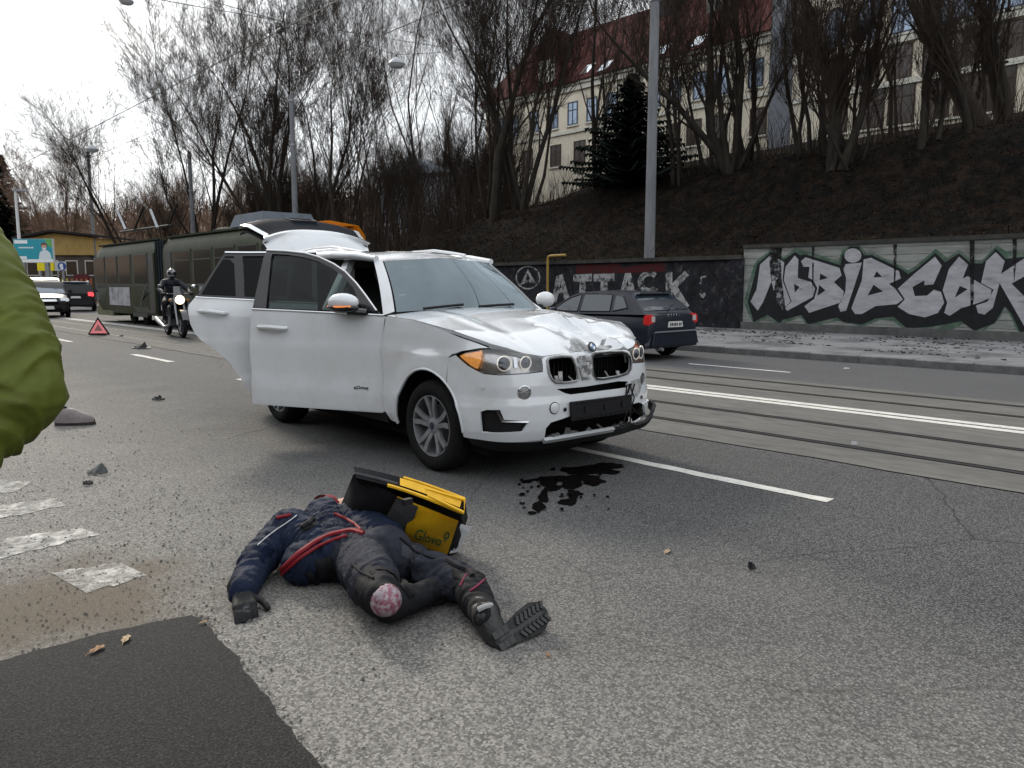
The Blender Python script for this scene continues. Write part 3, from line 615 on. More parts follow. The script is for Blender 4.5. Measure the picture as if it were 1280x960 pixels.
# --- on the crest of the bank, near
b0 = hit(1055, 205); tree_obj(b0, 11, stems_to(b0, [(995, 20, .10), (1015, -40, .12), (1035, -60, .16), (1050, -10, .11), (1066, -70, .17), (1082, -30, .13), (1100, 10, .10), (1118, -20, .11), (1030, 40, .07), (1090, 60, .07), (970, 60, .06)], spread=.45), 'clump of many upright dark stems on the bank, left of the leaning trunk', depth_max=4, dens=1.0, low0=.2, l1=.7, up=.5)
b0 = hit(915, 212); tree_obj(b0, 12, stems_to(b0, [(785, 20, .17), (843, -20, .21), (912, -40, .20), (938, -10, .15), (975, 60, .12), (925, 50, .10)], spread=.35), 'bare tree with splayed V of trunks on the bank right of the tall concrete pole', depth_max=4, dens=1.0, low0=.3, l1=.8, up=.45)
b0 = hit(1232, 158); tree_obj(b0, 13, stems_to(b0, [(1172, -30, .46)], spread=.1), 'thick leaning trunk at right edge of the bank', depth_max=5, dens=1.0, low0=.35, l1=.65, up=.4)
b0 = hit(1262, 150); tree_obj(b0, 14, stems_to(b0, [(1248, -40, .2), (1268, -60, .2), (1290, -30, .18), (1225, 20, .12)], spread=.4), 'bare tree of straight pale stems at the far right', depth_max=4, dens=1.0, low0=.3, l1=.7, up=.45)
b0 = hit(1152, 178); tree_obj(b0, 15, stems_to(b0, [(1165, 10, .14), (1142, 40, .10), (1178, 60, .08)], spread=.2), 'slim bare tree between the stem clump and the leaning trunk', depth_max=4, dens=1.0, low0=.25, l1=.8, up=.45)
b0 = hit(725, 236); tree_obj(b0, 16, stems_to(b0, [(672, 20, .13), (712, -30, .2), (722, -50, .18), (748, -10, .12), (640, 90, .10), (690, 60, .08)], spread=.4), 'bare tree rising from the bank left of the tall concrete pole', depth_max=5, dens=.95, low0=.25, l1=.9, up=.42)
b0 = hit(850, 225); tree_obj(b0, 17, stems_to(b0, [(852, 40, .11), (868, 20, .12), (830, 60, .08)], spread=.3), 'slim bare tree just right of the concrete pole', depth_max=4, dens=1.0, l1=.8, up=.45)
b0 = hit(640, 262); tree_obj(b0, 18, stems_to(b0, [(618, -20, .17), (645, 20, .15), (600, 60, .12)], spread=.5), 'bare tree with three stems on the bank behind the white car roof', depth_max=5, dens=.95, low0=.25, l1=.9, up=.4)
b0 = hit(590, 275); tree_obj(b0, 19, stems_to(b0, [(592, -40, .22), (604, -30, .2), (566, 40, .12)], spread=.4), 'tall twin stemmed bare tree beside the pale blue house', depth_max=5)
b0 = hit(512, 285); tree_obj(b0, 20, stems_to(b0, [(485, -30, .24), (525, 60, .13), (455, 90, .14)], spread=.4), 'tall dark bare tree behind the hanging street lamp', depth_max=5)
b0 = hit(470, 285); tree_obj(b0, 21, stems_to(b0, [(420, 50, .15), (448, 10, .16), (475, 60, .14), (400, 120, .1)], spread=.6), 'many stemmed bare tree left of the hanging street lamp', depth_max=5)
b0 = hit(655, 262); tree_obj(b0, 23, stems_to(b0, [(660, -30, .16), (684, 0, .14), (640, 30, .12), (700, 50, .10)], spread=.5), 'bare tree with four stems in front of the pointed red gable', depth_max=5, low0=.25)
b0 = hit(620, 272); tree_obj(b0, 24, stems_to(b0, [(612, -60, .2), (630, -20, .16)], spread=.4), 'tall straight bare tree right of the twin stemmed tree', depth_max=5, low0=.3)
b0 = hit(538, 285); tree_obj(b0, 25, stems_to(b0, [(540, -40, .18), (556, -20, .15), (520, 30, .12)], spread=.5), 'tall bare tree between the hanging lamp and the twin stems', depth_max=5)
b0 = hit(440, 288); tree_obj(b0, 26, stems_to(b0, [(452, 30, .16), (430, 40, .14)], spread=.5), 'bare tree above the raised tailgate, right of the roof box', depth_max=5)
b0 = hit(550, 280); tree_obj(b0, 22, stems_to(b0, [(560, 50, .13), (535, 70, .13)], spread=.3), 'slender bare tree in front of the pale blue house', depth_max=5)
lab_ = ['thin saplings '+k for k in ('behind the white car windscreen top', 'between the white car windscreen and the spruce', 'in front of the dark spruce', 'just left of the many stemmed clump', 'between the concrete pole and the V shaped trunks', 'at the foot of the thick leaning trunk', 'between the stem clump and the slim tree', 'right of the tall twin stemmed tree', 'in front of the twin stemmed tree', 'left of the dark spruce', 'behind the tall concrete pole', 'left of the grey corner tower', 'below the arched windows', 'behind the thick leaning trunk')]
for i, (px, py, tp) in enumerate([(668, 255, 100), (695, 245, 80), (770, 232, 150), (990, 196, 100), (880, 214, 120), (1195, 165, 70), (1110, 175, 110), (615, 268, 120), (575, 280, 130), (745, 232, 70), (812, 222, 90), (940, 200, 70), (1020, 190, 60), (1215, 158, 40)]):
    b0 = hit(px, py); tree_obj(b0, 40+i, stems_to(b0, [(px-14, tp-60, .10), (px+4, tp-95, .12), (px+20, tp-40, .09)], spread=.5), lab_[i], 'saplings on the bank', depth_max=4, dens=.9, up=.5, l1=.8)
# --- the tree group behind the tram, and the wood beyond
def at_d(px, d):
    p = depth(px, 357, d); return Vector((p.x, p.y, T(p.x, p.y)))
b0 = at_d(335, 50); tree_obj(b0, 30, stems_to(b0, [(290, 75, .2), (318, 50, .22), (345, 60, .2), (262, 110, .15), (372, 100, .16), (230, 130, .13)], spread=1.0, frac=.86), 'tall broad bare tree with fan of branches behind the tram', depth_max=5, dens=1.05)
b0 = at_d(262, 59); tree_obj(b0, 31, stems_to(b0, [(232, 80, .2), (210, 120, .16), (258, 70, .18), (190, 180, .13)], spread=1.0, frac=.86), 'bare tree with dense twiggy crown left of the tram roof box', depth_max=5, dens=1.05)
b0 = at_d(412, 48); tree_obj(b0, 32, stems_to(b0, [(395, 60, .18), (425, 80, .16), (380, 110, .13), (440, 130, .12)], spread=.8, frac=.86), 'bare tree rising behind the raised tailgate', depth_max=5)
b0 = at_d(178, 70); tree_obj(b0, 33, stems_to(b0, [(120, 190, .22), (150, 205, .15)], spread=.3, frac=.86), 'low bare tree leaning left over the rear of the tram', depth_max=5, dens=1.1, up=.1)
b0 = at_d(85, 84); tree_obj(b0, 34, stems_to(b0, [(62, 228, .22), (95, 220, .2), (125, 240, .16), (45, 245, .14)], spread=.5, frac=.86), 'bare tree beside the yellow building at the road bend', depth_max=5, dens=1.05, mats=(m_bark2, m_twig2))
protos = []
for i in range(5):
    rnd = random.Random(70+i); st = [((rnd.uniform(-.6, .6), rnd.uniform(-.6, .6), -0.3), (rnd.uniform(-.25, .25), rnd.uniform(-.25, .25), 1), rnd.uniform(6, 9), rnd.uniform(.12, .2)) for k in range(rnd.randint(3, 5))]
    m_ = (m_bark, m_twig) if i < 2 else (m_bark2, m_twig2)
    protos.append((st, m_, None))
rnd = random.Random(3); made = {}
def wood_tree(loc, kind, s, label, group):
    if kind not in made:
        t = tree_obj(loc, 70+kind, protos[kind][0], label, group, mats=protos[kind][1], depth_max=4, dens=1.15); made[kind] = t
    else:
        t = copy_tree(made[kind]); t['label'] = label; t['group'] = group; t.location = loc
    t.scale = (s*rnd.uniform(.9, 1.2), s*rnd.uniform(.9, 1.2), s); t.rotation_euler = (0, 0, rnd.uniform(0, 6.3))
for i in range(34):      # dark wood just behind the tram and the end of the wall
    px = rnd.uniform(215, 640); d = rnd.uniform(46, 74); pw = at_d(px, d)
    if pw.x < WALL_X+1.2: continue
    wood_tree(pw, rnd.choice((0, 1)), rnd.uniform(.6, .85)*d/60*.95, 'dark bare tree in the wood behind the tram', 'dark wood behind the tram')
for i in range(62):      # brown hillside trees
    px = rnd.uniform(-60, 700); d = rnd.uniform(92, 165); wood_tree(at_d(px, d), rnd.choice((2, 3, 4)), rnd.uniform(.5, .72)*(.62 if px < 190 else 1), 'brown bare tree on the distant hillside', 'bare trees on the far hillside')
# undergrowth: a mass of thin stems nobody could count
q = MB(); rnd = random.Random(17)
def brush(n, pxr, dr, hmax, rad):
    for k in range(n):
        d = rnd.uniform(*dr); p = at_d(rnd.uniform(*pxr), d)
        if p.x < WALL_X+0.6: continue
        h_ = rnd.uniform(.4, 1)*hmax; a = rnd.uniform(0, 6.3); l = rnd.uniform(.1, .45)*h_
        q.tube([p, p+Vector((math.cos(a)*l*.4, math.sin(a)*l*.4, h_*.6)), p+Vector((math.cos(a)*l, math.sin(a)*l, h_))], [rad, rad*.7, rad*.3], 3, caps=False)
brush(2600, (200, 660), (42, 72), 4.5, .022)
for k in range(1500):
    x = rnd.uniform(28.5, 36); y = rnd.uniform(6, 46); z = T(x, y); h_ = rnd.uniform(.3, 2.0)*(1 if rnd.random() < .7 else 1.7); a = rnd.uniform(0, 6.3); l = h_*rnd.uniform(.1, .6)
    q.tube([(x, y, z), (x+math.cos(a)*l*.4, y+math.sin(a)*l*.4, z+h_*.6), (x+math.cos(a)*l, y+math.sin(a)*l, z+h_)], [.013, .009, .004], 3, caps=False)
tag(q.build('undergrowth', m_twig, recalc=False), kind='stuff')
q = MB()
def brush2(n):
    for k in range(n):
        d = rnd.uniform(88, 160); p = at_d(rnd.uniform(-80, 700), d); h_ = rnd.uniform(1.5, 4.5); a = rnd.uniform(0, 6.3); l = rnd.uniform(.1, .5)*h_
        q.tube([p, p+Vector((math.cos(a)*l*.4, math.sin(a)*l*.4, h_*.6)), p+Vector((math.cos(a)*l, math.sin(a)*l, h_))], [.06, .045, .02], 3, caps=False)
brush2(9000)
tag(q.build('hillside_scrub', m_twig2, recalc=False), kind='stuff')
# --- spruces
m_needle = mat('dark spruce needles', (0.006, 0.009, 0.0075), 0.95, var=0.6, vscale=2)
def spruce(loc, h_, rad, seed, label, dens=1.0, zs=1.0):
    t = empty('spruce_tree', loc, 0, label, 'tree'); rnd = random.Random(seed)
    q = MB(); q.tube([(0, 0, -.3), (0, 0, h_*.5), (0, 0, h_)], [.02*h_, .012*h_, .01], 8, caps=False); q.build('trunk', m_bark, t, recalc=False)
    q = MB(); z = .06*h_
    while z < h_*.99:
        rr = rad*(1-z/h_)**.85*rnd.uniform(.8, 1.12)+.08; n = int((9 if z < h_*.7 else 6)*dens)
        for k in range(n):
            a = 6.283*k/n+rnd.uniform(-.35, .35); L = rr*rnd.uniform(.65, 1.1); dr = -.22*L; dx, dy = math.cos(a), math.sin(a)
            m = max(4, int(L/.16))
            for j in range(m):
                f = (j+.6)/m; cx, cy, cz = dx*L*f, dy*L*f, z+dr*f+.18*L*f*f
                for s in (-1, 1):
                    w_ = (.16+.34*(1-f))*min(1, L)*rnd.uniform(.7, 1.2); ex, ey = cx-dy*w_*s+dx*w_*.5, cy+dx*w_*s+dy*w_*.5
                    q.add([(cx-dx*.1, cy-dy*.1, cz+.03), (ex, ey, cz-.10-rnd.uniform(0, .12)), (cx+dx*.14, cy+dy*.14, cz-.02)], [(0, 1, 2)])
        z += (.028 if z < h_*.8 else .022)*h_*zs*rnd.uniform(.6, 1.4)
    q.build('crown', m_needle, t, recalc=False)
b0 = hit(788, 232); d0 = (b0-EYE).dot(FW)
spruce(b0, depth(788, 95, d0).z-b0.z, 3.6, 2, 'dark spruce with drooping branches behind the tall concrete pole', .75, .8)
p = at_d(14, 95); spruce(p, depth(10, 195, 95).z-p.z, 4.0, 3, 'dark conifer at the far left behind the white lamp post', 1.6, .45)
# =================================================================== POLES, WIRES, LAMPS
m_pole = mat('weathered concrete pole', (0.17, 0.175, 0.185), 0.9, var=0.3, vscale=2.5, bump=0.3, bscale=30, stretch=(1, 1, .2))
m_wire = mat('black wire', (0.012, 0.012, 0.013), 0.6)
m_lampw = mat('grey lamp housing', (0.33, 0.34, 0.36), 0.5); m_lampg = mat('lamp glass', (0.5, 0.52, 0.55), 0.15)
m_steel = mat('galvanised steel', (0.3, 0.31, 0.33), 0.45, 0.6, var=.2)
pts = []
for i, (px, py, lab) in enumerate([(812, 309, 'tall octagonal concrete pole on the bank behind the dark hatchback'), (369, 268, 'grey concrete pole behind the tram roof box'), (241, 280, 'thin distant concrete pole above the middle of the tram'), (117, 298, 'distant concrete pole beside the rear of the tram')]):
    p = onx(px, py, WALL_X+0.55); p = Vector((p.x, p.y, T(p.x, p.y)-0.1)) if i else Vector((p.x, p.y, T(p.x, p.y)-0.2))
    top = [14.5, onx(366, 118, WALL_X+.55).z, onx(240, 188, WALL_X+.55).z, onx(114, 188, WALL_X+.55).z][i]
    t = empty('utility_pole', p, 0, lab, 'pole', 'concrete poles along the bank')
    q = MB(); h_ = top-p.z; q.tube([(0, 0, 0), (0, 0, h_*.5), (0, 0, h_)], [.19, .165, .14], 8); q.build('shaft', m_pole, t, smooth=True, angle=30)
    q = MB()
    for zz in (h_*.72, h_-.35): q.tube([(0, 0, zz), (0, 0, zz+.09)], [.185, .185], 10)
    q.build('clamp_band', m_steel, t, smooth=True)
    pts.append((p, top))
def sag(a, b, s, n=14):
    a = Vector(a); b = Vector(b); return [a.lerp(b, i/n)-Vector((0, 0, s*4*(i/n)*(1-i/n))) for i in range(n+1)]
def wire(name, P_, r, label, group=None):
    q = MB(); q.tube(P_, r, 5); tag(q.build(name, m_wire, smooth=True, org=tuple(P_[0])), label, 'wire', group)
def alongz(px, py, X): return onx(px, py, X)
a = onx(420, 2, 10.5); zt_ = a.z
wire('contact_wire', [(10.5, -20, zt_), (10.5, 25, zt_), (10.5, 70, zt_), (10.5, 110, zt_)], .016, 'overhead tram wire carrying the small dark insulator, upper left of the photo')
z2 = onx(570, 5, 13.2).z
wire('contact_wire', [(13.2, -20, z2), (13.2, 40, z2), (13.2, 110, z2)], .013, 'second overhead wire crossing the bare trees right of the hanging lamp')
c = onx(351, 39, 10.5)
q = MB(); q.tube([(10.5, c.y-.12, zt_), (10.5, c.y+.12, zt_)], [.07, .07], 8); q.tube([(10.5, c.y, zt_), (10.5, c.y, zt_+.18)], [.035, .05], 8); q.tube([(10.5, c.y-.2, zt_+.02), (10.5, c.y, zt_+.2), (10.5, c.y+.2, zt_+.02)], .02, 5)
tag(q.build('wire_insulator', mat('dark insulator', (.015, .013, .012), .5), smooth=True, org=(10.5, c.y, zt_)), 'small dark insulator clamp on the overhead tram wire', 'insulator')
for i, (px, py, d, sz, lab) in enumerate([(496, 79, 30, .34, 'grey hanging street lamp against the bare trees'), (158, 1, 22, .20, 'dark hanging street lamp cut by the top edge, upper left'), (115, 186, 50, .42, 'small hanging street lamp above the rear of the tram')]):
    p = depth(px, py, d); t = empty('street_lamp', p, 0.3, lab, 'lamp', 'street lamps hung over the road')
    q = MB(); q.lathe([(sz*.25, .3*sz*2), (sz*.5, .22*sz*2), (sz*.92, .02), (sz, -.12*sz), (sz*.96, -.16*sz)], None, 12); q.build('housing', m_lampw, t, smooth=True, angle=50)
    q = MB(); q.lathe([(sz*.93, -.17*sz), (sz*.75, -.42*sz), (sz*.3, -.55*sz), (0.001, -.56*sz)], None, 12); q.build('diffuser', m_lampg, t, smooth=True)
    q = MB(); q.tube([(0, 0, .3*sz*2), (0, 0, sz*.95)], .04*sz*2, 6); q.build('hanger', m_wire, t)
    zt2 = p.z+sz*.95; 
    wire('span_wire', sag((WALL_X+.55, p.y+.4, zt2+1.2), (p.x, p.y, zt2), .05)+sag((p.x, p.y, zt2), (-6, p.y-.6, zt2+1.0), .1)[1:], .011, 'span wire holding the '+['grey lamp against the trees', 'lamp at the top edge', 'small lamp above the tram rear'][i])
# white lamp post far left
p = depth(28.5, 357, 66); p.z = 0; t = empty('lamp_post', p, 0, 'thin white lamp post behind the olive jacket, far left', 'lamp post'); zt_l = depth(27, 240, 66).z
q = MB(); q.tube([(0, 0, 0), (0, 0, zt_l*.5), (0, 0, zt_l)], [.17, .14, .11], 10); q.build('shaft', mat('white pole paint', (.6, .6, .6), .6), t, smooth=True)
q = MB(); q.box((.35, 0, zt_l+.05), (1.1, .35, .18)); q.build('lamp_head', m_lampw, t)
# =================================================================== BILLBOARD, YELLOW BUILDING, SIGN (far left)
fwd = Vector((math.sin(YAW), math.cos(YAW), 0)); rgt = Vector((RT.x, RT.y, 0)); RZ = -YAW
def frame_at(px, d): p = depth(px, 357, d); return Vector((p.x, p.y, 0))
def loc(px, py, d, o): p = depth(px, py, d)-o; return (p.dot(rgt), p.z)
d = 64; o = frame_at(50, d); t = empty('billboard', o, RZ, 'turquoise billboard showing a person in white coat', 'billboard')
(x0, z1), (x1, z0) = loc(22, 299, d, o), loc(70.5, 328.5, d, o)
q = MB(); q.bbox((x0, -.12, z0), (x1, .12, z1)); q.build('board', mat('billboard edge', (.55, .57, .58), .6), t)
def rect(name, fx0, fx1, fz0, fz1, m, k=1):
    q = MB(); W_ = x1-x0; H_ = z1-z0; y = -.122-.004*k
    q.add([(x0+W_*fx0, y, z0+H_*fz0), (x0+W_*fx1, y, z0+H_*fz0), (x0+W_*fx1, y, z0+H_*fz1), (x0+W_*fx0, y, z0+H_*fz1)], [(0, 1, 2, 3)]); return q.build(name, m, t)
def shape(name, pts_, m, k):
    q = MB(); W_ = x1-x0; H_ = z1-z0; y = -.122-.004*k; panel(q, [(x0+W_*a, z0+H_*c) for a, c in pts_], lambda u, v: (u, y, v), step=None); return q.build(name, m, t)
rect('poster', .01, .99, .02, .99, mat('turquoise print', (.02, .28, .36), .5), 1)
shape('poster_green', [(.80, .98), (.985, .98), (.985, .60), (.88, .72)], mat('green print', (.12, .36, .10), .5), 2)
rect('poster_strip', .01, .99, .02, .14, mat('white print', (.75, .78, .8), .5), 3); rect('poster_label', .03, .36, .80, .94, MATS['white print'], 2); rect('poster_label', .02, .32, .15, .27, MATS['white print'], 4)
for k in range(9): rect('poster_letter', .13+k*.043, .16+k*.043, .60, .66, MATS['white print'], 2)
shape('printed_coat', [(.62, .14), (.66, .42), (.73, .52), (.85, .52), (.93, .40), (.96, .14)], mat('pale print', (.62, .68, .72), .5), 4)
shape('printed_face', [(.735+.065*math.cos(R(a))+.045, .65+.13*math.sin(R(a))) for a in range(0, 360, 30)], mat('skin print', (.5, .34, .26), .5), 5)
shape('printed_hair', [(.70, .66), (.71, .80), (.78, .86), (.86, .78), (.86, .64), (.83, .74), (.74, .74)], mat('hair print', (.16, .07, .05), .5), 6)
shape('printed_mask', [(.725, .62), (.84, .62), (.82, .53), (.745, .53)], mat('mask print', (.6, .7, .72), .5), 6)
q = MB()
for fx in (.2, .8): q.box((x0+(x1-x0)*fx, .05, z0/2), (.3, .3, z0))
q.build('leg', m_steel, t)
d = 76; o = frame_at(85, d); t = empty('yellow_building', o, RZ-.0, 'low yellow building with shallow gable roof behind the billboard', 'building')
def L(px, py): return loc(px, py, d, o)
m_yel = mat('ochre render', (.34, .235, .09), .9, var=.2, vscale=1.5)
xa, za = L(30, 300); xb, zb = L(116, 297); xp, zp = L(72, 292); zl = L(80, 319)[1]; 
q = MB(); prof = [(xa, zl), (xb, zl), (xb, zb), (xp, zp), (xa, za)]
q.add([(x, 0, z) for x, z in prof]+[(x, 8, z) for x, z in prof], [(0, 1, 2, 3, 4), (9, 8, 7, 6, 5), (0, 5, 6, 1), (1, 6, 7, 2)]); q.build('upper_wall', m_yel, t)
q = MB()
for (a, za_), (c, zc_) in (((xa-.5, za+.05), (xp, zp+.1)), ((xp, zp+.1), (xb+.4, zb+.08))): q.add([(a, -.6, za_), (c, -.6, zc_), (c, 8.2, zc_), (a, 8.2, za_), (a, -.6, za_+.2), (c, -.6, zc_+.2), (c, 8.2, zc_+.2), (a, 8.2, za_+.2)], [(0,1,2,3),(4,7,6,5),(0,4,5,1),(1,5,6,2),(2,6,7,3),(3,7,4,0)])
q.build('roof', mat('dark roofing', (.03, .028, .028), .8), t)
q = MB(); q.bbox((xa+.3, .25, 0), (xb-.25, 7.8, zl-.01)); q.build('lower_wall', mat('dim brown wall', (.09, .075, .065), .9, var=.4, vscale=1.2), t)
for k in range(4):
    x = xa+.9+k*1.9; q = MB(); q.bbox((x-.6, .18, zl-2.0), (x+.6, .249, zl-.5)); f = q.build('window', mat('white frame', (.5, .5, .5), .6), t); q = MB(); q.bbox((x-.5, .15, zl-1.9), (x+.5, .179, zl-.6)); q.build('pane', m_paneD, f)
q = MB(); q.bbox((xb-1.9, .16, 0.2), (xb-.4, .248, 2.6)); q.build('door', mat('dark red door', (.10, .02, .025), .6), t)
for px, c, lab in ((79, (.75, .62, .02), 'yellow hoarding panel behind the round blue sign'), (96, (.45, .47, .5), 'grey poster panel beside the yellow hoarding')):
    q = MB(); (u0, v1), (u1, v0) = L(px-11 if px < 90 else px-7, 328), L(px+9 if px < 90 else px+6, 339); o2 = o-fwd*2.5
    q.bbox((u0, -.05, v0), (u1, .05, v1)); f = q.build('panel_board', mat('panel %d' % px, c, .6, var=.1), None); 
    q = MB(); q.bbox((u0+.2, -.03, -v0-.0), (u0+.3, .03, 0)); f.location = o2; f.rotation_euler = (0, 0, RZ); tag(f, lab, 'panel'); f.name = 'hoarding'
    q = MB(); q.bbox((u0+.2, -.03, 0), (u0+.32, .03, v0)); q.bbox((u1-.32, -.03, 0), (u1-.2, .03, v0)); q.build('post', m_steel, f)
# fence of yellow pickets below the billboard
fo = frame_at(60, 62); t = empty('picket_fence', fo, RZ, 'fence of yellow posts below the turquoise billboard', 'fence')
q = MB(); q.bbox((-1.6, .06, .5), (3.6, .1, .62)); q.bbox((-1.6, .06, 1.3), (3.6, .1, 1.42)); q.build('rail', mat('fence rail', (.12, .09, .05), .8), t)
for k in range(14):
    q = MB(); q.bbox((-1.55+k*.38, 0, 0), (-1.43+k*.38, .055, 2.05)); q.build('picket', mat('yellow picket paint', (.42, .30, .05), .7) if k < 9 else mat('orange picket paint', (.30, .09, .04), .7), t)
# round blue sign
d = 55; o = frame_at(79, d); t = empty('road_sign', o, RZ, 'round blue road sign with white figure on a thin post', 'sign'); zc = depth(79, 333, d).z; r_ = 5.2*d/970
q = MB(); q.tube([(0, .05, 0), (0, .05, zc+r_)], .035, 8); q.build('post', m_steel, t)
q = MB(); q.lathe([(.001, -.02), (r_, -.02), (r_, .02), (.001, .02)], Matrix.Translation((0, 0, zc)) @ Matrix.Rotation(math.pi/2, 4, 'X'), 24); q.build('disc', mat('blue sign face', (.015, .05, .22), .4), t)
q = MB()
for a, c in (((0, r_*.55), (.05, .05)), ((0, r_*.15), (.09, .22)), ((-.05, -r_*.35), (.045, .24)), ((.06, -r_*.35), (.045, .24)), ((-.1, r_*.1), (.04, .18))): q.box((a[0], -.026, zc+a[1]), (c[0]*2, .006, c[1]))
q.build('pictogram', MATS['white print'], t)
# =================================================================== TRAM
m_tg = mat('olive tram paint', (0.022, 0.027, 0.008), 0.55, var=.3, vscale=1.5, spec=.12, col2=(.035, .035, .02), c2scale=.6); m_td = mat('dark tram panel', (.012, .012, .010), .5)
m_twin = mat('tram window glass', (.018, .017, .016), .10, spec=.5); m_troof = mat('tram roof', (.035, .04, .03), .8, var=.25); m_rub = mat('bellows rubber', (.016, .020, .024), .8)
m_tl = mat('pale tram stripe', (.05, .055, .04), .6); m_tbox = mat('roof equipment box', (.10, .115, .14), .7, var=.2); m_post = mat('pale poster', (.34, .34, .36), .6, col2=(.17, .17, .19), c2scale=2.2, c2pos=(.45, .6))
m_under = mat('tram underside', (.012, .012, .012), .8); m_skirt = mat('khaki skirt', (.10, .10, .055), .6, var=.2)
TX = 9.45; TW = 2.2; TO = Vector((TX+TW/2, 27.5, 0)); tram = empty('tram', TO, 0, 'long olive green articulated tram standing on the far track', 'tram')
def TY(px, py=330): return onx(px, py, TX).y
def tb(q, name, m, par=tram, **k): q.v = [(a-TO.x, b_-TO.y, c-TO.z) for a, b_, c in q.v]; return q.build(name, m, par, **k)
def section(y0, y1, nose0, nose1):
    st = []
    prof = [(TW/2-.03, .42), (TW/2, .62), (TW/2, 1.5), (TW/2-.01, 2.55), (TW/2-.07, 2.85), (TW/2-.26, 3.08), (0, 3.17)]
    full = [(-a, z) for a, z in prof]+[(a, z) for a, z in prof[-2::-1]]
    q = MB(); ys = [y0, y0+.35, y0+1.0, y1-1.0, y1-.35, y1]; ins = [nose0, nose0*.3, 0, 0, nose1*.3, nose1]; n = len(full); vs = []
    for y, i_ in zip(ys, ins):
        for a, z in full: vs.append((TX+TW/2+a*(1-i_), y, z if z < 2.9 else z-(z-2.9)*i_*1.5))
    fs = [(i*n+k, i*n+k+1, (i+1)*n+k+1, (i+1)*n+k) for i in range(len(ys)-1) for k in range(n-1)]+[(i*n+n-1, i*n, (i+1)*n, (i+1)*n+n-1) for i in range(len(ys)-1)]
    fs += [tuple(range(n)), tuple((len(ys)-1)*n+k for k in range(n-1, -1, -1))]
    q.add(vs, fs); return q
yr = TY(116, 345); ya = TY(193, 340); yb = TY(204, 340); yf = 18.7
tb(section(ya, yr, 0, .22), 'rear_body', m_tg, smooth=True, angle=35); tb(section(yf+.7, yb, 0, 0), 'front_body', m_tg, smooth=True, angle=35)
m_ty = mat('yellow tram front', (.60, .30, .015), .5)
cabo = tb(section(yf, yf+.69, .16, 0), 'front_cab', m_ty, smooth=True, angle=35)
q = MB(); q.bbox((TX+.28, yf-.02, 1.35), (TX+TW-.28, yf+.05, 2.5)); tb(q, 'windscreen', m_twin, cabo)
q = MB(); q.bbox((TX+.5, yf-.03, 2.62), (TX+TW-.5, yf+.05, 2.92)); tb(q, 'route_board', m_td, cabo)
for sx in (.45, TW-.45):
    q = MB(); q.lathe([(.001, -.05), (.13, -.04), (.14, .02)], Matrix.Translation((TX+sx, yf-.02, .95)) @ Matrix.Rotation(math.pi/2, 4, 'X'), 14); tb(q, 'headlight', m_lampg, cabo)
q = MB()
for k in range(7):
    y = ya+(yb-ya)*(k+.5)/7; w_ = TW/2-.05-.05*(k % 2); q.bbox((TX+TW/2-w_, y-abs(ya-yb)/15, .6), (TX+TW/2+w_, y+abs(ya-yb)/15, 3.02-.05*(k % 2)))
tb(q, 'bellows', m_rub)
def side_rect(y0, y1, z0, z1, name, m, off=.004, th=.02, par=tram):
    q = MB(); q.bbox((TX-off-th*0, y0, z0), (TX+.05, y1, z1)); return tb(q, name, m, par)
zl_, zh_ = 1.55, 2.58
for a, c in ((117, 130.5), (131.5, 146), (147.5, 163), (166, 184)):
    f = side_rect(TY(a), TY(c), zl_-.05, zh_+.05, 'window', m_td, .006); side_rect(TY(a)-.07, TY(c)+.07, zl_, zh_, 'pane', m_twin, .012, par=f)
side_rect(TY(185), TY(191.5), .5, 2.6, 'door', m_td, .008)
for a, c in ((217, 238.5), (241.5, 265), (268, 293), (297, 322), (326, 352)):
    f = side_rect(TY(a), TY(c), zl_-.06, zh_+.06, 'window', m_tl, .006); side_rect(TY(a)-.06, TY(c)+.06, zl_, zh_, 'pane', m_twin, .012, par=f); side_rect(TY(a)-.07, TY(c)+.07, zh_-.3, zh_-.26, 'window_bar', m_tl, .02, par=f)
side_rect(TY(206), TY(214), .5, 2.6, 'door', m_td, .008)
side_rect(TY(134.5), TY(160), .72, 1.42, 'poster', m_post, .012); side_rect(TY(248), TY(262), .80, 1.5, 'poster', m_post, .012)
def band(pts_, name='stripe', m=m_tl):
    q = MB(); panel(q, pts_, lambda u, v: (TX-.010, u, v), step=None, thick=.01, ref=(TX+5, 25, 1)); tb(q, name, m)
def S_(px, z): return (TY(px), z)
for k in range(6):      # slanting pale bars of the printed livery
    y0 = TY(172+k*2.3); band([(y0, .75+.1*k), (y0-.22, .75+.1*k), (TY(184)+.2-k*.12, 1.45-.05*k), (TY(184)+.42-k*.12, 1.45-.05*k)])
for k in range(5):
    y0 = TY(120+k*1.2); band([(y0, .8), (y0-.2, .8), (y0-.45-.1*k, 1.35), (y0-.25-.1*k, 1.4)], m=m_tl)
for k in range(5): y0 = TY(231+k*2); band([(y0, .7), (y0-.14, .7), (y0+.25, 1.5), (y0+.39, 1.5)])
for k in range(6):
    y0 = TY(168+k*3); band([(y0, .5), (y0-.3, .5), (y0+.1, .7), (y0+.4, .7)])
side_rect(TY(117), TY(190), 1.44, 1.475, 'belt_rail', m_td, .014); side_rect(TY(206), yf+.6, 1.46, 1.49, 'belt_rail', m_td, .014)
q = MB(); q.bbox((TX+.02, TY(117.5), .28), (TX+TW-.02, TY(137), .66)); tb(q, 'rear_skirt', m_skirt)
q = MB(); q.bbox((TX+.15, TY(137), .4), (TX+TW-.15, yf+.6, .6)); tb(q, 'underframe', m_under)
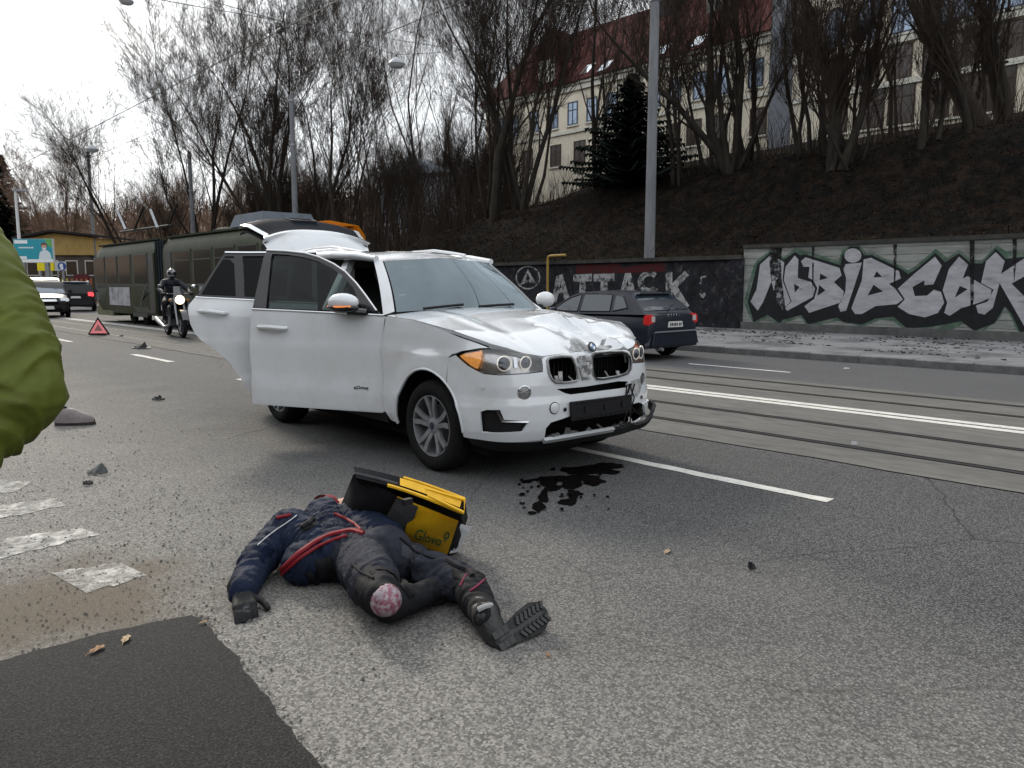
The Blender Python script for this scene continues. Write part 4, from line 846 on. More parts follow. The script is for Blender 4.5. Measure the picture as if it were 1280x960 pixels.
for py in (152, 168, 205, 222, 285, 310):
    y = TY(py)
    for sx in (TX+.35, TX+TW-.35):
        q = MB(); q.lathe([(.001, -.06), (.33, -.06), (.36, -.04), (.36, .03), (.33, .06), (.001, .06)], Matrix.Translation((sx, y, .37)) @ Matrix.Rotation(math.pi/2, 4, 'Y'), 20); tb(q, 'wheel', m_under, smooth=True)
q = MB(); q.bbox((TX+.02, TY(180), .33), (TX+.12, TY(162), .62)); q.bbox((TX+.02, TY(245), .33), (TX+.12, TY(206), .62)); tb(q, 'side_skirt', m_td)
y0, y1 = TY(316, 270), TY(290, 270)
q = MB(); q.box((TX+TW/2, (y0+y1)/2+.4, 3.35), (1.7, abs(y1-y0)+.8, .36), taper=.86); tb(q, 'roof_box', m_tbox)
q = MB(); 
for a, c in ((TY(116, 295), ya), (yb, yf)): q.bbox((TX+.18, a, 3.085), (TX+.30, c, 3.14)); q.bbox((TX+TW-.30, a, 3.085), (TX+TW-.18, c, 3.14))
tb(q, 'roof_rail', m_troof)
q = MB(); q.lathe([(.45, 0), (.4, .12), (.2, .2), (.001, .22)], Matrix.Translation((TX+TW/2, TY(240, 280), 3.14)), 14); tb(q, 'roof_vent', m_troof, smooth=True)
q = MB()       # roof poles and trolley frame near the joint
for a, c in (((157, 287), (146, 262)), ((197, 285), (188, 262))):
    p1 = onx(*a, TX+.9); p2 = onx(*c, TX+.9); q = MB(); q.tube([p1, p2], .05, 8); tb(q, 'pantograph_arm', m_steel)
q = MB()
for a, c in (((168, 287), (180, 258)), ((210, 284), (222, 254)), ((150, 290), (215, 281))):
    q.tube([onx(*a, TX+1.2), onx(*c, TX+1.2)], .04, 6)
tb(q, 'pantograph_frame', m_wire)
# =================================================================== WHITE CRASHED SUV
m_wp = mat('white car paint', (0.57, 0.588, 0.61), 0.25, coat=1.0, var=.05, vscale=2.0, col2=(.49, .48, .465), c2scale=3.5, c2pos=(.52, .85))
m_blk = mat('black plastic', (.008, .008, .009), .6, var=.2, vscale=20); m_gloss = mat('gloss black trim', (.008, .008, .009), .12)
m_chr = mat('chrome', (.62, .63, .65), .12, 1.0); m_alloy = mat('dusty alloy', (.26, .265, .28), .42, .6, var=.2, vscale=15); m_tyre = mat('tyre rubber', (.014, .014, .014), .85, var=.3, vscale=30, bump=.3, bscale=120)
m_dark = mat('dark cavity', (.006, .006, .006), .9); m_int = mat('dark interior trim', (.016, .016, .018), .7); m_leather = mat('black leather', (.012, .012, .013), .5)
m_glass = glass('tinted car glass', (.62, .80, .76), .30, .0, None, 1.27); m_priv = glass('privacy glass', (.4, .45, .5), .08, .0, None, 1.22); m_ws = glass('windscreen glass', (.75, .88, .9), .24, .11, (.78, .92, 1.0))
m_lens = glass('lamp lens', (.95, .95, .97), .92, .03); m_lamp = mat('lamp reflector', (.50, .49, .47), .25, .7, var=.2, vscale=30); m_halo = mat('lit halo ring', (1, .96, .88), .4, emit=.3, ecol=(1, .93, .80)); m_amber = mat('lit amber lamp', (.80, .30, .06), .25, emit=.40, ecol=(1, .42, .10), var=.5, vscale=30)
m_proj = mat('projector lens', (.10, .11, .13), .05, .3); m_und = mat('car underside', (.008, .008, .008), .9); m_scuff = mat('scuffed bare plastic', (.33, .33, .33), .8, var=.4, vscale=12, col2=(.16, .16, .16), c2scale=7)
hv = Vector((-0.045, -0.999, 0)).normalized(); lv = Vector((-hv.y, hv.x, 0))
SO = Vector((3.66, 4.84, 0))+lv*0.945-hv*0.08
SRZ = math.atan2(hv.y, hv.x)
suv = empty('white_suv', SO, SRZ, 'white crashed SUV with crumpled bonnet and open doors and tailgate', 'car')
def s_loc(p): d = p-SO; return Vector((d.dot(hv), d.dot(lv), d.z))
NX, LX, LY, XR = 4.0, .885, .972, -4.02
_tab = []
for i in range(201):
    t = i/200*math.pi/2; _tab.append((LX*max(0, math.cos(t))**(2/NX), -LY*math.sin(t)**(2/NX)))
for k in range(1, 69): _tab.append((-k*.05, -LY))
for i in range(1, 101):
    t = i/100*math.pi/2; _tab.append((-3.4-(-XR-3.4)*math.sin(t)**(2/NX), -LY*max(0, math.cos(t))**(2/NX)))
_tab = np.array(_tab); _S = np.concatenate([[0], np.cumsum(np.linalg.norm(np.diff(_tab, axis=0), axis=1))])
_tan = np.gradient(_tab, _S+np.arange(len(_S))*1e-9, axis=0)
S0 = float(np.interp(0, -_tab[:270, 0], _S[:270]))      # arc length abreast of the front axle
SR = float(_S[-1])
def plan(s):
    a = abs(s); x = float(np.interp(a, _S, _tab[:, 0])); y = float(np.interp(a, _S, _tab[:, 1]))
    tx = float(np.interp(a, _S, _tan[:, 0])); ty = float(np.interp(a, _S, _tan[:, 1])); n = math.hypot(tx, ty) or 1
    nx_, ny_ = -ty/n, tx/n          # outward
    return (x, y, nx_, ny_) if s >= 0 else (x, -y, nx_, -ny_)
SIDE = [(.18, .09), (.30, .035), (.40, .012), (.50, .004), (.58, .0), (.61, .010), (.68, .016), (.80, .008), (.90, .0), (.94, -.003), (1.0, .010), (1.10, .02), (1.2, .035), (1.27, .055), (1.74, .29), (1.85, .40)]
FRONT = [(.18, .16), (.27, .08), (.33, .03), (.40, .008), (.47, .0), (.60, .0), (.66, .012), (.74, .012), (.80, .02), (.90, .035), (.95, .055), (1.0, .095), (1.06, .16), (1.2, .34)]
def ins(s, z):
    a = abs(s); f = sm(.75, 1.35, a)*(1-sm(SR-1.3, SR-.6, a)); v = interp(FRONT, z)*(1-f)+interp(SIDE, z)*f
    for c in (S0, S0+2.933):
        r = math.hypot(a-c, z-.37)
        if r < .66: v -= .022*(1-sm(.49, .62, r))
    return v
def SV(s, z, o=0.0):
    x, y, nx_, ny_ = plan(s); d = ins(s, z)-o
    return Vector((x-nx_*d, y-ny_*d, z))
REF = (-1.2, 0, .7)
def spanel(name, outl, m, par=suv, holes=(), mirror=False, o=0.0, thick=.018, step=(.05, .04), mbx=None):
    sg = -1 if mirror else 1
    q = mbx or MB(); panel(q, [(sg*a, c) for a, c in outl], lambda u, v: SV(u, v, o), holes=[[(sg*a, c) for a, c in h] for h in holes], step=step, thick=thick, ref=REF)
    return q if mbx else q.build(name, m, par, smooth=True, angle=38, recalc=False)
# bonnet edge height along the chart
HE = [(0, .978), (.21, .972), (.49, .958), (.65, .985), (.79, 1.022), (.97, 1.053), (1.305, 1.146), (1.83, 1.206), (2.28, 1.228)]
def hood_edge(s): return interp(HE, abs(s))
def arch(c, r, a0, a1, n=18): return [(c+r*math.cos(R(a0+(a1-a0)*i/(n-1))), .37+r*math.sin(R(a0+(a1-a0)*i/(n-1)))) for i in range(n)]
AR = .455
# ---- bumper (one skin right round the nose)
half_top = [(1.34, .93), (1.262, .962), (1.135, .886), (1.0, .836), (.87, .828), (.63, .836), (.503, .842), (.497, .935), (.47, .952), (.21, .965)]
arc_f = arch(S0, AR, 128, 178, 9)
half_bot = [(1.17, .35), (.93, .335), (.72, .325), (.52, .315)]
outl = [(0, .968)]+half_top[::-1]+[(arc_f[0][0]-.01, arc_f[0][1]+.02)]+arc_f+half_bot+[(-a, c) for a, c in half_bot[::-1]]+[(-a, c) for a, c in arc_f[::-1]]+[(-arc_f[0][0]+.01, arc_f[0][1]+.02)]+[(-a, c) for a, c in half_top]
kidR = [(.452, .925), (.43, .942), (.33, .946), (.205, .940), (.185, .92), (.16, .86), (.152, .80), (.158, .765), (.18, .752), (.30, .748), (.39, .756), (.43, .785), (.45, .83), (.456, .88)]
kidL = [(-.02, .93), (-.06, .946), (-.20, .950), (-.38, .943), (-.45, .928), (-.478, .900), (-.485, .86), (-.465, .80), (-.42, .768), (-.30, .752), (-.12, .745), (-.04, .752), (-.012, .79), (-.008, .86)]
slot = [(.385, .706), (.30, .668), (.24, .652), (-.41, .652), (-.43, .70), (-.30, .712), (.1, .700)]
low = [(.49, .415), (.445, .458), (.25, .488), (-.25, .50), (-.58, .51), (-.72, .47), (-.70, .36), (-.5, .325), (.485, .325)]
intk = [(1.015, .555), (.96, .574), (.86, .577), (.83, .505), (.64, .486), (.69, .408), (1.004, .399)]
fogR = circ(.672, .697, .052, 16)
spanel('front_bumper', outl, m_wp, holes=[kidR, kidL, slot, low, intk, [(-a, c) for a, c in intk][::-1], fogR, [(-a, c) for a, c in fogR][::-1]], step=(.05, .04))
# dark inner structure behind the openings
q = MB(); q.bbox((.25, -.62, .36), (.70, .64, .90)); q.bbox((.3, -.86, .40), (.58, -.625, .80)); q.bbox((.3, .645, .40), (.58, .86, .80)); q.build('inner_front', m_dark, suv)
q = MB()
for k in range(9): q.bbox((.71, -.42+k*.045, .77), (.73, -.41+k*.045, .93))
q.bbox((.705, -.44, .90), (.735, .46, .915)); q.build('radiator_grille', m_blk, suv)
q = MB()
for k in range(12): q.bbox((.702, .05+k*.035, .76), (.716, .062+k*.035, .94))
q.build('radiator_fin', m_dark, suv)
# kidney frames: thick, cracked rims
def rim(loop, r, m, o=.004, name='grille_frame', cut=None):
    q = MB(); P_ = [SV(a, c, o) for a, c in loop]; P_ = P_[cut[0]:cut[1]] if cut else P_
    # smooth by subdividing
    q.tube(P_, r, 6, closed=not cut); return q.build(name, m, suv, smooth=True, angle=70)
rim(kidR, .010, m_scuff); rim(kidL, .012, m_scuff); rim([(a*.97, c) for a, c in kidL], .007, m_gloss, .012)
q = MB(); panel(q, [(.15, .93), (.03, .945), (.0, .87), (.03, .76), (.12, .75), (.135, .82)], lambda u, v: SV(u, v, .012+.02*math.sin(v*70)*math.sin(u*50)), step=(.03, .03), thick=.012, ref=REF); q.build('broken_grille_bar', m_scuff, suv, smooth=True, angle=30)
q = MB()
for (a, c, e, f) in ((.33, .755, .31, .83), (.36, .755, .36, .80), (.20, .755, .23, .79), (-.2, .75, -.18, .80), (-.32, .755, -.33, .79)): q.bar(SV(a, c, -.01), SV(e, f, -.03), .03, .008)
tag(q.build('broken_shard', m_scuff, suv), kind='stuff')
# roundel on the nose
def disc(name, s, z, r, th, m, o, par=suv, n=20, tilt=0):
    x, y, nx_, ny_ = plan(s); zz = Vector((nx_, ny_, tilt)).normalized(); xx = Vector((-zz.y, zz.x, 0)).normalized(); yy = zz.cross(xx)
    M = Matrix((xx, yy, zz)).transposed().to_4x4(); M.translation = SV(s, z, o)
    q = MB(); q.lathe([(.0005, 0), (r, 0), (r, th*.7), (r*.93, th), (.0005, th)], M, n); return q.build(name, m, par, smooth=True, angle=40), M
bd, BM = disc('badge', -.035, 1.0, .043, .012, m_gloss, .035, tilt=.55)
for k, m_ in enumerate((mat('badge blue', (.03, .12, .32), .3), mat('badge white', (.7, .7, .7), .3))*2):
    q = MB(); q.add([BM @ Vector(p) for p in [(0, 0, .0135)]+[(.027*math.cos(R(a+90*k)), .027*math.sin(R(a+90*k)), .0135) for a in range(0, 91, 15)]], [(0, i, i+1) for i in range(1, 7)]); q.build('badge_quadrant', m_, bd, recalc=False)
# slot, lower opening details
q = MB(); panel(q, [(.27, .60), (-.43, .595), (-.43, .45), (.26, .452)], lambda u, v: SV(u, v, .03), step=(.1, None), thick=.02, ref=REF)
q.build('plate_holder', m_blk, suv)
q = MB()
for z_ in (.585, .47):
    for s_ in np.arange(-.40, .26, .055): q.box(SV(s_, z_, .033), (.01, .035, .006))
for s_ in (-.31, -.1, .12): q.box(SV(s_, .53, .033), (.012, .02, .05))
q.build('plate_clip', m_gloss, suv)
q = MB(); panel(q, [(.5, .325), (.5, .298), (-.26, .298), (-.26, .325)], lambda u, v: SV(u, v, .035), step=(.1, None), thick=.03, ref=REF); q.build('lip_trim', mat('silver trim', (.42, .43, .44), .4, .3), suv)
q = MB(); panel(q, [(1.14, .345), (.93, .33), (.5, .30), (.5, .23), (.93, .25), (1.1, .29)], lambda u, v: SV(u, v, .0), step=(.08, None), thick=.03, ref=REF); panel(q, [(-1.14, .345), (-.93, .33), (-.26, .30), (-.26, .23), (-.93, .25), (-1.1, .29)], lambda u, v: SV(u, v, .0), step=(.08, None), thick=.03, ref=REF); panel(q, [(.5, .295), (-.26, .295), (-.26, .23), (.5, .23)], lambda u, v: SV(u, v, -.0), step=(.1, None), thick=.03, ref=REF); q.build('lower_apron', m_blk, suv)
# torn left corner of the lower bumper: hanging black plastic
rnd = random.Random(21); q = MB()
panel(q, [(-.26, .30), (-.36, .275), (-.47, .262), (-.60, .285), (-.70, .32), (-.82, .37), (-.95, .40), (-1.02, .45), (-.93, .47), (-.84, .445), (-.76, .425), (-.70, .37), (-.62, .345), (-.52, .325), (-.44, .35), (-.38, .322), (-.26, .325)], lambda u, v: SV(u, v, .03+.05*sm(.3, .7, -u)+.02*mnoise.noise((u*9, v*9, 1))), step=(.05, .03), thick=.03, ref=REF)
q.build('torn_apron', m_blk, suv, smooth=True, angle=30)
q = MB()
for k in range(16):
    s = rnd.uniform(-.55, .40); z = rnd.uniform(.325, .355); p = SV(s, z, rnd.uniform(-.06, .0)); q.box(p, (rnd.uniform(.01, .05), rnd.uniform(.02, .10), rnd.uniform(.008, .03)), Matrix.Rotation(rnd.uniform(-1, 1), 3, (1, rnd.random(), rnd.random())))
tag(q.build('debris_shard', mat('grey shard', (.10, .10, .10), .7, var=.5, vscale=9), suv), kind='stuff')
q = MB(); p0 = SV(-.43, .68, .02)
for k in range(7): q.tube([p0+Vector((rnd.uniform(-.02, .02), rnd.uniform(-.05, .05), 0)), p0+Vector((rnd.uniform(-.03, .03), rnd.uniform(-.06, .06), -.12)), p0+Vector((rnd.uniform(-.03, .03), rnd.uniform(-.08, .08), rnd.uniform(-.36, -.2)))], .006, 5)
q.build('hanging_wire', m_blk, suv)
spanel('bumper_scrape', [(-.47, .70), (-.60, .71), (-.64, .64), (-.55, .56), (-.47, .58)], m_scuff, o=.003, thick=.002)
# intakes, fog lamps, tow cap
for sg in (False, True):
    spanel('intake_grille', [(.85+(a-.85)*1.03, .49+(c-.49)*1.03) for a, c in intk], m_blk, o=-.035, thick=0, mirror=sg)
q = MB(); panel(q, [(.865, .575), (.835, .505), (.64, .488), (.65, .475), (.85, .488), (.885, .565)], lambda u, v: SV(u, v, .004), step=None, thick=.03, ref=REF); q.build('chrome_blade', m_chr, suv)
for s in (.672, -.672):
    f, M = disc('fog_lamp', s, .697, .05, .012, m_lamp, -.02); q = MB(); q.lathe([(.050, .004), (.056, .018), (.049, .02)], M, 20); q.build('ring', m_chr, f, smooth=True)
    q = MB(); q.lathe([(.001, .022), (.03, .019), (.047, .013)], M, 20); q.build('lens', m_lens, f, smooth=True)
    for a in (0, 60, 120): q = MB(); c, s_ = math.cos(R(a)), math.sin(R(a)); q.bar(M @ Vector((-.04*c, -.04*s_, .014)), M @ Vector((.04*c, .04*s_, .014)), .006, .004); q.build('reflector_rib', m_chr, f)
disc('tow_cap', .415, .566, .047, .003, m_gloss, .002); disc('tow_cap', .415, .566, .041, .006, m_wp, .005); rimq = disc('parking_sensor', .31, .545, .016, .004, m_gloss, .004); disc('parking_sensor', 1.0, .74, .014, .004, m_wp, .003); disc('parking_sensor', -.62, .55, .016, .004, m_gloss, .004)
# ---- headlights
hlp = [(1.252, .960), (1.2, .979), (1.046, 1.010), (.95, 1.013), (.849, 1.006), (.649, .979), (.505, .938), (.507, .846), (.63, .839), (.87, .831), (1.0, .839), (1.133, .889)]
for mir in (False, True):
    sg = -1 if mir else 1
    hd = spanel('headlight', hlp, m_lamp, o=-.055, thick=.02, mirror=mir)
    q = MB(); P_ = [SV(sg*a, c, -.004) for a, c in hlp]; P2 = [SV(sg*a, c, -.06) for a, c in hlp]; n = len(P_); q.add(P_+P2, [(i, (i+1) % n, n+(i+1) % n, n+i) for i in range(n)]); q.build('lamp_case', m_gloss, hd, recalc=False)
    q = MB(); panel(q, [(sg*a, c) for a, c in [(1.235, .957), (1.2, .972), (1.046, 1.0), (1.055, 1.0), (1.03, .94), (1.06, .87), (1.07, .872), (1.125, .893)]], lambda u, v: SV(u, v, -.022), step=(.04, .04), thick=.01, ref=REF); q.build('indicator', m_amber if not mir else mat('dim amber', (.5, .16, .10), .3, emit=.25, ecol=(1, .3, .15)), hd, smooth=True)
    for s, rr in ((.835, .056), (.642, .049)):
        x, y, nx_, ny_ = plan(sg*s); zz = Vector((nx_+.0, ny_, 0)).normalized()*.6+Vector((1, 0, 0))*.6; zz.normalize(); xx = Vector((-zz.y, zz.x, 0)).normalized(); M = Matrix((xx, Vector((0, 0, 1)), zz)).transposed().to_4x4(); M.translation = SV(sg*s, .912, -.04)
        q = MB(); q.lathe([(rr*.80, 0), (rr*.80, .02), (rr*.6, .028), (.001, .036)], M, 20); q.build('projector', m_proj, hd, smooth=True)
        q = MB(); q.lathe([(rr*.93, .012), (rr*.93, .022), (rr*1.02, .022), (rr*1.02, .012)], M, 24); q.build('halo_ring', m_halo, hd, smooth=True)
    q = MB(); panel(q, [(sg*a, c) for a, c in [(.74, .88), (.74, .955), (.71, .955), (.71, .88)]], lambda u, v: SV(u, v, -.03), step=None); q.build('reflector', m_chr, hd, recalc=False)
    q = MB(); panel(q, [(sg*a, c) for a, c in [(.58, .85), (.58, .955), (.515, .93), (.515, .852)]], lambda u, v: SV(u, v, -.025), step=None); q.build('bezel', m_int, hd, recalc=False)
    spanel('lens', hlp, m_lens, par=hd, o=-.004, thick=0, mirror=mir)
# ---- wings
wing = [(1.30, .968), (1.262, .975), (1.21, .995), (1.05, 1.022), (.98, 1.024), (1.10, 1.058), (1.305, 1.112), (1.55, 1.162), (1.83, 1.198), (2.28, 1.224), (2.30, 1.10), (2.305, .9), (2.30, .42), (2.22, .34), (2.075, .34)]+arch(S0, AR, -3, 127, 24)+[(1.335, .945)]
for mir in (False, True):
    spanel('wing', wing, m_wp, mirror=mir)
    q = MB(); sg = -1 if mir else 1      # arch liner and lip
    q.tube([SV(sg*a, c, -.004) for a, c in arch(S0, AR+.004, -5, 178, 30)], .012, 6); q.build('arch_lip', m_wp, suv, smooth=True, angle=70)
    q = MB(); P_ = [SV(sg*a, c, -.01) for a, c in arch(S0, AR+.03, -8, 188, 26)]; n = len(P_); q.add(P_+[Vector((p.x, p.y+sg*.42, p.z)) for p in P_], [(i, i+1, n+i+1, n+i) for i in range(n-1)]); q.build('arch_liner', m_dark, suv, recalc=False)
# ---- bonnet: Coons patch with crash damage
def hood(u, q_):     # u -1..1 across (right to left is + -> left), q_ 0 front .. 1 rear
    def Fr(t): s = -t*.975; return SV(s, hood_edge(s), .004)
    def Sd(sg, k): s = .975+(2.27-.975)*k; return SV(sg*s, hood_edge(s), .004)
    cow = lambda t: Vector((-.60-.06*t*t, t*.91, 1.285-.055*t*t))
    a = (u+1)/2; t = u
    P_ = Fr(t)*(1-q_)+cow(t)*q_
    R0, R1 = Sd(1, q_), Sd(-1, q_)
    lin0 = Fr(-1)*(1-q_)+cow(-1)*q_; lin1 = Fr(1)*(1-q_)+cow(1)*q_
    P_ = P_+(R0-lin0)*(1-a)+(R1-lin1)*a
    P_.z += .055*math.sin(math.pi*min(1, q_*1.0))**.8*(1-abs(t)**2.2)*.9
    P_.z += .012*math.exp(-((abs(t)-.62)/.07)**2)*math.sin(math.pi*q_)**.5
    x, y = P_.x, P_.y
    # crash: a crease across the front left half, crushed nose, buckled ridges
    f = math.exp(-((y-.18)/.30)**2)*sm(.15, .85, x)
    P_.z -= .055*f*abs(math.sin(6.5*(x+.25*y)+.6)); P_.x -= .07*f
    P_.z += .045*math.exp(-abs(x-.28-.25*(y-.2))/.07)*math.exp(-((y-.30)/.33)**2)
    P_.z -= .035*math.exp(-((x-.45-.3*(y-.2))/.07)**2)*math.exp(-((y-.28)/.30)**2)
    fold = sm(-.1, .35, x)*sm(-.25, .05, y)*(1-.6*sm(.5, .8, y))
    P_.z += fold*(.030*mnoise.noise((x*5, y*5, 1.7))+.008*mnoise.noise((x*12, y*12, 4.2)))
    cr = abs(y-.10-.5*(x-.1)); P_.z += .032*math.exp(-cr/.03)*sm(-.05, .3, x)
    tear = math.exp(-((y-.05)/.17)**2)*sm(.66, .84, x); P_.z += tear*(-.025+.03*mnoise.noise((x*20, y*20, 9)))
    return P_
q = MB(); q.grid(lambda a, c: hood(-1+2*a, c), 90, 60)
hm = q.build('bonnet', m_wp, suv, smooth=True, angle=22)
if hm.data.polygons[900].normal.z < 0: hm.data.flip_normals()
q = MB(); n = 90
for a in range(n): 
    p0, p1 = hood(-1+2*a/n, 0), hood(-1+2*(a+1)/n, 0); dn = Vector((-.02, 0, -.035)); q.add([p0, p1, p1+dn, p0+dn], [(0, 1, 2, 3)])
for sg in (-1, 1):
    for k in range(30):
        p0, p1 = hood(sg, k/30), hood(sg, (k+1)/30); dn = Vector((0, -sg*.015, -.03)); q.add([p0, p1, p1+dn, p0+dn], [(0, 1, 2, 3)])
q.build('bonnet_edge', m_wp, suv, recalc=False)
q = MB(); q.grid(lambda a, c: hood(-.99+1.98*a, .0+.97*c)+Vector((-.03, 0, -.06)), 20, 12); q.build('engine_bay', m_dark, suv, recalc=False)
# bare scuffed metal where the nose is crushed
q = MB(); q.grid(lambda a, c: hood(-.08+.40*a+.05*math.sin(9*c), .005+(.085+.05*math.sin(7*a))*c)+Vector((.0, 0, .004)), 22, 8); q.build('crushed_nose_scuff', m_scuff, suv, smooth=True, angle=30, recalc=False)
# ---- windscreen, pillars, roof
def wsp(a, c):       # a 0 right..1 left, c 0 bottom..1 top
    t = -1+2*a; bot = Vector((-.64-.06*t*t, t*.83, 1.272-.02*t*t)); top_ = Vector((-1.12-.10*t*t, t*.63, 1.735-.035*t*t)); P_ = bot.lerp(top_, c); P_.x += .03*math.sin(math.pi*c); return P_
q = MB(); q.grid(lambda a, c: wsp(.015+.97*a, c), 20, 10); q.build('windscreen', m_ws, suv, smooth=True, angle=60)
q = MB()
for a, b_ in ((.16, .42), (.52, .80)): q.tube([wsp(a, .015)+Vector((.03, 0, .01)), wsp((a+b_)/2, .035)+Vector((.03, 0, .012)), wsp(b_, .06)+Vector((.025, 0, .01))], .012, 6)
q.build('wiper', m_blk, suv, smooth=True)
q = MB(); q.grid(lambda a, c: wsp(a, 0)+Vector((.09*(c), 0, -.012-.02*c)), 16, 2); q.build('cowl', m_blk, suv, recalc=False)
ROOFW = [(-3.75, .60), (-3.0, .66), (-2.0, .665), (-1.1, .63)]; ROOFZ = [(-3.75, 1.76), (-3.0, 1.82), (-2.2, 1.84), (-1.45, 1.81), (-1.1, 1.745)]
def zr(x): return interp(ROOFZ, x)
def roofp(a, c):
    t = -1+2*a; x0 = -1.12-.10*t*t; x = x0+(-3.72-x0)*c; y = t*interp(ROOFW, x); 
    k_ = 1-(1-min(1, c/.22))**2; z = (1.735-.035*t*t)*(1-k_)+(zr(x)-.055*abs(t)**2.5)*k_; return Vector((x, y, z))
q = MB(); q.grid(roofp, 20, 34); r_ = q.build('roof', m_wp, suv, smooth=True, angle=60)
if r_.data.polygons[300].normal.z < 0: r_.data.flip_normals()
q = MB(); q.grid(lambda a, c: roofp(.2+.6*a, .23+.4*c)+Vector((0, 0, .004)), 10, 12); q.build('sunroof', mat('sunroof glass', (.05, .04, .035), .05, spec=.8), r_, smooth=True, recalc=False)
q = MB(); q.grid(lambda a, c: roofp(.02+.96*a, .02+.96*c)-Vector((0, 0, .05)), 8, 12); q.build('headliner', mat('grey headliner', (.12, .12, .12), .9), suv, recalc=False)
for sg in (1, -1):
    a_ = 0 if sg == 1 else 1
    q = MB(); e = [wsp(a_, k/8) for k in range(9)]; sd_ = [Vector((-.70-.06*1, -sg*.90, 1.225)).lerp(Vector((-1.30, -sg*.675, 1.735)), k/8)+Vector((.02*math.sin(math.pi*k/8), 0, .012*math.sin(math.pi*k/8))) for k in range(9)]
    for k in range(8): q.add([e[k]+Vector((.012, 0, .008)), e[k+1]+Vector((.012, 0, .008)), sd_[k+1], sd_[k], e[k]+Vector((-.06, sg*.03, -.03)), e[k+1]+Vector((-.06, sg*.03, -.03)), sd_[k+1]+Vector((-.06, sg*.05, -.02)), sd_[k]+Vector((-.06, sg*.05, -.02))], [(0,1,2,3),(4,7,6,5),(3,2,6,7),(0,4,5,1)])
    q.build('door_pillar', m_wp, suv, smooth=True, angle=50)
    # roof side rail down to the tail
    q = MB(); pts_ = [Vector((-1.24, -sg*.675, 1.722))]+[Vector((x, -sg*(interp(ROOFW, x)+.03), zr(x)-.055)) for x in (-1.6, -2.0, -2.5, -3.0, -3.4, -3.72)]
    q.tube(pts_, [.03, .04, .042, .042, .042, .042, .04], 10); q.build('cant_rail', m_wp, suv, smooth=True)
    q = MB(); pts_ = [Vector((x, -sg*(interp(ROOFW, x)-.035), zr(x)-.02+.055*math.sin(math.pi*min(1, max(0, (x+3.5)/1.9))))) for x in (-3.5, -3.3, -3.0, -2.6, -2.2, -1.9, -1.7, -1.6)]
    q.tube(pts_, .016, 8); q.build('roof_rail', m_wp, suv, smooth=True)
# ---- right flank: sill, B pillar, rear quarter with arch, rear bumper
def flank(mir):
    sB, sC = S0+1.86, S0+2.62
    q_ = [(2.31, .40), (2.31, .30), (4.0, .30), (4.10, .40)]
    spanel('sill', q_, m_blk, mirror=mir, o=-.02, thick=.12)
    spanel('centre_pillar', [(sB-.06, .40), (sB+.10, .40), (sB+.10, 1.25), (sB+.06, 1.74), (sB-.05, 1.74), (sB-.06, 1.25)], m_wp if not mir else m_gloss, mirror=mir, o=-.05, thick=.06)
    sE = SR-.06; cR = S0+2.933
    qt = [(sE, .36), (sE, 1.0), (sE-.05, 1.22), (sE-.24, 1.74), (sC+.34, 1.74), (sC+.10, 1.36), (sC+.0, 1.10), (sC-.10, .92)]+arch(cR, AR, 150, -2, 24)+[(cR+.47, .36)]
    gl = [(sC+.42, 1.66), (sC+.20, 1.38), (sC+.86, 1.36), (sC+.74, 1.66)]
    spanel('rear_quarter', qt, m_wp, mirror=mir, holes=[gl])
    spanel('quarter_glass', gl, m_priv, mirror=mir, thick=0, o=-.008)
    sg = -1 if mir else 1
    P_ = [SV(sg*a, c, -.01) for a, c in arch(cR, AR+.03, -8, 188, 20)]; n = len(P_); q = MB(); q.add(P_+[Vector((p.x, p.y+sg*.42, p.z)) for p in P_], [(i, i+1, n+i+1, n+i) for i in range(n-1)]); q.build('arch_liner', m_dark, suv, recalc=False)
    spanel('tail_light', [(sE-.36, 1.12), (sE-.05, 1.10), (sE-.02, .98), (sE-.30, .98)], mat('tail lamp red', (.25, .01, .01), .2), mirror=mir, o=.012)
flank(False); flank(True)
q = MB(); panel(q, [(SR-.05, .36), (SR-.05, .98), (SR, .98), (SR, .36)], lambda u, v: SV(u, v), step=None, thick=.02, ref=REF); q.build('rear_bumper', m_wp, suv)
q = MB(); q.bbox((-4.02, -.82, .36), (-3.93, .82, .86)); q.build('rear_panel', m_wp, suv)
# left doors stay shut
dl = [(2.315, .42), (2.315, 1.22), (2.55, 1.36), (2.86, 1.60), (3.1, 1.70), (3.43, 1.73), (3.44, .42)]; gl1 = [(2.62, 1.25), (2.80, 1.42), (3.0, 1.58), (3.15, 1.66), (3.36, 1.69), (3.38, 1.25)]
d_ = spanel('door', dl, m_wp, mirror=True, holes=[gl1], thick=.06); spanel('window', gl1, m_glass, d_, mirror=True, thick=0, o=-.03)
dl = [(3.455, .42), (3.455, 1.73), (4.2, 1.74), (4.5, 1.70), (4.52, 1.3), (4.46, 1.05), (4.36, .93), (4.15, .70), (4.1, .42)]; gl2 = [(3.52, 1.25), (3.53, 1.69), (4.2, 1.70), (4.42, 1.66), (4.44, 1.28)]
d_ = spanel('door', dl, m_wp, mirror=True, holes=[gl2], thick=.06); spanel('window', gl2, m_glass, d_, mirror=True, thick=0, o=-.03)
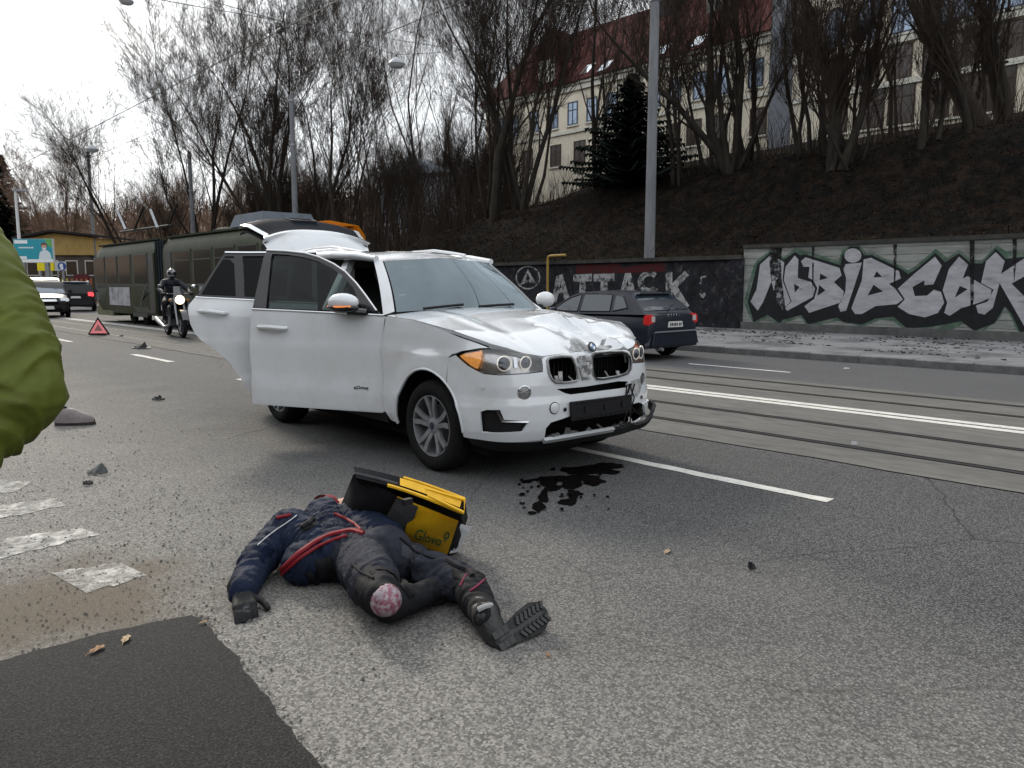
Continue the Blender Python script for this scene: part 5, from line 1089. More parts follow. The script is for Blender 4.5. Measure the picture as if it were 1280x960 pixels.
# ---- open doors (built in the door's own plane: u back from the hinge, z up)
def door(H, ang, outl_, glz, name, handle, label, belt, gm, extra):
    du = Vector((math.cos(R(ang)), math.sin(R(ang)), 0)); dn_ = Vector((-du.y, du.x, 0))
    dl_ = math.radians(ang-180); on = Vector((math.sin(dl_), -math.cos(dl_), 0))
    def D(u, z, o=0.0): return Vector((H[0], H[1], 0))+du*u-on*(interp(SIDE, z)*.8-o+.02*((u-.6)**2)) + Vector((0, 0, z))
    ref = D(.6, 1.0)-on*3
    low_ = outl_['low']; fr = outl_['frame']
    q = MB(); panel(q, low_, lambda u, v: D(u, v), step=(.06, .04), thick=.09, ref=ref); dr = q.build('door', m_wp, suv, smooth=True, angle=38, recalc=False); dr.name = 'door'
    tag(dr, label)
    q = MB(); panel(q, fr, lambda u, v: D(u, v, -.006), holes=[glz], step=(.1, .06), thick=.045, ref=ref); q.build('window_frame', m_gloss, dr, smooth=True, angle=38, recalc=False)
    q = MB(); panel(q, glz, lambda u, v: D(u, v, -.022), step=(.15, .1)); q.build('window_glass', gm, dr, smooth=True)
    q = MB(); q.tube([D(u, z, .004) for u, z in belt], .008, 6); q.build('belt_trim', m_chr, dr, smooth=True)
    q = MB(); q.tube([D(u, z, .0) for u, z in outl_['top']], .010, 6); q.build('frame_trim', m_chr, dr, smooth=True)
    (ha, hz), (hb, hz2) = handle
    q = MB(); q.tube([D(ha, hz, .008), D(ha+(hb-ha)*.12, hz, .038), D((ha+hb)/2, (hz+hz2)/2+.004, .045), D(hb-(hb-ha)*.12, hz2, .038), D(hb, hz2, .008)], [.016, .02, .021, .02, .016], 8); q.build('handle', m_wp, dr, smooth=True)
    q = MB(); q.tube([D(ha+(hb-ha)*.1, hz+.012, .046), D(hb-(hb-ha)*.1, hz2+.012, .046)], .005, 6); q.build('handle_trim', m_chr, dr, smooth=True)
    q = MB(); c = ((ha+hb)/2, (hz+hz2)/2-.012); panel(q, circ(c[0], c[1], abs(hb-ha)*.36, 18, .042), lambda u, v: D(u, v, .003), step=None); q.build('handle_recess', mat('recess paint', (.5, .51, .52), .4), dr)
    q = MB(); xs_ = [p[0] for p in low_]; q.tube([D(.05, .66, .0), D(max(xs_)-.1, .67, .0)], .004, 4)
    cu_, cv_ = sum(p[0] for p in low_)/len(low_), sum(p[1] for p in low_)/len(low_); q = MB(); panel(q, [(cu_+(a-cu_)*.92, cv_+(c-cv_)*.92) for a, c in low_], lambda u, v: D(u, v, -.13), step=(.3, .3)); q.build('door_card', m_int, dr)
    return dr, D
low1 = [(0, .40), (.03, .385), (1.40, .385), (1.412, .40), (1.415, .8), (1.405, 1.262), (.0, 1.222)]
fr1 = [(.04, 1.224), (1.405, 1.263), (1.41, 1.81), (1.2, 1.80), (.95, 1.775), (.772, 1.735), (.6, 1.67), (.467, 1.602), (.33, 1.50), (.203, 1.385), (.08, 1.265)]
gl1 = [(.22, 1.262), (1.25, 1.275), (1.325, 1.775), (1.15, 1.765), (.95, 1.738), (.772, 1.695), (.62, 1.635), (.5, 1.57), (.36, 1.465)]
fd, FD = door((-.69, -.955), -151.39, dict(low=low1, frame=fr1, top=fr1[2:]), gl1, 'door', ((1.32, 1.108), (.985, 1.10)), 'open front door with body coloured mirror', [(.0, 1.228), (.7, 1.248), (1.40, 1.266)], m_glass, None)
low2 = [(0, .45), (.66, .46), (.74, .60), (.83, .75), (.965, .885), (1.08, .97), (1.13, 1.03), (1.168, 1.12), (1.188, 1.25), (1.18, 1.30), (1.125, 1.37), (.634, 1.34), (0, 1.30)]
fr2 = [(0, 1.30), (.634, 1.342), (1.12, 1.372), (.97, 1.62), (.865, 1.80), (.648, 1.80), (.0, 1.81)]
gl2 = [(.05, 1.345), (.68, 1.375), (.70, 1.765), (.05, 1.775)]
rd, RD = door((-1.9, -.95), -118, dict(low=low2, frame=fr2, top=fr2[4:]), gl2, 'door', ((1.09, 1.243), (.83, 1.22)), 'open rear door with dark privacy window', [(.0, 1.31), (.634, 1.346), (1.12, 1.374)], m_priv, None)
q = MB(); panel(q, [(.76, 1.385), (1.07, 1.40), (.96, 1.60), (.86, 1.765), (.78, 1.765)], lambda u, v: RD(u, v, .002), step=None); q.build('quarter_light', m_priv, rd)
# model script on the lower front door (illegible smear in the photo is dark capitals)
vs_, fs_ = text_mesh('xDrive', .05); q = MB(); q.add([FD(.30-v.x*1.05, .585+v.y*.8, .003+v.z) for v in vs_], fs_); q.build('door_script', m_gloss, fd, recalc=False)
# wing mirror on the open door
mc = FD(.34, 1.315, .13); q = MB(); du = (FD(1, 1)-FD(0, 1)).normalized(); on = (FD(.5, 1, .1)-FD(.5, 1, 0)).normalized()
Mr = Matrix((du, on, Vector((0, 0, 1)))).transposed()
q.ball(mc+Vector((0, 0, .025)), (.15, .095, .078), 10, 0, Mr); mo = q.build('wing_mirror', m_wp, fd, smooth=True, angle=80)
q = MB(); q.ball(mc-Vector((0, 0, .022)), (.148, .092, .05), 10, 0, Mr); q.tube([mc-Vector((0, 0, .05))-du*.04, FD(.16, 1.25, .03)], [.04, .03], 8); q.build('mirror_base', m_gloss, mo, smooth=True)
q = MB(); q.tube([mc+du*.135-Vector((0, 0, .012))+on*.03, mc+on*.10-Vector((0, 0, .014)), mc-du*.11-Vector((0, 0, .012))+on*.055], .008, 6); q.build('mirror_indicator', mat('amber strip', (.75, .22, .05), .3, emit=.35, ecol=(1, .3, .08)), mo, smooth=True)
# left mirror
q = MB(); c = Vector((-.86, 1.09, 1.34)); q.ball(c, (.075, .12, .08), 10); mo = q.build('wing_mirror', m_wp, suv, smooth=True, angle=80); q = MB(); q.tube([c-Vector((0, .06, .07)), Vector((-.82, .9, 1.24))], .03, 8); q.build('mirror_base', m_gloss, mo)
# ---- tailgate, raised
def tg(a, c):        # a 0 right..1 left across, c 0 hinge..1 tip
    t = -1+2*a; prof = [(0, (-3.60, 1.84)), (.16, (-3.70, 2.02)), (.34, (-3.82, 2.14)), (.42, (-3.9, 2.17)), (.75, (-4.20, 2.29)), (.92, (-4.40, 2.315)), (1.0, (-4.48, 2.27))]
    x = interp([(k, p[0]) for k, p in prof], c); z = interp([(k, p[1]) for k, p in prof], c); wd = interp([(0, .64), (.34, .70), (.42, .66), (.8, .76), (1, .74)], c)
    return Vector((x+.10*t*t*(c > .3), t*wd, z-.10*abs(t)**2.6-.02*t*t))
q = MB(); q.grid(lambda a, c: tg(a, c*.38), 18, 8); tgo = q.build('tailgate', m_wp, suv, smooth=True, angle=50)
tag(tgo, 'raised tailgate with dark rear window')
q = MB(); q.grid(lambda a, c: tg(.0+1.0*a, .38+.50*c), 18, 8); q.build('rear_window', mat('rear glass', (.006, .009, .015), .7, spec=.02), tgo, smooth=True, angle=50)
q = MB(); q.grid(lambda a, c: tg(a, .88+.12*c)+Vector((0, 0, .004)), 18, 4); q.build('tailgate_rim', m_wp, tgo, smooth=True, angle=60)
for sg in (0.0, .955): q = MB(); q.grid(lambda a, c: tg(sg+.045*a, .36+.56*c)+Vector((0, 0, .006)), 2, 10); q.build('tailgate_side', m_wp, tgo, smooth=True)
q = MB(); c = [tg(.40, .70), tg(.62, .70), tg(.62, .86), tg(.40, .86)]; q.tube([p+Vector((0, 0, .014)) for p in c], .012, 6, closed=True); q.build('high_brake_light', m_gloss, tgo)
q = MB(); q.grid(lambda a, c: tg(a, c)-Vector((-.03, 0, .07)), 14, 10); q.build('tailgate_lining', m_int, tgo, recalc=False)
q = MB(); q.tube([Vector((-3.55, .6, 1.5)), tg(.95, .55)], .014, 6); q.tube([Vector((-3.55, -.6, 1.5)), tg(.05, .55)], .014, 6); q.build('gas_strut', m_blk, suv)
# ---- interior
q = MB(); q.bbox((-3.9, -.82, .36), (-.2, .82, .44)); q.bbox((-.62, -.80, .44), (-.35, .80, 1.1)); q.build('floor_pan', m_int, suv)
q = MB(); q.grid(lambda a, c: Vector((-.66-.42*c, -.80+1.6*a, 1.20-.03*c-.05*c*c)), 10, 4); q.bbox((-1.08, -.8, .75), (-.7, .8, 1.11)); q.build('dashboard', m_int, suv)
q = MB(); c = Vector((-1.22, .38, 1.06)); rot = Matrix.Rotation(R(-65), 3, 'Y'); q.tube([c+rot @ Vector((.185*math.cos(a), .185*math.sin(a), 0)) for a in np.linspace(0, 6.28, 24)[:-1]], .016, 6, closed=True); q.tube([c-rot @ Vector((0, 0, .02)), c+Vector((.3, 0, -.08))], .03, 6); q.build('steering_wheel', m_leather, suv, smooth=True)
def seat(x, y, wd):
    q = MB(); q.box((x, y, .72), (.52, wd, .2), None, 0, .92); s = q.build('seat', m_leather, suv)
    q = MB(); q.box((x-.30, y, 1.10), (.18, wd*.98, .72), Matrix.Rotation(R(-14), 3, 'Y'), 0, .82); q.build('backrest', m_leather, s)
    for k in ([0] if wd < .7 else [-.42, 0, .42]): q = MB(); q.box((x-.40, y+k, 1.55), (.12, .27, .2), Matrix.Rotation(R(-10), 3, 'Y'), 0, .8); q.build('headrest', m_leather, s)
seat(-1.62, -.38, .52); seat(-1.62, .38, .52); seat(-2.55, 0, 1.35)
q = MB(); q.bbox((-3.8, -.8, .2), (.55, .8, .34)); q.bbox((-.42, -.62, .34), (.42, .62, .9)); q.build('underbody', m_und, suv)
# ---- wheels
def wheel(x, y, out_, r=.369, w_=.255, steer=0, spin=0):
    M = Matrix.Translation((x, y, r)) @ Matrix.Rotation(steer, 4, 'Z') @ Matrix.Rotation(math.pi/2 if out_ < 0 else -math.pi/2, 4, 'X')      # local +z is outward
    h2 = w_/2; q = MB()
    q.lathe([(.246, -h2+.02), (.30, -h2), (r-.02, -h2+.015), (r-.003, -h2+.05), (r, -h2+.07), (r, -.052), (r-.010, -.05), (r-.010, -.042), (r, -.04), (r, .0), (r-.010, .002), (r-.010, .010), (r, .012), (r, .06), (r-.008, .062), (r-.008, .068), (r, .07), (r-.004, h2-.04), (r-.018, h2-.016), (.325, h2+.002), (.29, h2+.004), (.262, h2-.002), (.248, h2-.018)], M, 48)
    t = q.build('wheel', m_tyre, suv, smooth=True, angle=50)
    q = MB(); q.lathe([(.248, h2-.02), (.246, h2-.012), (.236, h2-.014), (.230, h2-.04), (.222, -h2+.03)], M, 48); rm = q.build('rim', m_alloy, t, smooth=True, angle=40)
    q = MB()
    for k in range(10):
        a = spin+k*math.pi/5+(.15 if k % 2 else -.15); b_ = spin+k*math.pi/5+(.05 if k % 2 else -.05)+(0 if k % 2 else 0)
        a2 = spin+(k//2)*2*math.pi/5+(-.20 if k % 2 == 0 else .20)*.9; a1 = spin+(k//2)*2*math.pi/5+(-.34 if k % 2 == 0 else .34)
        p0 = Vector((.055*math.cos(a1), .055*math.sin(a1), h2-.05)); p1 = Vector((.15*math.cos(a2), .15*math.sin(a2), h2-.032)); p2 = Vector((.238*math.cos(a2+(.06 if k % 2 else -.06)), .238*math.sin(a2+(.06 if k % 2 else -.06)), h2-.018))
        for u, v in ((p0, p1), (p1, p2)):
            n0 = len(q.v); q.bar(u, v, .038, .026)
    q.v = [tuple(M @ Vector(v)) for v in q.v]; q.build('spoke', m_alloy, t)
    q = MB(); q.lathe([(.001, h2-.022), (.03, h2-.023), (.062, h2-.032), (.07, h2-.06)], M, 20); q.build('hub', m_alloy, t, smooth=True)
    q = MB(); q.lathe([(.001, h2-.0195), (.030, h2-.0215)], M, 20); q.build('hub_cap', mat('hub roundel', (.012, .022, .05), .3), t)
    q = MB(); q.lathe([(.001, -.03), (.17, -.03), (.17, -.01), (.001, -.01)], M, 30); q.build('brake_disc', mat('brake steel', (.12, .12, .12), .4, .8), t, smooth=True, angle=40)
    q = MB(); q.lathe([(.001, -.045), (.228, -.045)], M, 30); q.build('wheel_back', m_dark, t)
wheel(0, -.825, -1, spin=.35, steer=R(2)); wheel(0, .825, 1, spin=.1, steer=R(2)); wheel(-2.933, -.825, -1, spin=.7); wheel(-2.933, .825, 1, spin=.9)
# =================================================================== OTHER CARS (profile car: x forward, y left, origin under the middle)
def profile_car(name, loc, rz, label, paint, L, W_, low, gh, wheels, r, feats, glassm=None, rub=0.0, group=None):
    """low: stations (x, z_bottom, z_shoulder, z_top, halfwidth factor); gh: greenhouse outline (x, z) from bonnet foot over the roof to the tail foot."""
    t = empty(name, loc, rz, label, 'car', group); hw = W_/2
    n = len(low); q = MB(); vs = []; per = None
    for x, zb, zs, zt, f in low:
        w0 = hw*f; row = [(w0*.90, zb), (w0*.985, zb+.10), (w0*.99, zb+(zs-zb)*.45), (w0, zb+(zs-zb)*.75), (w0*.985, zs), (w0*.93, zs+(zt-zs)*.65), (w0*.78, zt), (w0*.4, zt+.015), (0, zt+.02)]
        full = [(x, a, z) for a, z in row]+[(x, -a, z) for a, z in row[-2::-1]]; per = len(full); vs += full
    fs = [(i*per+k, i*per+k+1, (i+1)*per+k+1, (i+1)*per+k) for i in range(n-1) for k in range(per-1)]+[(i*per+per-1, i*per, (i+1)*per, (i+1)*per+per-1) for i in range(n-1)]+[tuple(range(per)), tuple((n-1)*per+k for k in range(per-1, -1, -1))]
    q.add(vs, fs); body = q.build('body', paint, t, smooth=True, angle=32)
    zmin = min(p[1] for p in gh); zmax = max(p[1] for p in gh)
    def side_y(z): k = (z-zmin)/(zmax-zmin); return hw*(.955-.235*k**1.15)
    # greenhouse: roof skin, pillars come from the outline rim, glass panes set in
    q = MB(); P_ = [(x, z) for x, z in gh]; m = len(P_)
    for sg in (1, -1): q.add([(x, sg*side_y(z), z) for x, z in P_], [tuple(range(m))])
    q.add([(x, side_y(z), z) for x, z in P_]+[(x, 0, z+.02*(z > zmin+.15)) for x, z in P_]+[(x, -side_y(z), z) for x, z in P_], [(i, i+1, m+i+1, m+i) for i in range(m-1)]+[(m+i, m+i+1, 2*m+i+1, 2*m+i) for i in range(m-1)])
    cab = q.build('cabin', paint, t, smooth=True, angle=30)
    for pts_ in feats.get('side_windows', []):
        for sg in (1, -1):
            q = MB(); panel(q, pts_, lambda u, v: (u, sg*(side_y(v)+.006), v), step=(None, .1), ref=(0, 0, .8)); q.build('side_window', glassm, t, recalc=False)
            q = MB(); q.tube([(u, sg*(side_y(v)+.008), v) for u, v in pts_], .012, 5, closed=True); q.build('window_seal', m_gloss, t)
    for nm, (a, b_) in feats.get('screens', {}).items():      # from outline point a to b along the cabin top
        (x0, z0), (x1, z1) = a, b_; nrm = Vector((z1-z0, 0, -(x1-x0))).normalized()
        if nrm.z < 0: nrm = -nrm
        q = MB(); q.grid(lambda u, v: Vector((x0+(x1-x0)*(.04+.9*v), (2*u-1)*(side_y(z0+(z1-z0)*(.04+.9*v))-.07), z0+(z1-z0)*(.04+.9*v)+.012*math.sin(math.pi*u)))+nrm*.022, 8, 3); q.build(nm, glassm, t, smooth=True)
    for x, y in wheels:
        sg = 1 if y > 0 else -1; M = Matrix.Translation((x, y, r)) @ Matrix.Rotation(-sg*math.pi/2, 4, 'X')
        q = MB(); q.lathe([(.001, -.09), (r*.95, -.09), (r, -.06), (r, .06), (r*.96, .088), (r*.68, .095), (r*.64, .07)], M, 28); wt = q.build('wheel', m_tyre, t, smooth=True, angle=40)
        q = MB(); q.lathe([(r*.66, .08), (r*.63, .06), (r*.60, .02), (.001, .02)], M, 24)
        q.build('rim', m_int, wt, smooth=True, angle=40)
        q = MB()
        for k in range(6): a = k*math.pi/3; q.bar((r*.1*math.cos(a), r*.1*math.sin(a), .06), (r*.63*math.cos(a), r*.63*math.sin(a), .068), .06, .02)
        q.lathe([(.001, .075), (r*.16, .07), (r*.18, .04)], None, 12); q.v = [tuple(M @ Vector(v)) for v in q.v]; q.build('spoke', m_alloy, wt)
        q = MB(); c_ = circ(x, r, r*1.16, 26, None, -20, 200); yy = hw*feats.get('archw', .992)
        panel(q, c_, lambda u, v: (u, sg*(yy+.004), v), step=None, thick=.02, ref=(x, 0, r)); q.build('wheel_arch', m_dark, t, recalc=False)
        wt.location = (0, sg*(hw-.085-abs(y)), 0)
    for nm, c, d, m_ in feats.get('boxes', []):
        ys = (1, -1) if isinstance(nm, tuple) else (1,)
        for sg in ys:
            q = MB(); q.box((c[0], c[1]*sg, c[2]), d, taper=.88); o_ = q.build(nm[0] if isinstance(nm, tuple) else nm, m_, t)
            bm = bmesh.new(); bm.from_mesh(o_.data); bmesh.ops.bevel(bm, geom=bm.edges[:], offset=min(d)*.22, segments=2, affect='EDGES'); bm.to_mesh(o_.data); bm.free()
    return t
m_navy = mat('dark navy car paint', (.006, .009, .018), .35, coat=.12, spec=.3, var=.1, vscale=2); m_blkp = mat('black car paint', (.006, .006, .007), .38, coat=.1, spec=.25)
m_cg = mat('dark car window', (.02, .03, .042), .05, spec=.8); m_tail = mat('red tail lamp', (.30, .012, .012), .2, emit=.12, ecol=(1, .05, .05)); m_tailw = mat('clear tail lamp', (.45, .40, .40), .2); m_plate = mat('white number plate', (.55, .55, .53), .5)
m_brake = mat('lit brake lamp', (.7, .03, .04), .2, emit=1.2, ecol=(1, .06, .08)); m_hl = mat('head lamp', (.6, .62, .65), .08, .4)
# dark navy hatchback driving away on the far lane
AO = Vector((12.95, 11.28, 0))
audi = profile_car('dark_hatchback', AO, R(90), 'dark navy hatchback by the far kerb, its rear lamps towards us', m_navy, 4.15, 1.73,
    [(-2.08, .42, .62, .80, .82), (-2.03, .30, .68, .93, .94), (-1.85, .24, .72, .98, .99), (-1.2, .20, .74, .98, 1), (0, .19, .74, .96, 1), (1.0, .19, .72, .94, 1), (1.25, .2, .70, .91, .99), (1.75, .22, .66, .82, .96), (2.0, .28, .60, .72, .88), (2.08, .36, .52, .62, .76)],
    [(.98, .92), (.60, 1.14), (.33, 1.30), (.04, 1.39), (-.5, 1.42), (-1.1, 1.405), (-1.42, 1.36), (-1.72, 1.16), (-1.94, .95)], [(1.27, -.76), (1.27, .76), (-1.24, -.76), (-1.24, .76)], .31,
    dict(side_windows=[[(.74, .985), (.48, 1.17), (.29, 1.27), (.05, 1.335), (-.02, 1.35), (-.02, .985)], [(-.10, .985), (-.10, 1.352), (-.5, 1.362), (-.92, 1.352), (-.98, 1.0)], [(-1.06, 1.005), (-1.02, 1.345), (-1.24, 1.315), (-1.44, 1.08)]],
         screens={'windscreen': ((.98, .92), (.04, 1.39)), 'rear_window': ((-1.88, .99), (-1.42, 1.36))},
         boxes=[('rear_bumper', (-2.02, 0, .44), (.24, 1.68, .34), m_navy), ('bumper_strip', (-2.135, 0, .60), (.03, 1.5, .03), mat('grey strip', (.16, .17, .18), .4)), (('tail_light',), (0, 0, -5), (.01, .01, .01), m_tail), ('number_plate', (-2.10, 0, .74), (.03, .50, .12), m_plate),
                ('rear_spoiler', (-1.46, 0, 1.372), (.20, 1.10, .03), m_navy), ('exhaust', (-2.1, .5, .25), (.2, .07, .07), m_alloy)]), m_cg)
for o_ in [x for x in audi.children if x.name.startswith('tail_light')]: bpy.data.objects.remove(o_)
for sg in (1, -1):
    q = MB(); q.box((-1.985, sg*.735, .845), (.16, .22, .21), taper=.9); tl = q.build('tail_light', m_tail, audi); bm = bmesh.new(); bm.from_mesh(tl.data); bmesh.ops.bevel(bm, geom=bm.edges[:], offset=.03, segments=2, affect='EDGES'); bm.to_mesh(tl.data); bm.free()
    q = MB(); q.box((-2.066, sg*.69, .86), (.02, .10, .11)); q.build('reversing_lamp', m_tailw, tl)
    q = MB(); q.ball((.62, sg*.93, 1.0), (.07, .11, .07), 8); q.build('wing_mirror', m_navy, audi, smooth=True)
    for x, z in ((-.35, .86), (.62, .84)): q = MB(); q.tube([(x-.09, sg*.872, z), (x-.05, sg*.895, z), (x+.05, sg*.895, z), (x+.09, sg*.872, z)], .016, 6); q.build('door_handle', m_navy, audi, smooth=True)
    for x in (-.06, 1.0): q = MB(); q.tube([(x, sg*.868, .30), (x, sg*.872, .62), (x-.03, sg*.855, .9)], .006, 4); q.build('door_gap', m_dark, audi)
q = MB()
for k in range(7): q.box((-2.117, -.17+k*.055+(.02 if k > 1 else 0), .74), (.006, .03, .06))
q.build('plate_mark', m_dark, audi)
audi.scale = (.92, 1, .965); audi.location.y = 9.2+2.08*.92
q = MB(); q.tube([(-1.90, 0, 1.02), (-1.80, -.2, 1.10), (-1.73, -.42, 1.15)], .012, 5); q.build('wiper', m_blk, audi)
q = MB(); q.tube([(-1.0, 0, 1.42), (-1.25, 0, 1.62)], .008, 5); q.build('aerial', m_blk, audi)
for k in (-.135, -.045, .045, .135):
    q = MB(); q.tube([(-2.045, k+.05*math.cos(a), .905+.05*math.sin(a)) for a in np.linspace(0, 6.28, 14)[:-1]], .007, 4, closed=True); q.build('emblem_ring', m_chr, audi)
# dark car facing us, far left
d = 37; p = depth(52, 357, d); p.z = 0
dcar = profile_car('dark_crossover', p, R(90)+math.pi-R(8), 'black car facing us behind the olive jacket at far left', m_blkp, 4.4, 1.95,
    [(-2.2, .45, .8, 1.0, .85), (-1.9, .28, .9, 1.15, 1), (0, .25, .9, 1.12, 1), (1.0, .25, .9, 1.12, 1), (1.7, .26, .86, 1.05, .97), (2.1, .30, .74, .92, .90), (2.22, .40, .6, .74, .80)],
    [(1.15, 1.08), (.4, 1.60), (0, 1.80), (-.6, 1.86), (-1.4, 1.82), (-1.9, 1.5), (-2.1, 1.12)], [(1.35, -.9), (1.35, .9), (-1.3, -.9), (-1.3, .9)], .38,
    dict(side_windows=[[(.75, 1.18), (.3, 1.55), (0, 1.7), (-.1, 1.7), (-.1, 1.18)], [(-.2, 1.18), (-.2, 1.72), (-1.2, 1.7), (-1.5, 1.22)]], screens={'windscreen': ((1.15, 1.08), (0, 1.80)), 'rear_window': ((-2.05, 1.18), (-1.4, 1.82))},
         boxes=[(('headlight',), (2.10, .72, .84), (.2, .40, .17), m_hl), ('grille', (2.2, 0, .78), (.1, .9, .16), m_chr), ('grille_mesh', (2.22, 0, .70), (.08, 1.0, .16), m_dark), ('number_plate', (2.26, 0, .48), (.04, .6, .15), m_plate), ('lower_grille', (2.2, 0, .40), (.1, 1.3, .14), m_dark), (('wing_mirror',), (.95, 1.08, 1.2), (.12, .2, .15), m_blkp)]), m_ws2 if 'm_ws2' in globals() else mat('pale reflecting windscreen', (.10, .13, .17), .06, spec=1.0))
# dark estate with a lit brake lamp beyond it
d = 46; p = depth(96, 357, d); p.z = 0
ecar = profile_car('dark_estate', p, R(90)-R(16), 'dark estate car with glowing red tail lamp beside the tram', m_blkp, 4.5, 1.85,
    [(-2.2, .42, .85, 1.02, .88), (-2.0, .28, .9, 1.12, .98), (0, .25, .9, 1.1, 1), (1.2, .25, .86, 1.05, 1), (2.0, .3, .75, .9, .92), (2.2, .4, .6, .75, .8)],
    [(1.2, 1.05), (.5, 1.5), (.1, 1.66), (-.8, 1.72), (-1.7, 1.68), (-2.02, 1.3), (-2.14, 1.06)], [(1.35, -.86), (1.35, .86), (-1.3, -.86), (-1.3, .86)], .36,
    dict(side_windows=[[(.8, 1.14), (.4, 1.42), (.05, 1.58), (-.1, 1.58), (-.1, 1.14)], [(-.2, 1.14), (-.2, 1.6), (-1.0, 1.6), (-1.1, 1.14)], [(-1.2, 1.16), (-1.15, 1.6), (-1.6, 1.58), (-1.85, 1.2)]], screens={'windscreen': ((1.2, 1.05), (.1, 1.66)), 'rear_window': ((-2.08, 1.12), (-1.7, 1.68))},
         boxes=[(('tail_light',), (-2.12, .74, .98), (.2, .34, .26), m_brake), ('number_plate', (-2.2, 0, .82), (.05, .52, .12), m_plate), ('rear_bumper', (-2.18, 0, .5), (.2, 1.75, .3), m_blkp), (('roof_rail',), (-.7, .62, 1.75), (1.9, .05, .05), m_alloy), (('wing_mirror',), (.8, 1.0, 1.15), (.12, .18, .14), m_blkp), ('roof_spoiler', (-1.75, 0, 1.70), (.25, 1.2, .05), m_alloy)]), m_cg)
# =================================================================== PEOPLE
def seg_mesh(segs):
    q = MB()
    for p0, r0, p1, r1, *_ in segs:
        p0, p1 = Vector(p0), Vector(p1); n = 7; pts_, rr = [], []
        d = (p1-p0); L = d.length; dn_ = d/L if L > 1e-6 else Vector((0, 0, 1))
        for i in range(1, 5): a = math.pi/2*i/5; pts_.append(p0-dn_*r0*math.cos(a)); rr.append(r0*math.sin(a))
        for i in range(n+1): pts_.append(p0.lerp(p1, i/n)); rr.append(r0+(r1-r0)*i/n)
        for i in range(4, 0, -1): a = math.pi/2*i/5; pts_.append(p1+dn_*r1*math.cos(a)); rr.append(r1*math.sin(a))
        q.tube(pts_, rr, 14)
    return q
def body_mesh(name, segs, mats, parent, voxel=.012, fold=.006, ffreq=14.0, squash=None, smooth_it=3, floor=None, folds=None):
    q = seg_mesh(segs); me = bpy.data.meshes.new('tmp'); me.from_pydata(q.v, [], q.f); o = bpy.data.objects.new('tmp', me); COL.objects.link(o)
    if squash: 
        for v in me.vertices: v.co = squash(v.co.copy())
    m = o.modifiers.new('r', 'REMESH'); m.mode = 'VOXEL'; m.voxel_size = voxel; s_ = o.modifiers.new('s', 'SMOOTH'); s_.iterations = smooth_it; s_.factor = .5
    dg = bpy.context.evaluated_depsgraph_get(); nm = bpy.data.meshes.new_from_object(o.evaluated_get(dg)); bpy.data.objects.remove(o); bpy.data.meshes.remove(me)
    co = np.empty(len(nm.vertices)*3, dtype=np.float32); nm.vertices.foreach_get('co', co); co = co.reshape(-1, 3)
    no = np.empty_like(co); nm.vertices.foreach_get('normal', no.reshape(-1)) if False else None
    # nearest segment decides material
    ax_ = np.zeros((len(co), 3)); best = np.full(len(co), 1e9); mi = np.zeros(len(co), dtype=int); fo = np.ones(len(co))
    for p0, r0, p1, r1, m_, *ex in segs:
        a, b_ = np.array(p0), np.array(p1); d = b_-a; L2 = max(1e-9, d@d); t = np.clip(((co-a)@d)/L2, 0, 1); dist = np.linalg.norm(co-(a+t[:, None]*d), axis=1)/(r0+(r1-r0)*t)
        k = dist < best; best[k] = dist[k]; mi[k] = m_; ax_[k] = d/max(1e-6, math.sqrt(L2)); fo[k] = ex[0] if ex else 1.0
    nrm = [v.normal.copy() for v in nm.vertices]
    out_ = []
    for i in range(len(co)):
        p = Vector(co[i]); a = 0.0
        if fold:
            w_ = mnoise.noise_vector(p*3.0)*.35
            d_ = Vector(ax_[i]); pq = p+w_*.6; al = pq.dot(d_); qv = pq*ffreq*.55+d_*(al*ffreq*1.5); f = mnoise.noise(qv); f2 = mnoise.noise(qv*2.1+Vector((5, 1, 8))); g_ = mnoise.noise((p+w_)*ffreq*.6+Vector((9, 2, 4)))
            a = fold*fo[i]*(.8-2.4*abs(f))+fold*.55*fo[i]*(.6-2*abs(f2))+fold*.5*fo[i]*g_
            if folds: a += folds(p, mi[i])
        p = p+nrm[i]*a
        if floor is not None and p.z < floor: p.z = floor
        out_ += p[:]
    nm.vertices.foreach_set('co', out_)
    for m_ in mats: nm.materials.append(m_)
    pm = [int(mi[p.vertices[0]]) for p in nm.polygons]; nm.polygons.foreach_set('material_index', pm); nm.polygons.foreach_set('use_smooth', [True]*len(pm)); nm.update()
    ob = bpy.data.objects.new(name, nm); COL.objects.link(ob); ob.parent = parent; return ob
m_navyj = mat('navy quilted jacket', (.006, .011, .028), .8, spec=.2, var=.4, vscale=9, bump=.35, bscale=55); m_grey = mat('charcoal work trousers', (.018, .020, .029), .85, spec=.2, var=.45, vscale=8, bump=.35, bscale=60, col2=(.045, .046, .055), c2scale=5, c2pos=(.55, .8)); m_bkp = mat('black knee fabric', (.007, .007, .009), .8, spec=.2, var=.3, vscale=12)
m_glove = mat('black and grey glove', (.008, .008, .009), .7, var=.4, vscale=25, col2=(.10, .10, .105), c2scale=14, c2pos=(.58, .66)); m_skin = mat('skin', (.45, .27, .20), .55); m_hair = mat('dark hair', (.015, .011, .009), .6)
m_redtrim = mat('red trim fabric', (.19, .010, .016), .6, var=.3, vscale=20); m_boot = mat('black boot leather', (.012, .012, .012), .5, var=.3, vscale=20, bump=.2, bscale=80); m_sole = mat('worn rubber sole', (.03, .03, .03), .85, spec=.2, var=.4, vscale=25); m_pink = mat('pink patterned knee guard', (.26, .22, .24), .3, coat=.3, var=.4, vscale=30, col2=(.17, .04, .07), c2scale=34, c2pos=(.46, .56))
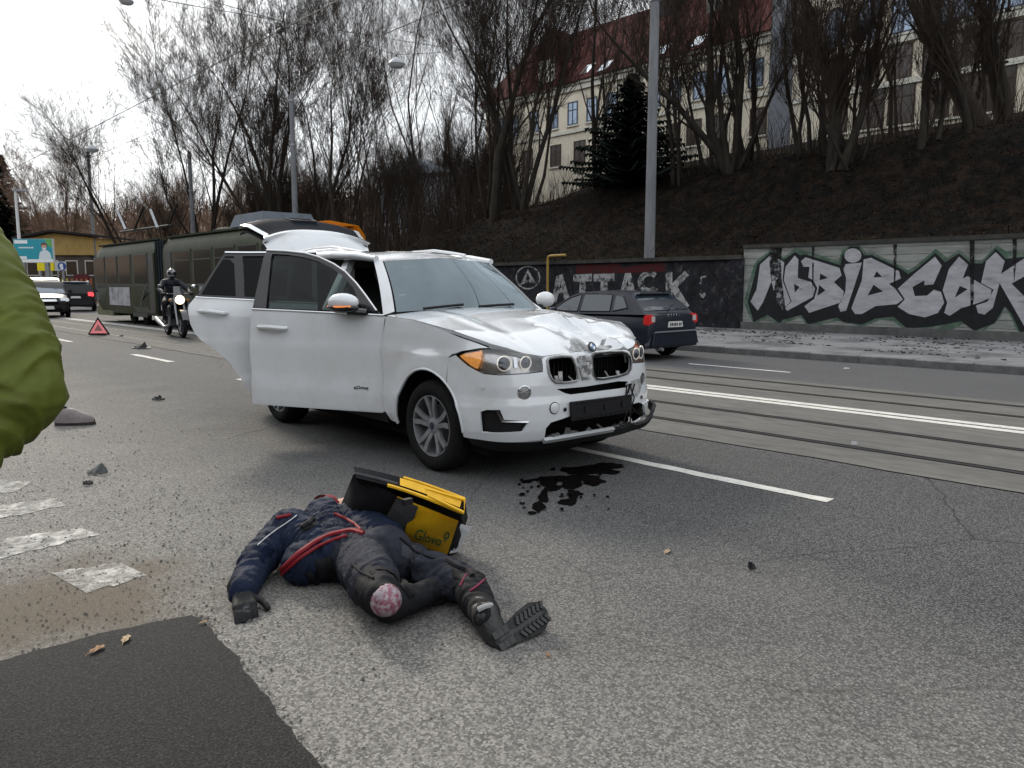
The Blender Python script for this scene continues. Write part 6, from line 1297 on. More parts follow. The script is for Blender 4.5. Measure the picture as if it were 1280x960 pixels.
# ---- courier lying on the road
PO = gz(480, 690, 0); PO.z = 0
G = lambda x, y, z: gz(x, y, z)-PO
lying = empty('person', PO, 0, 'person in navy jacket and dark trousers lying on the asphalt', 'person')
neck, shR, shL = G(408, 640, .16), G(352, 668, .16), G(448, 650, .16)
elb, wri = G(318, 706, .09), G(302, 738, .065)
che = G(400, 674, .125); waist = G(425, 694, .12); pel = G(482, 694, .15)
hN, kN = G(455, 708, .135), G(478, 748, .145)
ankN = G(552, 735, .07); hF, kF, aF = G(538, 714, .10), G(586, 733, .105), G(608, 772, .085)
elL, wrL = G(492, 640, .10), G(500, 655, .06)
head = G(455, 628, .115)
def mid(a, b_, t): return a.lerp(b_, t)
def V(x, y, z): return Vector((x, y, z))
segs = [
 (shR+V(.02, -.02, -.03), .105, shL+V(-.02, -.02, -.03), .105, 0, 1.2), (mid(shR, che, .25), .135, mid(shR, waist, .9)+V(-.045, 0, -.02), .115, 0, 1.2), (mid(neck, che, .35), .125, waist, .13, 0, 1.2), (mid(shL, che, .2), .12, mid(shL, pel, .75), .14, 0, 1.2), (waist+V(-.15, .08, -.03), .11, waist+V(.16, 0, 0), .13, 0),
 (shR, .094, elb, .082, 0, 1.0), (elb, .080, wri, .060, 0, 1.0), (shL, .10, elL, .085, 0), (elL, .085, wrL, .06, 0),
 (neck+V(0, -.05, 0), .075, mid(neck, head, .55), .058, 4, .2), (mid(neck, head, .5), .06, head, .085, 4, 0), (head, .098, head+(head-neck).normalized()*.06, .09, 5, .2),
 (pel+V(-.10, .05, -.02), .128, pel+V(.11, -.05, -.055), .105, 1), (mid(waist, pel, .35), .135, pel, .14, 1), 
 (hN, .128, mid(hN, kN, .6), .112, 1), (mid(hN, kN, .55), .110, kN, .082, 2, .7), (kN+V(.03, 0, -.04), .072, ankN, .052, 2, .7),
 (hF, .100, mid(hF, kF, .6), .090, 1), (mid(hF, kF, .6), .096, kF, .080, 1, .8), (kF, .082, mid(kF, aF, .6), .070, 2, .9), (mid(kF, aF, .5), .072, aF, .060, 2, .9),
]
def puffy(p, m_):
    if m_ != 0: return 0
    d = (p-shR).dot((wri-shR).normalized()) if (p-elb).length < .24 else (p-neck).dot((pel-neck).normalized())
    return .005*abs(math.sin(d*math.pi/.085+1.1*mnoise.noise(p*7)))
body_mesh('body', segs, [m_navyj, m_grey, m_bkp, m_glove, m_skin, m_hair], lying, voxel=.0095, fold=.0105, ffreq=9.5, floor=.004, folds=puffy, smooth_it=2)
# face on the hidden head (turned away, behind the bag)
# gloved hand with five fingers
def hand(parent, wrist, fwd_, side, up_, m_, s=1.0, curl=.5, name='hand', thumb=1):
    f, sd_, u = fwd_.normalized(), side.normalized(), up_.normalized(); sg = []
    pl = wrist+f*.05*s; k0 = wrist+f*.095*s
    for j in (-.03, -.01, .01, .03): sg.append((wrist+f*.015*s+sd_*j*.6*s, .024*s, k0+sd_*j*1.05*s, .019*s, 0, .3))
    for j, (o_, L) in enumerate(((-.034, .075), (-.011, .088), (.012, .084), (.034, .066))):
        p = k0+sd_*o_*s; a = 0
        for L_, r_ in ((L*.45, .0130), (L*.32, .0118), (L*.26, .0105)):
            a += curl*(.8+.15*j); dd = f*math.cos(a)-u*math.sin(a)+sd_*(o_*2.2); e = p+dd.normalized()*L_*s; sg.append((p, r_*s*1.05, e, r_*s, 0, .2)); p = e
    p = wrist+f*.03*s+sd_*thumb*-.034*s
    for L_, an in ((.042, .9), (.032, .55), (.026, .3)):
        e = p+(f*math.cos(an)-sd_*thumb*math.sin(an)-u*.25).normalized()*L_*s; sg.append((p, .0145*s, e, .0125*s, 0, .2)); p = e
    return body_mesh(name, sg, [m_], parent, voxel=.0055, fold=.0012, ffreq=40, smooth_it=2, floor=.003)
wf = G(308, 768, .03)-wri
hand(lying, wri+wf.normalized()*.035, wf, Vector((1, -.1, 0)), Vector((0.1, .45, 1)), m_glove, 1.12, .42, 'gloved_hand', thumb=-1)
q = MB(); c0 = wri-wf.normalized()*.005; q.tube([c0-wf.normalized()*.03, c0+wf.normalized()*.035], [.064, .052], 14); q.build('cuff', m_bkp, lying, smooth=True)
# red trims: hem of the jacket, side piping, collar
bodyo = [c for c in lying.children if c.name.startswith('body')][0]
from mathutils.bvhtree import BVHTree
bvh = BVHTree.FromPolygons([v.co for v in bodyo.data.vertices], [tuple(p.vertices) for p in bodyo.data.polygons])
def on_body(px, py, lift=.006):
    r = ray(px, py); h_ = bvh.ray_cast(EYE-PO, r)
    return (h_[0]-r.normalized()*lift) if h_[0] else None
def strip(pix, r, m_, name, n=7, flatk=1.0):
    pts_ = []
    for (a, b_), (c, d_) in zip(pix, pix[1:]):
        for k in range(5):
            p = on_body(a+(c-a)*k/5, b_+(d_-b_)*k/5)
            if p is not None: pts_.append(p)
    if len(pts_) < 3: return
    sm_ = [pts_[0]]+[(pts_[i-1]+pts_[i]*2+pts_[i+1])/4 for i in range(1, len(pts_)-1)]+[pts_[-1]]
    q = MB(); q.tube(sm_, r, n); return q.build(name, m_, lying, smooth=True)
strip([(347, 722), (352, 712), (372, 692), (395, 676), (415, 667), (440, 662), (458, 668)], [.016]*0 or .013, m_redtrim, 'jacket_hem')
strip([(352, 718), (374, 698), (397, 683), (417, 674), (438, 668)], .009, m_redtrim, 'jacket_hem')
strip([(418, 642), (432, 648), (444, 655), (452, 664)], .008, m_redtrim, 'red_piping'); strip([(346, 647), (356, 645), (366, 643)], .010, m_redtrim, 'red_piping')
q = MB(); nd = (head-neck).normalized(); q.tube([neck+V(-.02, -.02, .03)-nd*.02, neck+V(-.02, -.02, .03)+nd*.05], [.085, .074], 14, caps=False); q.build('collar', m_redtrim, lying, smooth=True)
strip([(322, 681), (332, 672), (345, 662), (356, 655), (366, 648), (372, 643)], .003, mat('white cord', (.5, .5, .52), .5), 'earphone_cord', 5)
strip([(378, 660), (386, 654), (392, 648)], .018, m_bkp, 'chest_pocket'); strip([(385, 716), (392, 724), (400, 730), (415, 738), (430, 748)], .017, m_bkp, 'side_pocket'); strip([(440, 705), (452, 716), (470, 724)], .006, m_bkp, 'trouser_seam'); strip([(500, 672), (520, 690), (548, 700)], .006, m_bkp, 'trouser_seam')
def patch(quad, m_, name, lift=.005, n=9, th=.006):
    a, b_, c, d_ = [Vector((*p, 0)) for p in quad]; P_ = {}
    for i in range(n+1):
        for j in range(n+1):
            u, v = i/n, j/n; p2 = (a*(1-u)+b_*u)*(1-v)+(d_*(1-u)+c*u)*v; e = min(u, v, 1-u, 1-v); P_[i, j] = on_body(p2.x, p2.y, lift*min(1, e*5)-.001)
    q = MB(); idx = {}; 
    for k, p in P_.items():
        if p is not None: idx[k] = len(q.v); q.v.append(tuple(p))
    md = [p for p in P_.values() if p is not None]
    for i in range(n):
        for j in range(n):
            ks = [(i, j), (i+1, j), (i+1, j+1), (i, j+1)]
            if all(k in idx for k in ks) and max((P_[ks[0]]-P_[ks[2]]).length, (P_[ks[1]]-P_[ks[3]]).length) < .16: q.f.append(tuple(idx[k] for k in ks)); q.m.append(0)
    if q.f: return q.build(name, m_, lying, smooth=True, angle=80, recalc=False)
m_wear = mat('worn grey fabric', (.045, .046, .055), .9, var=.5, vscale=14, bump=.4, bscale=70)
patch([(372, 656), (392, 645), (400, 655), (380, 667)], m_bkp, 'chest_pocket', .009); patch([(398, 640), (416, 640), (420, 662), (404, 668)], mat('dark navy panel', (.004, .007, .018), .85, var=.3, vscale=12), 'jacket_panel', .004)
patch([(392, 700), (414, 694), (424, 726), (398, 736)], m_bkp, 'thigh_pocket', .012); patch([(424, 684), (462, 676), (474, 700), (432, 712)], m_wear, 'worn_patch', .003); patch([(500, 676), (528, 684), (524, 706), (500, 696)], m_wear, 'worn_patch', .003)
patch([(440, 722), (462, 712), (474, 738), (456, 756)], m_bkp, 'knee_patch', .006); patch([(562, 706), (590, 712), (592, 730), (566, 724)], m_bkp, 'knee_patch', .010); patch([(320, 690), (338, 676), (346, 690), (326, 706)], MATS['dark navy panel'], 'sleeve_panel', .004)
# knee guard with the worn pink pattern, lying against the near knee
ax = (kN-hN).normalized(); kc = on_body(482, 750, -.052); q = MB(); q.ball(kc, (.070, .072, .066), 16, 0, ax.to_track_quat('Z', 'Y').to_matrix()); q.build('knee_guard', m_pink, lying, smooth=True, angle=80)
q = MB(); c1 = mid(hN, kN, .72); q.tube([c1-ax*.03, c1+ax*.03], [.108, .100], 16, caps=False); q.build('knee_strap', m_bkp, lying, smooth=True)
# scuffed pads and straps on the far leg
strip([(588, 712), (580, 722), (574, 735)], .005, mat('faded pink webbing', (.16, .015, .045), .7), 'knee_strap'); strip([(606, 724), (596, 733), (585, 740)], .005, MATS['faded pink webbing'], 'knee_strap'); strip([(560, 700), (572, 708), (584, 712), (592, 722)], .014, m_bkp, 'knee_pad'); strip([(515, 745), (508, 735), (500, 724)], .022, m_bkp, 'shin_guard')
# boot of the far leg: sole towards us
hl, toe = G(622, 803, .03), G(683, 762, .085)
bf = (toe-hl); bl = bf.length; bx_ = bf.normalized(); toC = (EYE-PO-(hl+toe)/2).normalized(); bz = (toC-bx_*toC.dot(bx_)).normalized(); by = bz.cross(bx_)
def BT(a, c, d): return hl+bx_*(a*bl)+by*(c*1.35)+bz*d          # a along sole 0 heel..1 toe, c across, d out of the sole
so = [(-.03, -.01), (-.02, -.038), (.08, -.046), (.30, -.036), (.55, -.044), (.80, -.050), (.96, -.032), (1.02, .0), (.97, .034), (.80, .050), (.55, .046), (.30, .034), (.08, .042), (-.02, .03)]
q = MB(); panel(q, so, lambda u, v: BT(u, v, -.004), step=(.12, .03), thick=.022, ref=BT(.5, 0, -1)); bsole = q.build('boot_sole', m_sole, lying, smooth=True, angle=30, recalc=False)
q = MB()
for a in (.03, .12, .21): q.box(BT(a, -.018, .001), (.030, .030, .012), Matrix((bx_, by, bz)).transposed()); q.box(BT(a, .020, .001), (.030, .030, .012), Matrix((bx_, by, bz)).transposed())
for i in range(7):
    a = .44+i*.083; rr = Matrix((bx_, by, bz)).transposed() @ Matrix.Rotation(.45, 3, 'Z'); q.box(BT(a, -.022, .001), (.015, .034, .012), rr); rr = Matrix((bx_, by, bz)).transposed() @ Matrix.Rotation(-.45, 3, 'Z'); q.box(BT(a+.02, .022, .001), (.015, .034, .012), rr)
tag(q.build('tread_block', m_boot, bsole), kind='stuff')
sg = [(BT(.10, 0, -.045), .045, BT(.45, 0, -.05), .046, 0, .5), (BT(.45, 0, -.05), .048, BT(.86, 0, -.035), .040, 0, .4), (BT(.12, 0, -.05), .05, aF, .062, 0, .8), (aF, .062, mid(aF, kF, .25), .064, 0, .8)]
body_mesh('boot', sg, [m_boot], lying, voxel=.008, fold=.003, ffreq=18, floor=.004)
q = MB(); c = mid(aF, BT(.12, 0, -.05), .25)
for k in range(4): p = BT(.28+.09*k, -.045+.004*k, -.075+.012*k); q.bar(p, BT(.30+.09*k, .03, -.09+.012*k), .008, .006)
q.build('boot_lace', m_bkp, lying)
strip([(598, 762), (606, 758), (616, 756)], .012, mat('pale sock', (.30, .30, .30), .8), 'sock')
# other boot: toe of the folded near leg, mostly hidden
tb_ = G(545, 745, .045); sg = [(ankN, .052, tb_+V(.03, .0, .0), .045, 0, .4), (tb_, .045, tb_+V(.12, .02, -.005), .036, 0, .4)]
body_mesh('boot', sg, [m_boot], lying, voxel=.009, fold=.003, ffreq=18, floor=.004)
# face: eyes, nose, mouth, ears on the hidden head
hx = (head-neck).normalized(); fz = Vector((0.25, .1, 1)).normalized(); fy = fz.cross(hx).normalized(); fz = hx.cross(fy)
q = MB(); hc = head+hx*.03
q.ball(hc+fz*.095-hx*.01, (.014, .014, .02), 6); q.ball(hc+fz*.02+fy*.09, (.014, .01, .02), 6); q.ball(hc+fz*.02-fy*.09, (.014, .01, .02), 6); q.build('nose_and_ears', m_skin, lying, smooth=True)
q = MB(); q.ball(hc+fz*.085+fy*.032+hx*.012, .011, 6); q.ball(hc+fz*.085-fy*.032+hx*.012, .011, 6); q.ball(hc+fz*.086-hx*.045, (.006, .024, .006), 6); q.build('eyes_and_mouth', mat('lid shadow', (.12, .06, .05), .6), lying, smooth=True)
# ---- bystander in the olive jacket at the left edge
m_olive = mat('olive rain jacket', (.074, .090, .009), .6, var=.25, vscale=5, bump=.12, bscale=300); m_jean = mat('dark jeans', (.02, .025, .045), .8, var=.3, vscale=10)
d = 2.15
def C(px, py, dd=d): return depth(px, py, dd)
JO = C(-95, 357, 2.35); JO.z = 0
by_ = empty('person', JO, 0, 'bystander in olive green jacket cut off by the left edge', 'person')
J = lambda px, py, dd=d: C(px, py, dd)-JO
lf = -rgt
sh = J(-62, 296, 2.2); ea = J(-1, 418, 2.14); el = J(14, 486, 2.1); wr_ = J(-55, 575, 1.95); tor_t = J(-128, 300, 2.3); hips = J(-152, 610, 2.3)
segs = [(sh, .125, ea, .128, 0, .9), (ea, .128, el, .13, 0, 1.0), (el, .125, wr_, .085, 0, 1.2), (sh, .10, tor_t+V(0, 0, .0), .11, 0), (tor_t, .15, hips, .17, 0), (tor_t-rgt*.16, .12, hips-rgt*.12, .15, 0), (tor_t+rgt*.06, .13, hips+rgt*.05, .15, 0),
 (tor_t-rgt*.3, .095, hips-rgt*.36+V(0, 0, .25), .085, 0), (hips-rgt*.36+V(0, 0, .25), .08, hips-rgt*.25+fwd*(-.2)+V(0, 0, .2), .06, 0),
 (hips+rgt*.07+V(0, 0, -.05), .11, V(hips.x, hips.y, .48)+rgt*.09, .075, 1), (V(hips.x, hips.y, .48)+rgt*.09, .075, V(hips.x, hips.y, .10)+rgt*.09, .06, 1), (hips-rgt*.15+V(0, 0, -.05), .11, V(hips.x, hips.y, .48)-rgt*.17, .075, 1), (V(hips.x, hips.y, .48)-rgt*.17, .075, V(hips.x, hips.y, .10)-rgt*.17, .06, 1),
 (V(hips.x, hips.y, .05)+rgt*.09-fwd*.02, .05, V(hips.x, hips.y, .045)+rgt*.10+fwd*.17, .045, 4, .2), (V(hips.x, hips.y, .05)-rgt*.17-fwd*.02, .05, V(hips.x, hips.y, .045)-rgt*.18+fwd*.17, .045, 4, .2),
 (tor_t-rgt*.06+V(0, 0, .10), .065, tor_t-rgt*.06+V(0, 0, .20), .06, 2, .2), (tor_t-rgt*.06+V(0, 0, .27), .085, tor_t-rgt*.06+fwd*.02+V(0, 0, .34), .095, 2, .2), (tor_t-rgt*.06-fwd*.025+V(0, 0, .32), .09, tor_t-rgt*.06-fwd*.01+V(0, 0, .38), .09, 3, .4)]
def jf(p, m_):
    if m_ != 0: return 0
    e = math.exp(-((p-el).length/.24)**2); t = p.z-el.z; l_ = (p-el).dot(rgt)
    wv = t*44+l_*10+1.8*mnoise.noise(p*6)
    return .010*e*(1-1.7*abs(math.sin(wv*.5))**.7)*.8
body_mesh('body', segs, [m_olive, m_jean, m_skin, m_hair, m_boot], by_, voxel=.009, fold=.011, ffreq=5.5, floor=.004, folds=jf)
hand(by_, wr_+(wr_-el).normalized()*.05, (wr_-el), fwd, Vector((.3, 0, 1)), m_skin, 1.25, .5, 'hand', thumb=1)
hd_ = tor_t-rgt*.06+fwd*.02+V(0, 0, .31); q = MB()
q.ball(hd_+fwd*.10, (.016, .02, .024), 6); q.ball(hd_-rgt*.09, (.02, .012, .03), 6); q.ball(hd_+rgt*.09, (.02, .012, .03), 6); q.build('nose_and_ears', m_skin, by_, smooth=True)
q = MB(); q.ball(hd_+fwd*.088+rgt*.033+V(0, 0, .03), .012, 6); q.ball(hd_+fwd*.088-rgt*.033+V(0, 0, .03), .012, 6); q.ball(hd_+fwd*.085+V(0, 0, -.05), (.026, .01, .008), 6); q.build('eyes_and_mouth', MATS['lid shadow'], by_, smooth=True)
# =================================================================== DELIVERY BAG
m_by = mat('yellow bag fabric', (.72, .40, .008), .55, var=.14, vscale=12, bump=.15, bscale=90); m_bk = mat('black bag fabric', (.007, .007, .009), .8, spec=.2, var=.4, vscale=9, bump=.2, bscale=120); m_bg = mat('grey reflective patch', (.06, .06, .064), .7, var=.35, vscale=14); m_gl = mat('green bag lettering', (.01, .14, .07), .6)
BO = gz(559, 694, 0); BO.z = 0
bag = empty('delivery_bag', BO, 0, 'yellow and black delivery backpack lying tilted beside the person', 'bag')
K = lambda px, py, z: gz(px, py, z)-BO
BL, BR, TL, TR = K(475, 662, .17), K(559, 694, .015), K(497, 620, .40), K(573, 651, .30)
SB, ST = K(424, 636, .20), K(442, 592, .50)
dep = Vector((.20, .22, -.20))
cX = (BL+BR+TL+TR)/4+dep*.5
def bil(a, b_, c, d_, u, v): return (a*(1-u)+b_*u)*(1-v)+(c*(1-u)+d_*u)*v
def face(name, a, b_, c, d_, m_, bulge=.02, n=12, off=0.0, sub=(0, 1, 0, 1), parent=bag, nz=.006):
    nrm = ((b_-a).cross(c-a)).normalized(); 
    if nrm.dot((a+b_+c+d_)/4-cX) < 0: nrm = -nrm
    def f(u, v):
        u = sub[0]+(sub[1]-sub[0])*u; v = sub[2]+(sub[3]-sub[2])*v; p = bil(a, b_, c, d_, u, v)
        return p+nrm*(bulge*math.sin(math.pi*u)*math.sin(math.pi*v)+off+nz*mnoise.noise(p*16)*math.sin(math.pi*u)*1.0)
    q = MB(); q.grid(f, n, n); return q.build(name, m_, parent, smooth=True, angle=60), f
front, ff = face('front_panel', BL, BR, TL, TR, m_by, .03)
gp, _ = face('grey_patch', BL, BR, TL, TR, m_bg, .03, sub=(.0, .36, .02, .98), off=.004)
def pix_front(pts_, name, m_, off=.009):
    q = MB(); panel(q, pts_, lambda u, v: ff(u, v)+off*((TL-BL).cross(BR-BL).normalized() if (TL-BL).cross(BR-BL).dot(EYE-BO-BL) > 0 else -(TL-BL).cross(BR-BL).normalized()), step=(.06, .1)); return q.build(name, m_, bag, smooth=True)
pix_front([(.34, .02), (.99, .02), (.99, .97), (.47, .97), (.30, .55)], 'yellow_panel', m_by, .008)
side, _ = face('side_panel', SB, BL, ST, TL, m_bk, .07, 12)
face('top_panel', TL, TR, TL+dep, TR+dep, m_bk, .0); face('back_panel', BL+dep, BR+dep, TL+dep, TR+dep, m_bk, .0); face('end_panel', BR, BR+dep, TR, TR+dep, m_bk, .01)
face('base_panel', BL, BR, BL+dep, BR+dep, m_bk, .0); face('far_panel', SB, BL+dep, ST, TL+dep, m_bk, .03)
# lettering and pin on the yellow panel
vs_, fs_ = text_mesh('Glovo', .34, .0)
xm = max(v.x for v in vs_); nf = (TL-BL).cross(BR-BL).normalized(); nf = nf if nf.dot(EYE-BO-BL) > 0 else -nf
q = MB(); q.add([ff(.46+v.x/xm*.40, .27+v.y*1.30)+nf*.013 for v in vs_], fs_); 
ln = q.build('lettering', m_gl, bag, recalc=False)
q = MB(); ring_o = circ(.905, .60, .038, 18, .10); ring_i = circ(.905, .60, .020, 14, .055); panel(q, ring_o, lambda u, v: ff(u, v)+nf*.013, holes=[ring_i], step=None); panel(q, [(.89, .49), (.92, .49), (.905, .40)], lambda u, v: ff(u, v)+nf*.013, step=None); q.build('pin_mark', m_gl, bag, recalc=False)
# lid: thick flap along the top, black with yellow binding
l0, l1, l2, l3 = K(442, 583, .54), K(581, 624, .37), K(445, 597, .50), K(576, 641, .31)
q = MB(); dl_ = Vector((.20, .22, -.19))
def lid(u, v, w_): a = l2.lerp(l3, u); b_ = l0.lerp(l1, u); p = a.lerp(b_, v)+dl_*w_; p.z += .035*math.sin(math.pi*u)*.5; return p
n = 14; vs_ = []; fs_ = []
for i in range(n+1):
    for v, w_ in ((0, 0), (1, 0), (1, 1), (0, 1)): vs_.append(lid(i/n, v, w_))
for i in range(n):
    for k in range(4): fs_.append((4*i+k, 4*i+(k+1) % 4, 4*i+4+(k+1) % 4, 4*i+4+k))
fs_ += [(0, 1, 2, 3), (4*n+3, 4*n+2, 4*n+1, 4*n)]
q.add(vs_, fs_); lido = q.build('lid', m_bk, bag, smooth=True, angle=40)
q = MB(); q.tube([lid(i/20, .0, -.02) for i in range(6, 21)], .010, 6); q.tube([lid(i/20, 1.0, -.02) for i in range(9, 21)], .009, 6); q.build('yellow_binding', m_by, lido, smooth=True)
q = MB(); q.grid(lambda a, c: lid(.42+.56*a, .28+.6*c, -.03), 10, 3); q.build('lid_band', m_by, lido, smooth=True)
q = MB(); q.tube([lid(i/20, .35, -.012) for i in range(0, 9)], .008, 6); q.build('grey_binding', m_bg, lido, smooth=True)
# open flap at the right end
fl = [K(532, 611, .43), K(581, 625, .37), K(580, 641, .32), K(536, 620, .40)]
q = MB(); q.tube(fl, .010, 6, closed=True); q.build('flap_rim', m_by, bag, smooth=True)
q = MB(); q.add([p+Vector((.03, .03, -.01)) for p in fl]+[(sum(fl, Vector())/4)+Vector((.12, .1, -.05))], [(0, 1, 4), (1, 2, 4), (2, 3, 4), (3, 0, 4)]); q.build('flap_lining', m_bk, bag)
# strap loops and buckle
q = MB(); q.box(K(509, 627, .40), (.05, .03, .03)); q.build('buckle', m_blk, bag)
# papers spilling out of the end
for i, (a, b_, c, d_) in enumerate((((562, 692, .03), (576, 655, .22), (590, 659, .16), (572, 690, .01)), ((566, 688, .05), (580, 660, .20), (586, 664, .16), (574, 686, .03)))):
    P_ = [K(*x) for x in (a, b_, c, d_)]; q = MB(); q.add(P_+[p+Vector((.01, .01, -.004)) for p in P_], [(0, 1, 2, 3), (7, 6, 5, 4), (0, 4, 5, 1), (1, 5, 6, 2), (2, 6, 7, 3), (3, 7, 4, 0)]); 
    if i == 0: pp_ = q.build('paper_sheet', mat('white paper', (.55, .56, .58), .7, col2=(.2, .25, .35), c2scale=30, c2pos=(.6, .68)), None, org=(0, 0, 0)); pp_.location = BO; tag(pp_, 'white printed paper sticking out of the delivery backpack', 'paper')
    else: q.build('folded_edge', MATS['white paper'], pp_)
# =================================================================== MOTORCYCLE AND RIDER
fwp, rwp = gz(229, 422.5), gz(203, 417); hd2 = (fwp-rwp); WB = hd2.length
MOo = (fwp+rwp)/2; MOo.z = 0; mrz = math.atan2(hd2.y, hd2.x); 
WB_ = 1.72; MOo = fwp-hd2.normalized()*WB_/2; MOo.z = 0
moto = empty('motorcycle', MOo, mrz, 'black naked motorcycle with lit headlamp beside the tram', 'motorcycle')
m_mb = mat('black motorcycle paint', (.012, .012, .014), .25, coat=.8); m_eng = mat('engine alloy', (.10, .10, .11), .4, .7, var=.3, vscale=20)
def mwheel(x, nm):
    M = Matrix.Translation((x, 0, .375)) @ Matrix.Rotation(math.pi/2, 4, 'X'); q = MB(); q.tube([M @ Vector((.315*math.cos(a), .315*math.sin(a), 0)) for a in np.linspace(0, 2*math.pi, 33)[:-1]], .062, 8, closed=True); wt = q.build(nm, m_tyre, moto, smooth=True, angle=70)
    q = MB(); q.lathe([(.265, -.05), (.27, 0), (.265, .05), (.24, .03), (.24, -.03), (.265, -.05)], M, 28); q.lathe([(.001, -.07), (.06, -.06), (.06, .06), (.001, .07)], M, 14)
    for k in range(5): a = k*2*math.pi/5; q.bar(M @ Vector((.05*math.cos(a), .05*math.sin(a), 0)), M @ Vector((.25*math.cos(a), .25*math.sin(a), 0)), .03, .04)
    q.build('rim', m_eng, wt); q = MB(); q.lathe([(.09, .075), (.16, .075), (.16, .082), (.09, .082)], M, 24); q.build('brake_disc', m_alloy, wt)
hx_ = WB_/2
mwheel(hx_, 'front_wheel'); mwheel(-hx_, 'rear_wheel')
def mb(name, m_, fn, parent=moto, **k): q = MB(); fn(q); return q.build(name, m_, parent, **k)
mb('fork', m_alloy, lambda q: [q.tube([(hx_, s*.12, .375), (hx_-.20, s*.12, .85), (hx_-.32, s*.11, 1.18)], [.034, .03, .026], 8) for s in (1, -1)], smooth=True)
mb('front_mudguard', m_mb, lambda q: q.grid(lambda a, c: Vector((hx_+.44*math.cos(R(150-130*a)), (c-.5)*.17, .375+.44*math.sin(R(150-130*a)))), 10, 3), smooth=True)
mb('frame', m_mb, lambda q: [q.tube([(hx_-.34, 0, 1.10), (hx_-.5, s*.14, .65), (-.05, s*.18, .36), (-.55, s*.15, .45), (-.85, s*.04, .40)], .032, 8) for s in (1, -1)]+[q.tube([(hx_-.34, 0, 1.1), (-.3, s*.12, .82), (-.95, s*.1, .95)], .03, 8) for s in (1, -1)], smooth=True)
mb('engine', m_eng, lambda q: [q.box((.0, 0, .48), (.5, .42, .3), taper=.9), q.box((.12, 0, .72), (.26, .46, .24), taper=.85)]+[q.bbox((-.02, -.26, .62+k*.04), (.27, .26, .635+k*.04)) for k in range(6)])
mb('radiator', m_dark, lambda q: q.box((.37, 0, .72), (.06, .34, .32)))
mb('fuel_tank', m_mb, lambda q: q.ball((.12, 0, 1.0), (.33, .19, .155), 12), smooth=True)
mb('seat', m_leather, lambda q: [q.ball((-.42, 0, .95), (.36, .17, .085), 10), q.ball((-.78, 0, 1.02), (.24, .13, .07), 8)], smooth=True)
mb('tail_unit', m_mb, lambda q: q.box((-.98, 0, 1.0), (.36, .2, .14), Matrix.Rotation(R(-12), 3, 'Y'), 0, .7))
mb('exhaust', m_alloy, lambda q: q.tube([(.28, -.2, .6), (.26, -.22, .34), (-.2, -.25, .28), (-.8, -.27, .42), (-1.1, -.27, .5)], [.03, .03, .04, .065, .065], 10), smooth=True)
mb('handlebar', m_mb, lambda q: [q.tube([(hx_-.34, 0, 1.2), (hx_-.34, s*.14, 1.24), (hx_-.44, s*.40, 1.26)], .018, 8) for s in (1, -1)], smooth=True)
hlm = mb('headlight', m_mb, lambda q: q.lathe([(.001, -.13), (.08, -.11), (.125, 0), (.13, .05)], Matrix.Translation((hx_-.20, 0, 1.08)) @ Matrix.Rotation(math.pi/2, 4, 'Y'), 18), smooth=True)
mb('lamp_glass', mat('lit motorcycle lamp', (1, .85, .6), .2, emit=3.5, ecol=(1, .80, .50)), lambda q: q.lathe([(.128, .05), (.10, .075), (.05, .09), (.001, .092)], Matrix.Translation((hx_-.20, 0, 1.08)) @ Matrix.Rotation(math.pi/2, 4, 'Y'), 18), hlm, smooth=True)
mb('windshield', mat('smoked screen', (.05, .055, .06), .15, spec=.8), lambda q: q.grid(lambda a, c: Vector((hx_-.16-.16*c-.05*(2*a-1)**2, (a-.5)*(.30-.08*c), 1.18+.28*c)), 8, 5), smooth=True)
for s in (1, -1):
    mm = mb('mirror', m_chr if s > 0 else m_mb, lambda q: q.ball((hx_-.36, s*.46, 1.46), (.03, .085, .055), 8), smooth=True); mb('mirror_stem', m_mb, lambda q: q.tube([(hx_-.40, s*.32, 1.26), (hx_-.36, s*.44, 1.44)], .01, 6), mm)
    mb('turn_signal', mat('orange signal', (.4, .12, .01), .3), lambda q: q.ball((hx_-.26, s*.24, 1.07), (.04, .045, .03), 8), smooth=True)
mb('number_plate', m_plate, lambda q: q.box((-1.16, 0, .8), (.02, .2, .15), Matrix.Rotation(R(-20), 3, 'Y')))
rider = empty('person', MOo, mrz, 'motorcycle rider in dark clothes and black and white helmet', 'person')
m_rj = mat('dark rider jacket', (.012, .014, .022), .6, var=.3, vscale=8); m_rt = mat('dark rider trousers', (.012, .012, .015), .7)
s_ = []; hipz = 1.05
s_ += [((-.42, 0, hipz), .17, (-.32, 0, 1.30), .165, 0), ((-.32, 0, 1.3), .17, (-.20, 0, 1.55), .16, 0), ((-.2, .17, 1.58), .10, (-.2, -.17, 1.58), .10, 0), ((-.18, 0, 1.6), .07, (-.14, 0, 1.72), .065, 0)]
for s in (1, -1): s_ += [((-.2, s*.2, 1.57), .085, (.08, s*.40, 1.36), .068, 0), ((.08, s*.40, 1.36), .066, (.40, s*.36, 1.28), .05, 0), ((-.40, s*.11, hipz), .115, (.10, s*.27, .98), .085, 1), ((.10, s*.27, .98), .08, (-.14, s*.25, .50), .058, 1), ((-.14, s*.25, .46), .05, (.08, s*.26, .40), .045, 2, .3)]
body_mesh('body', s_, [m_rj, m_rt, m_boot], rider, voxel=.02, fold=.008, ffreq=8)
for s in (1, -1): hand(rider, Vector((.40, s*.36, 1.285)), Vector((1, s*.1, -.1)), Vector((0, 1, 0)), Vector((0, 0, 1)), m_glove, 1.1, .9, 'gloved_hand', thumb=-s)
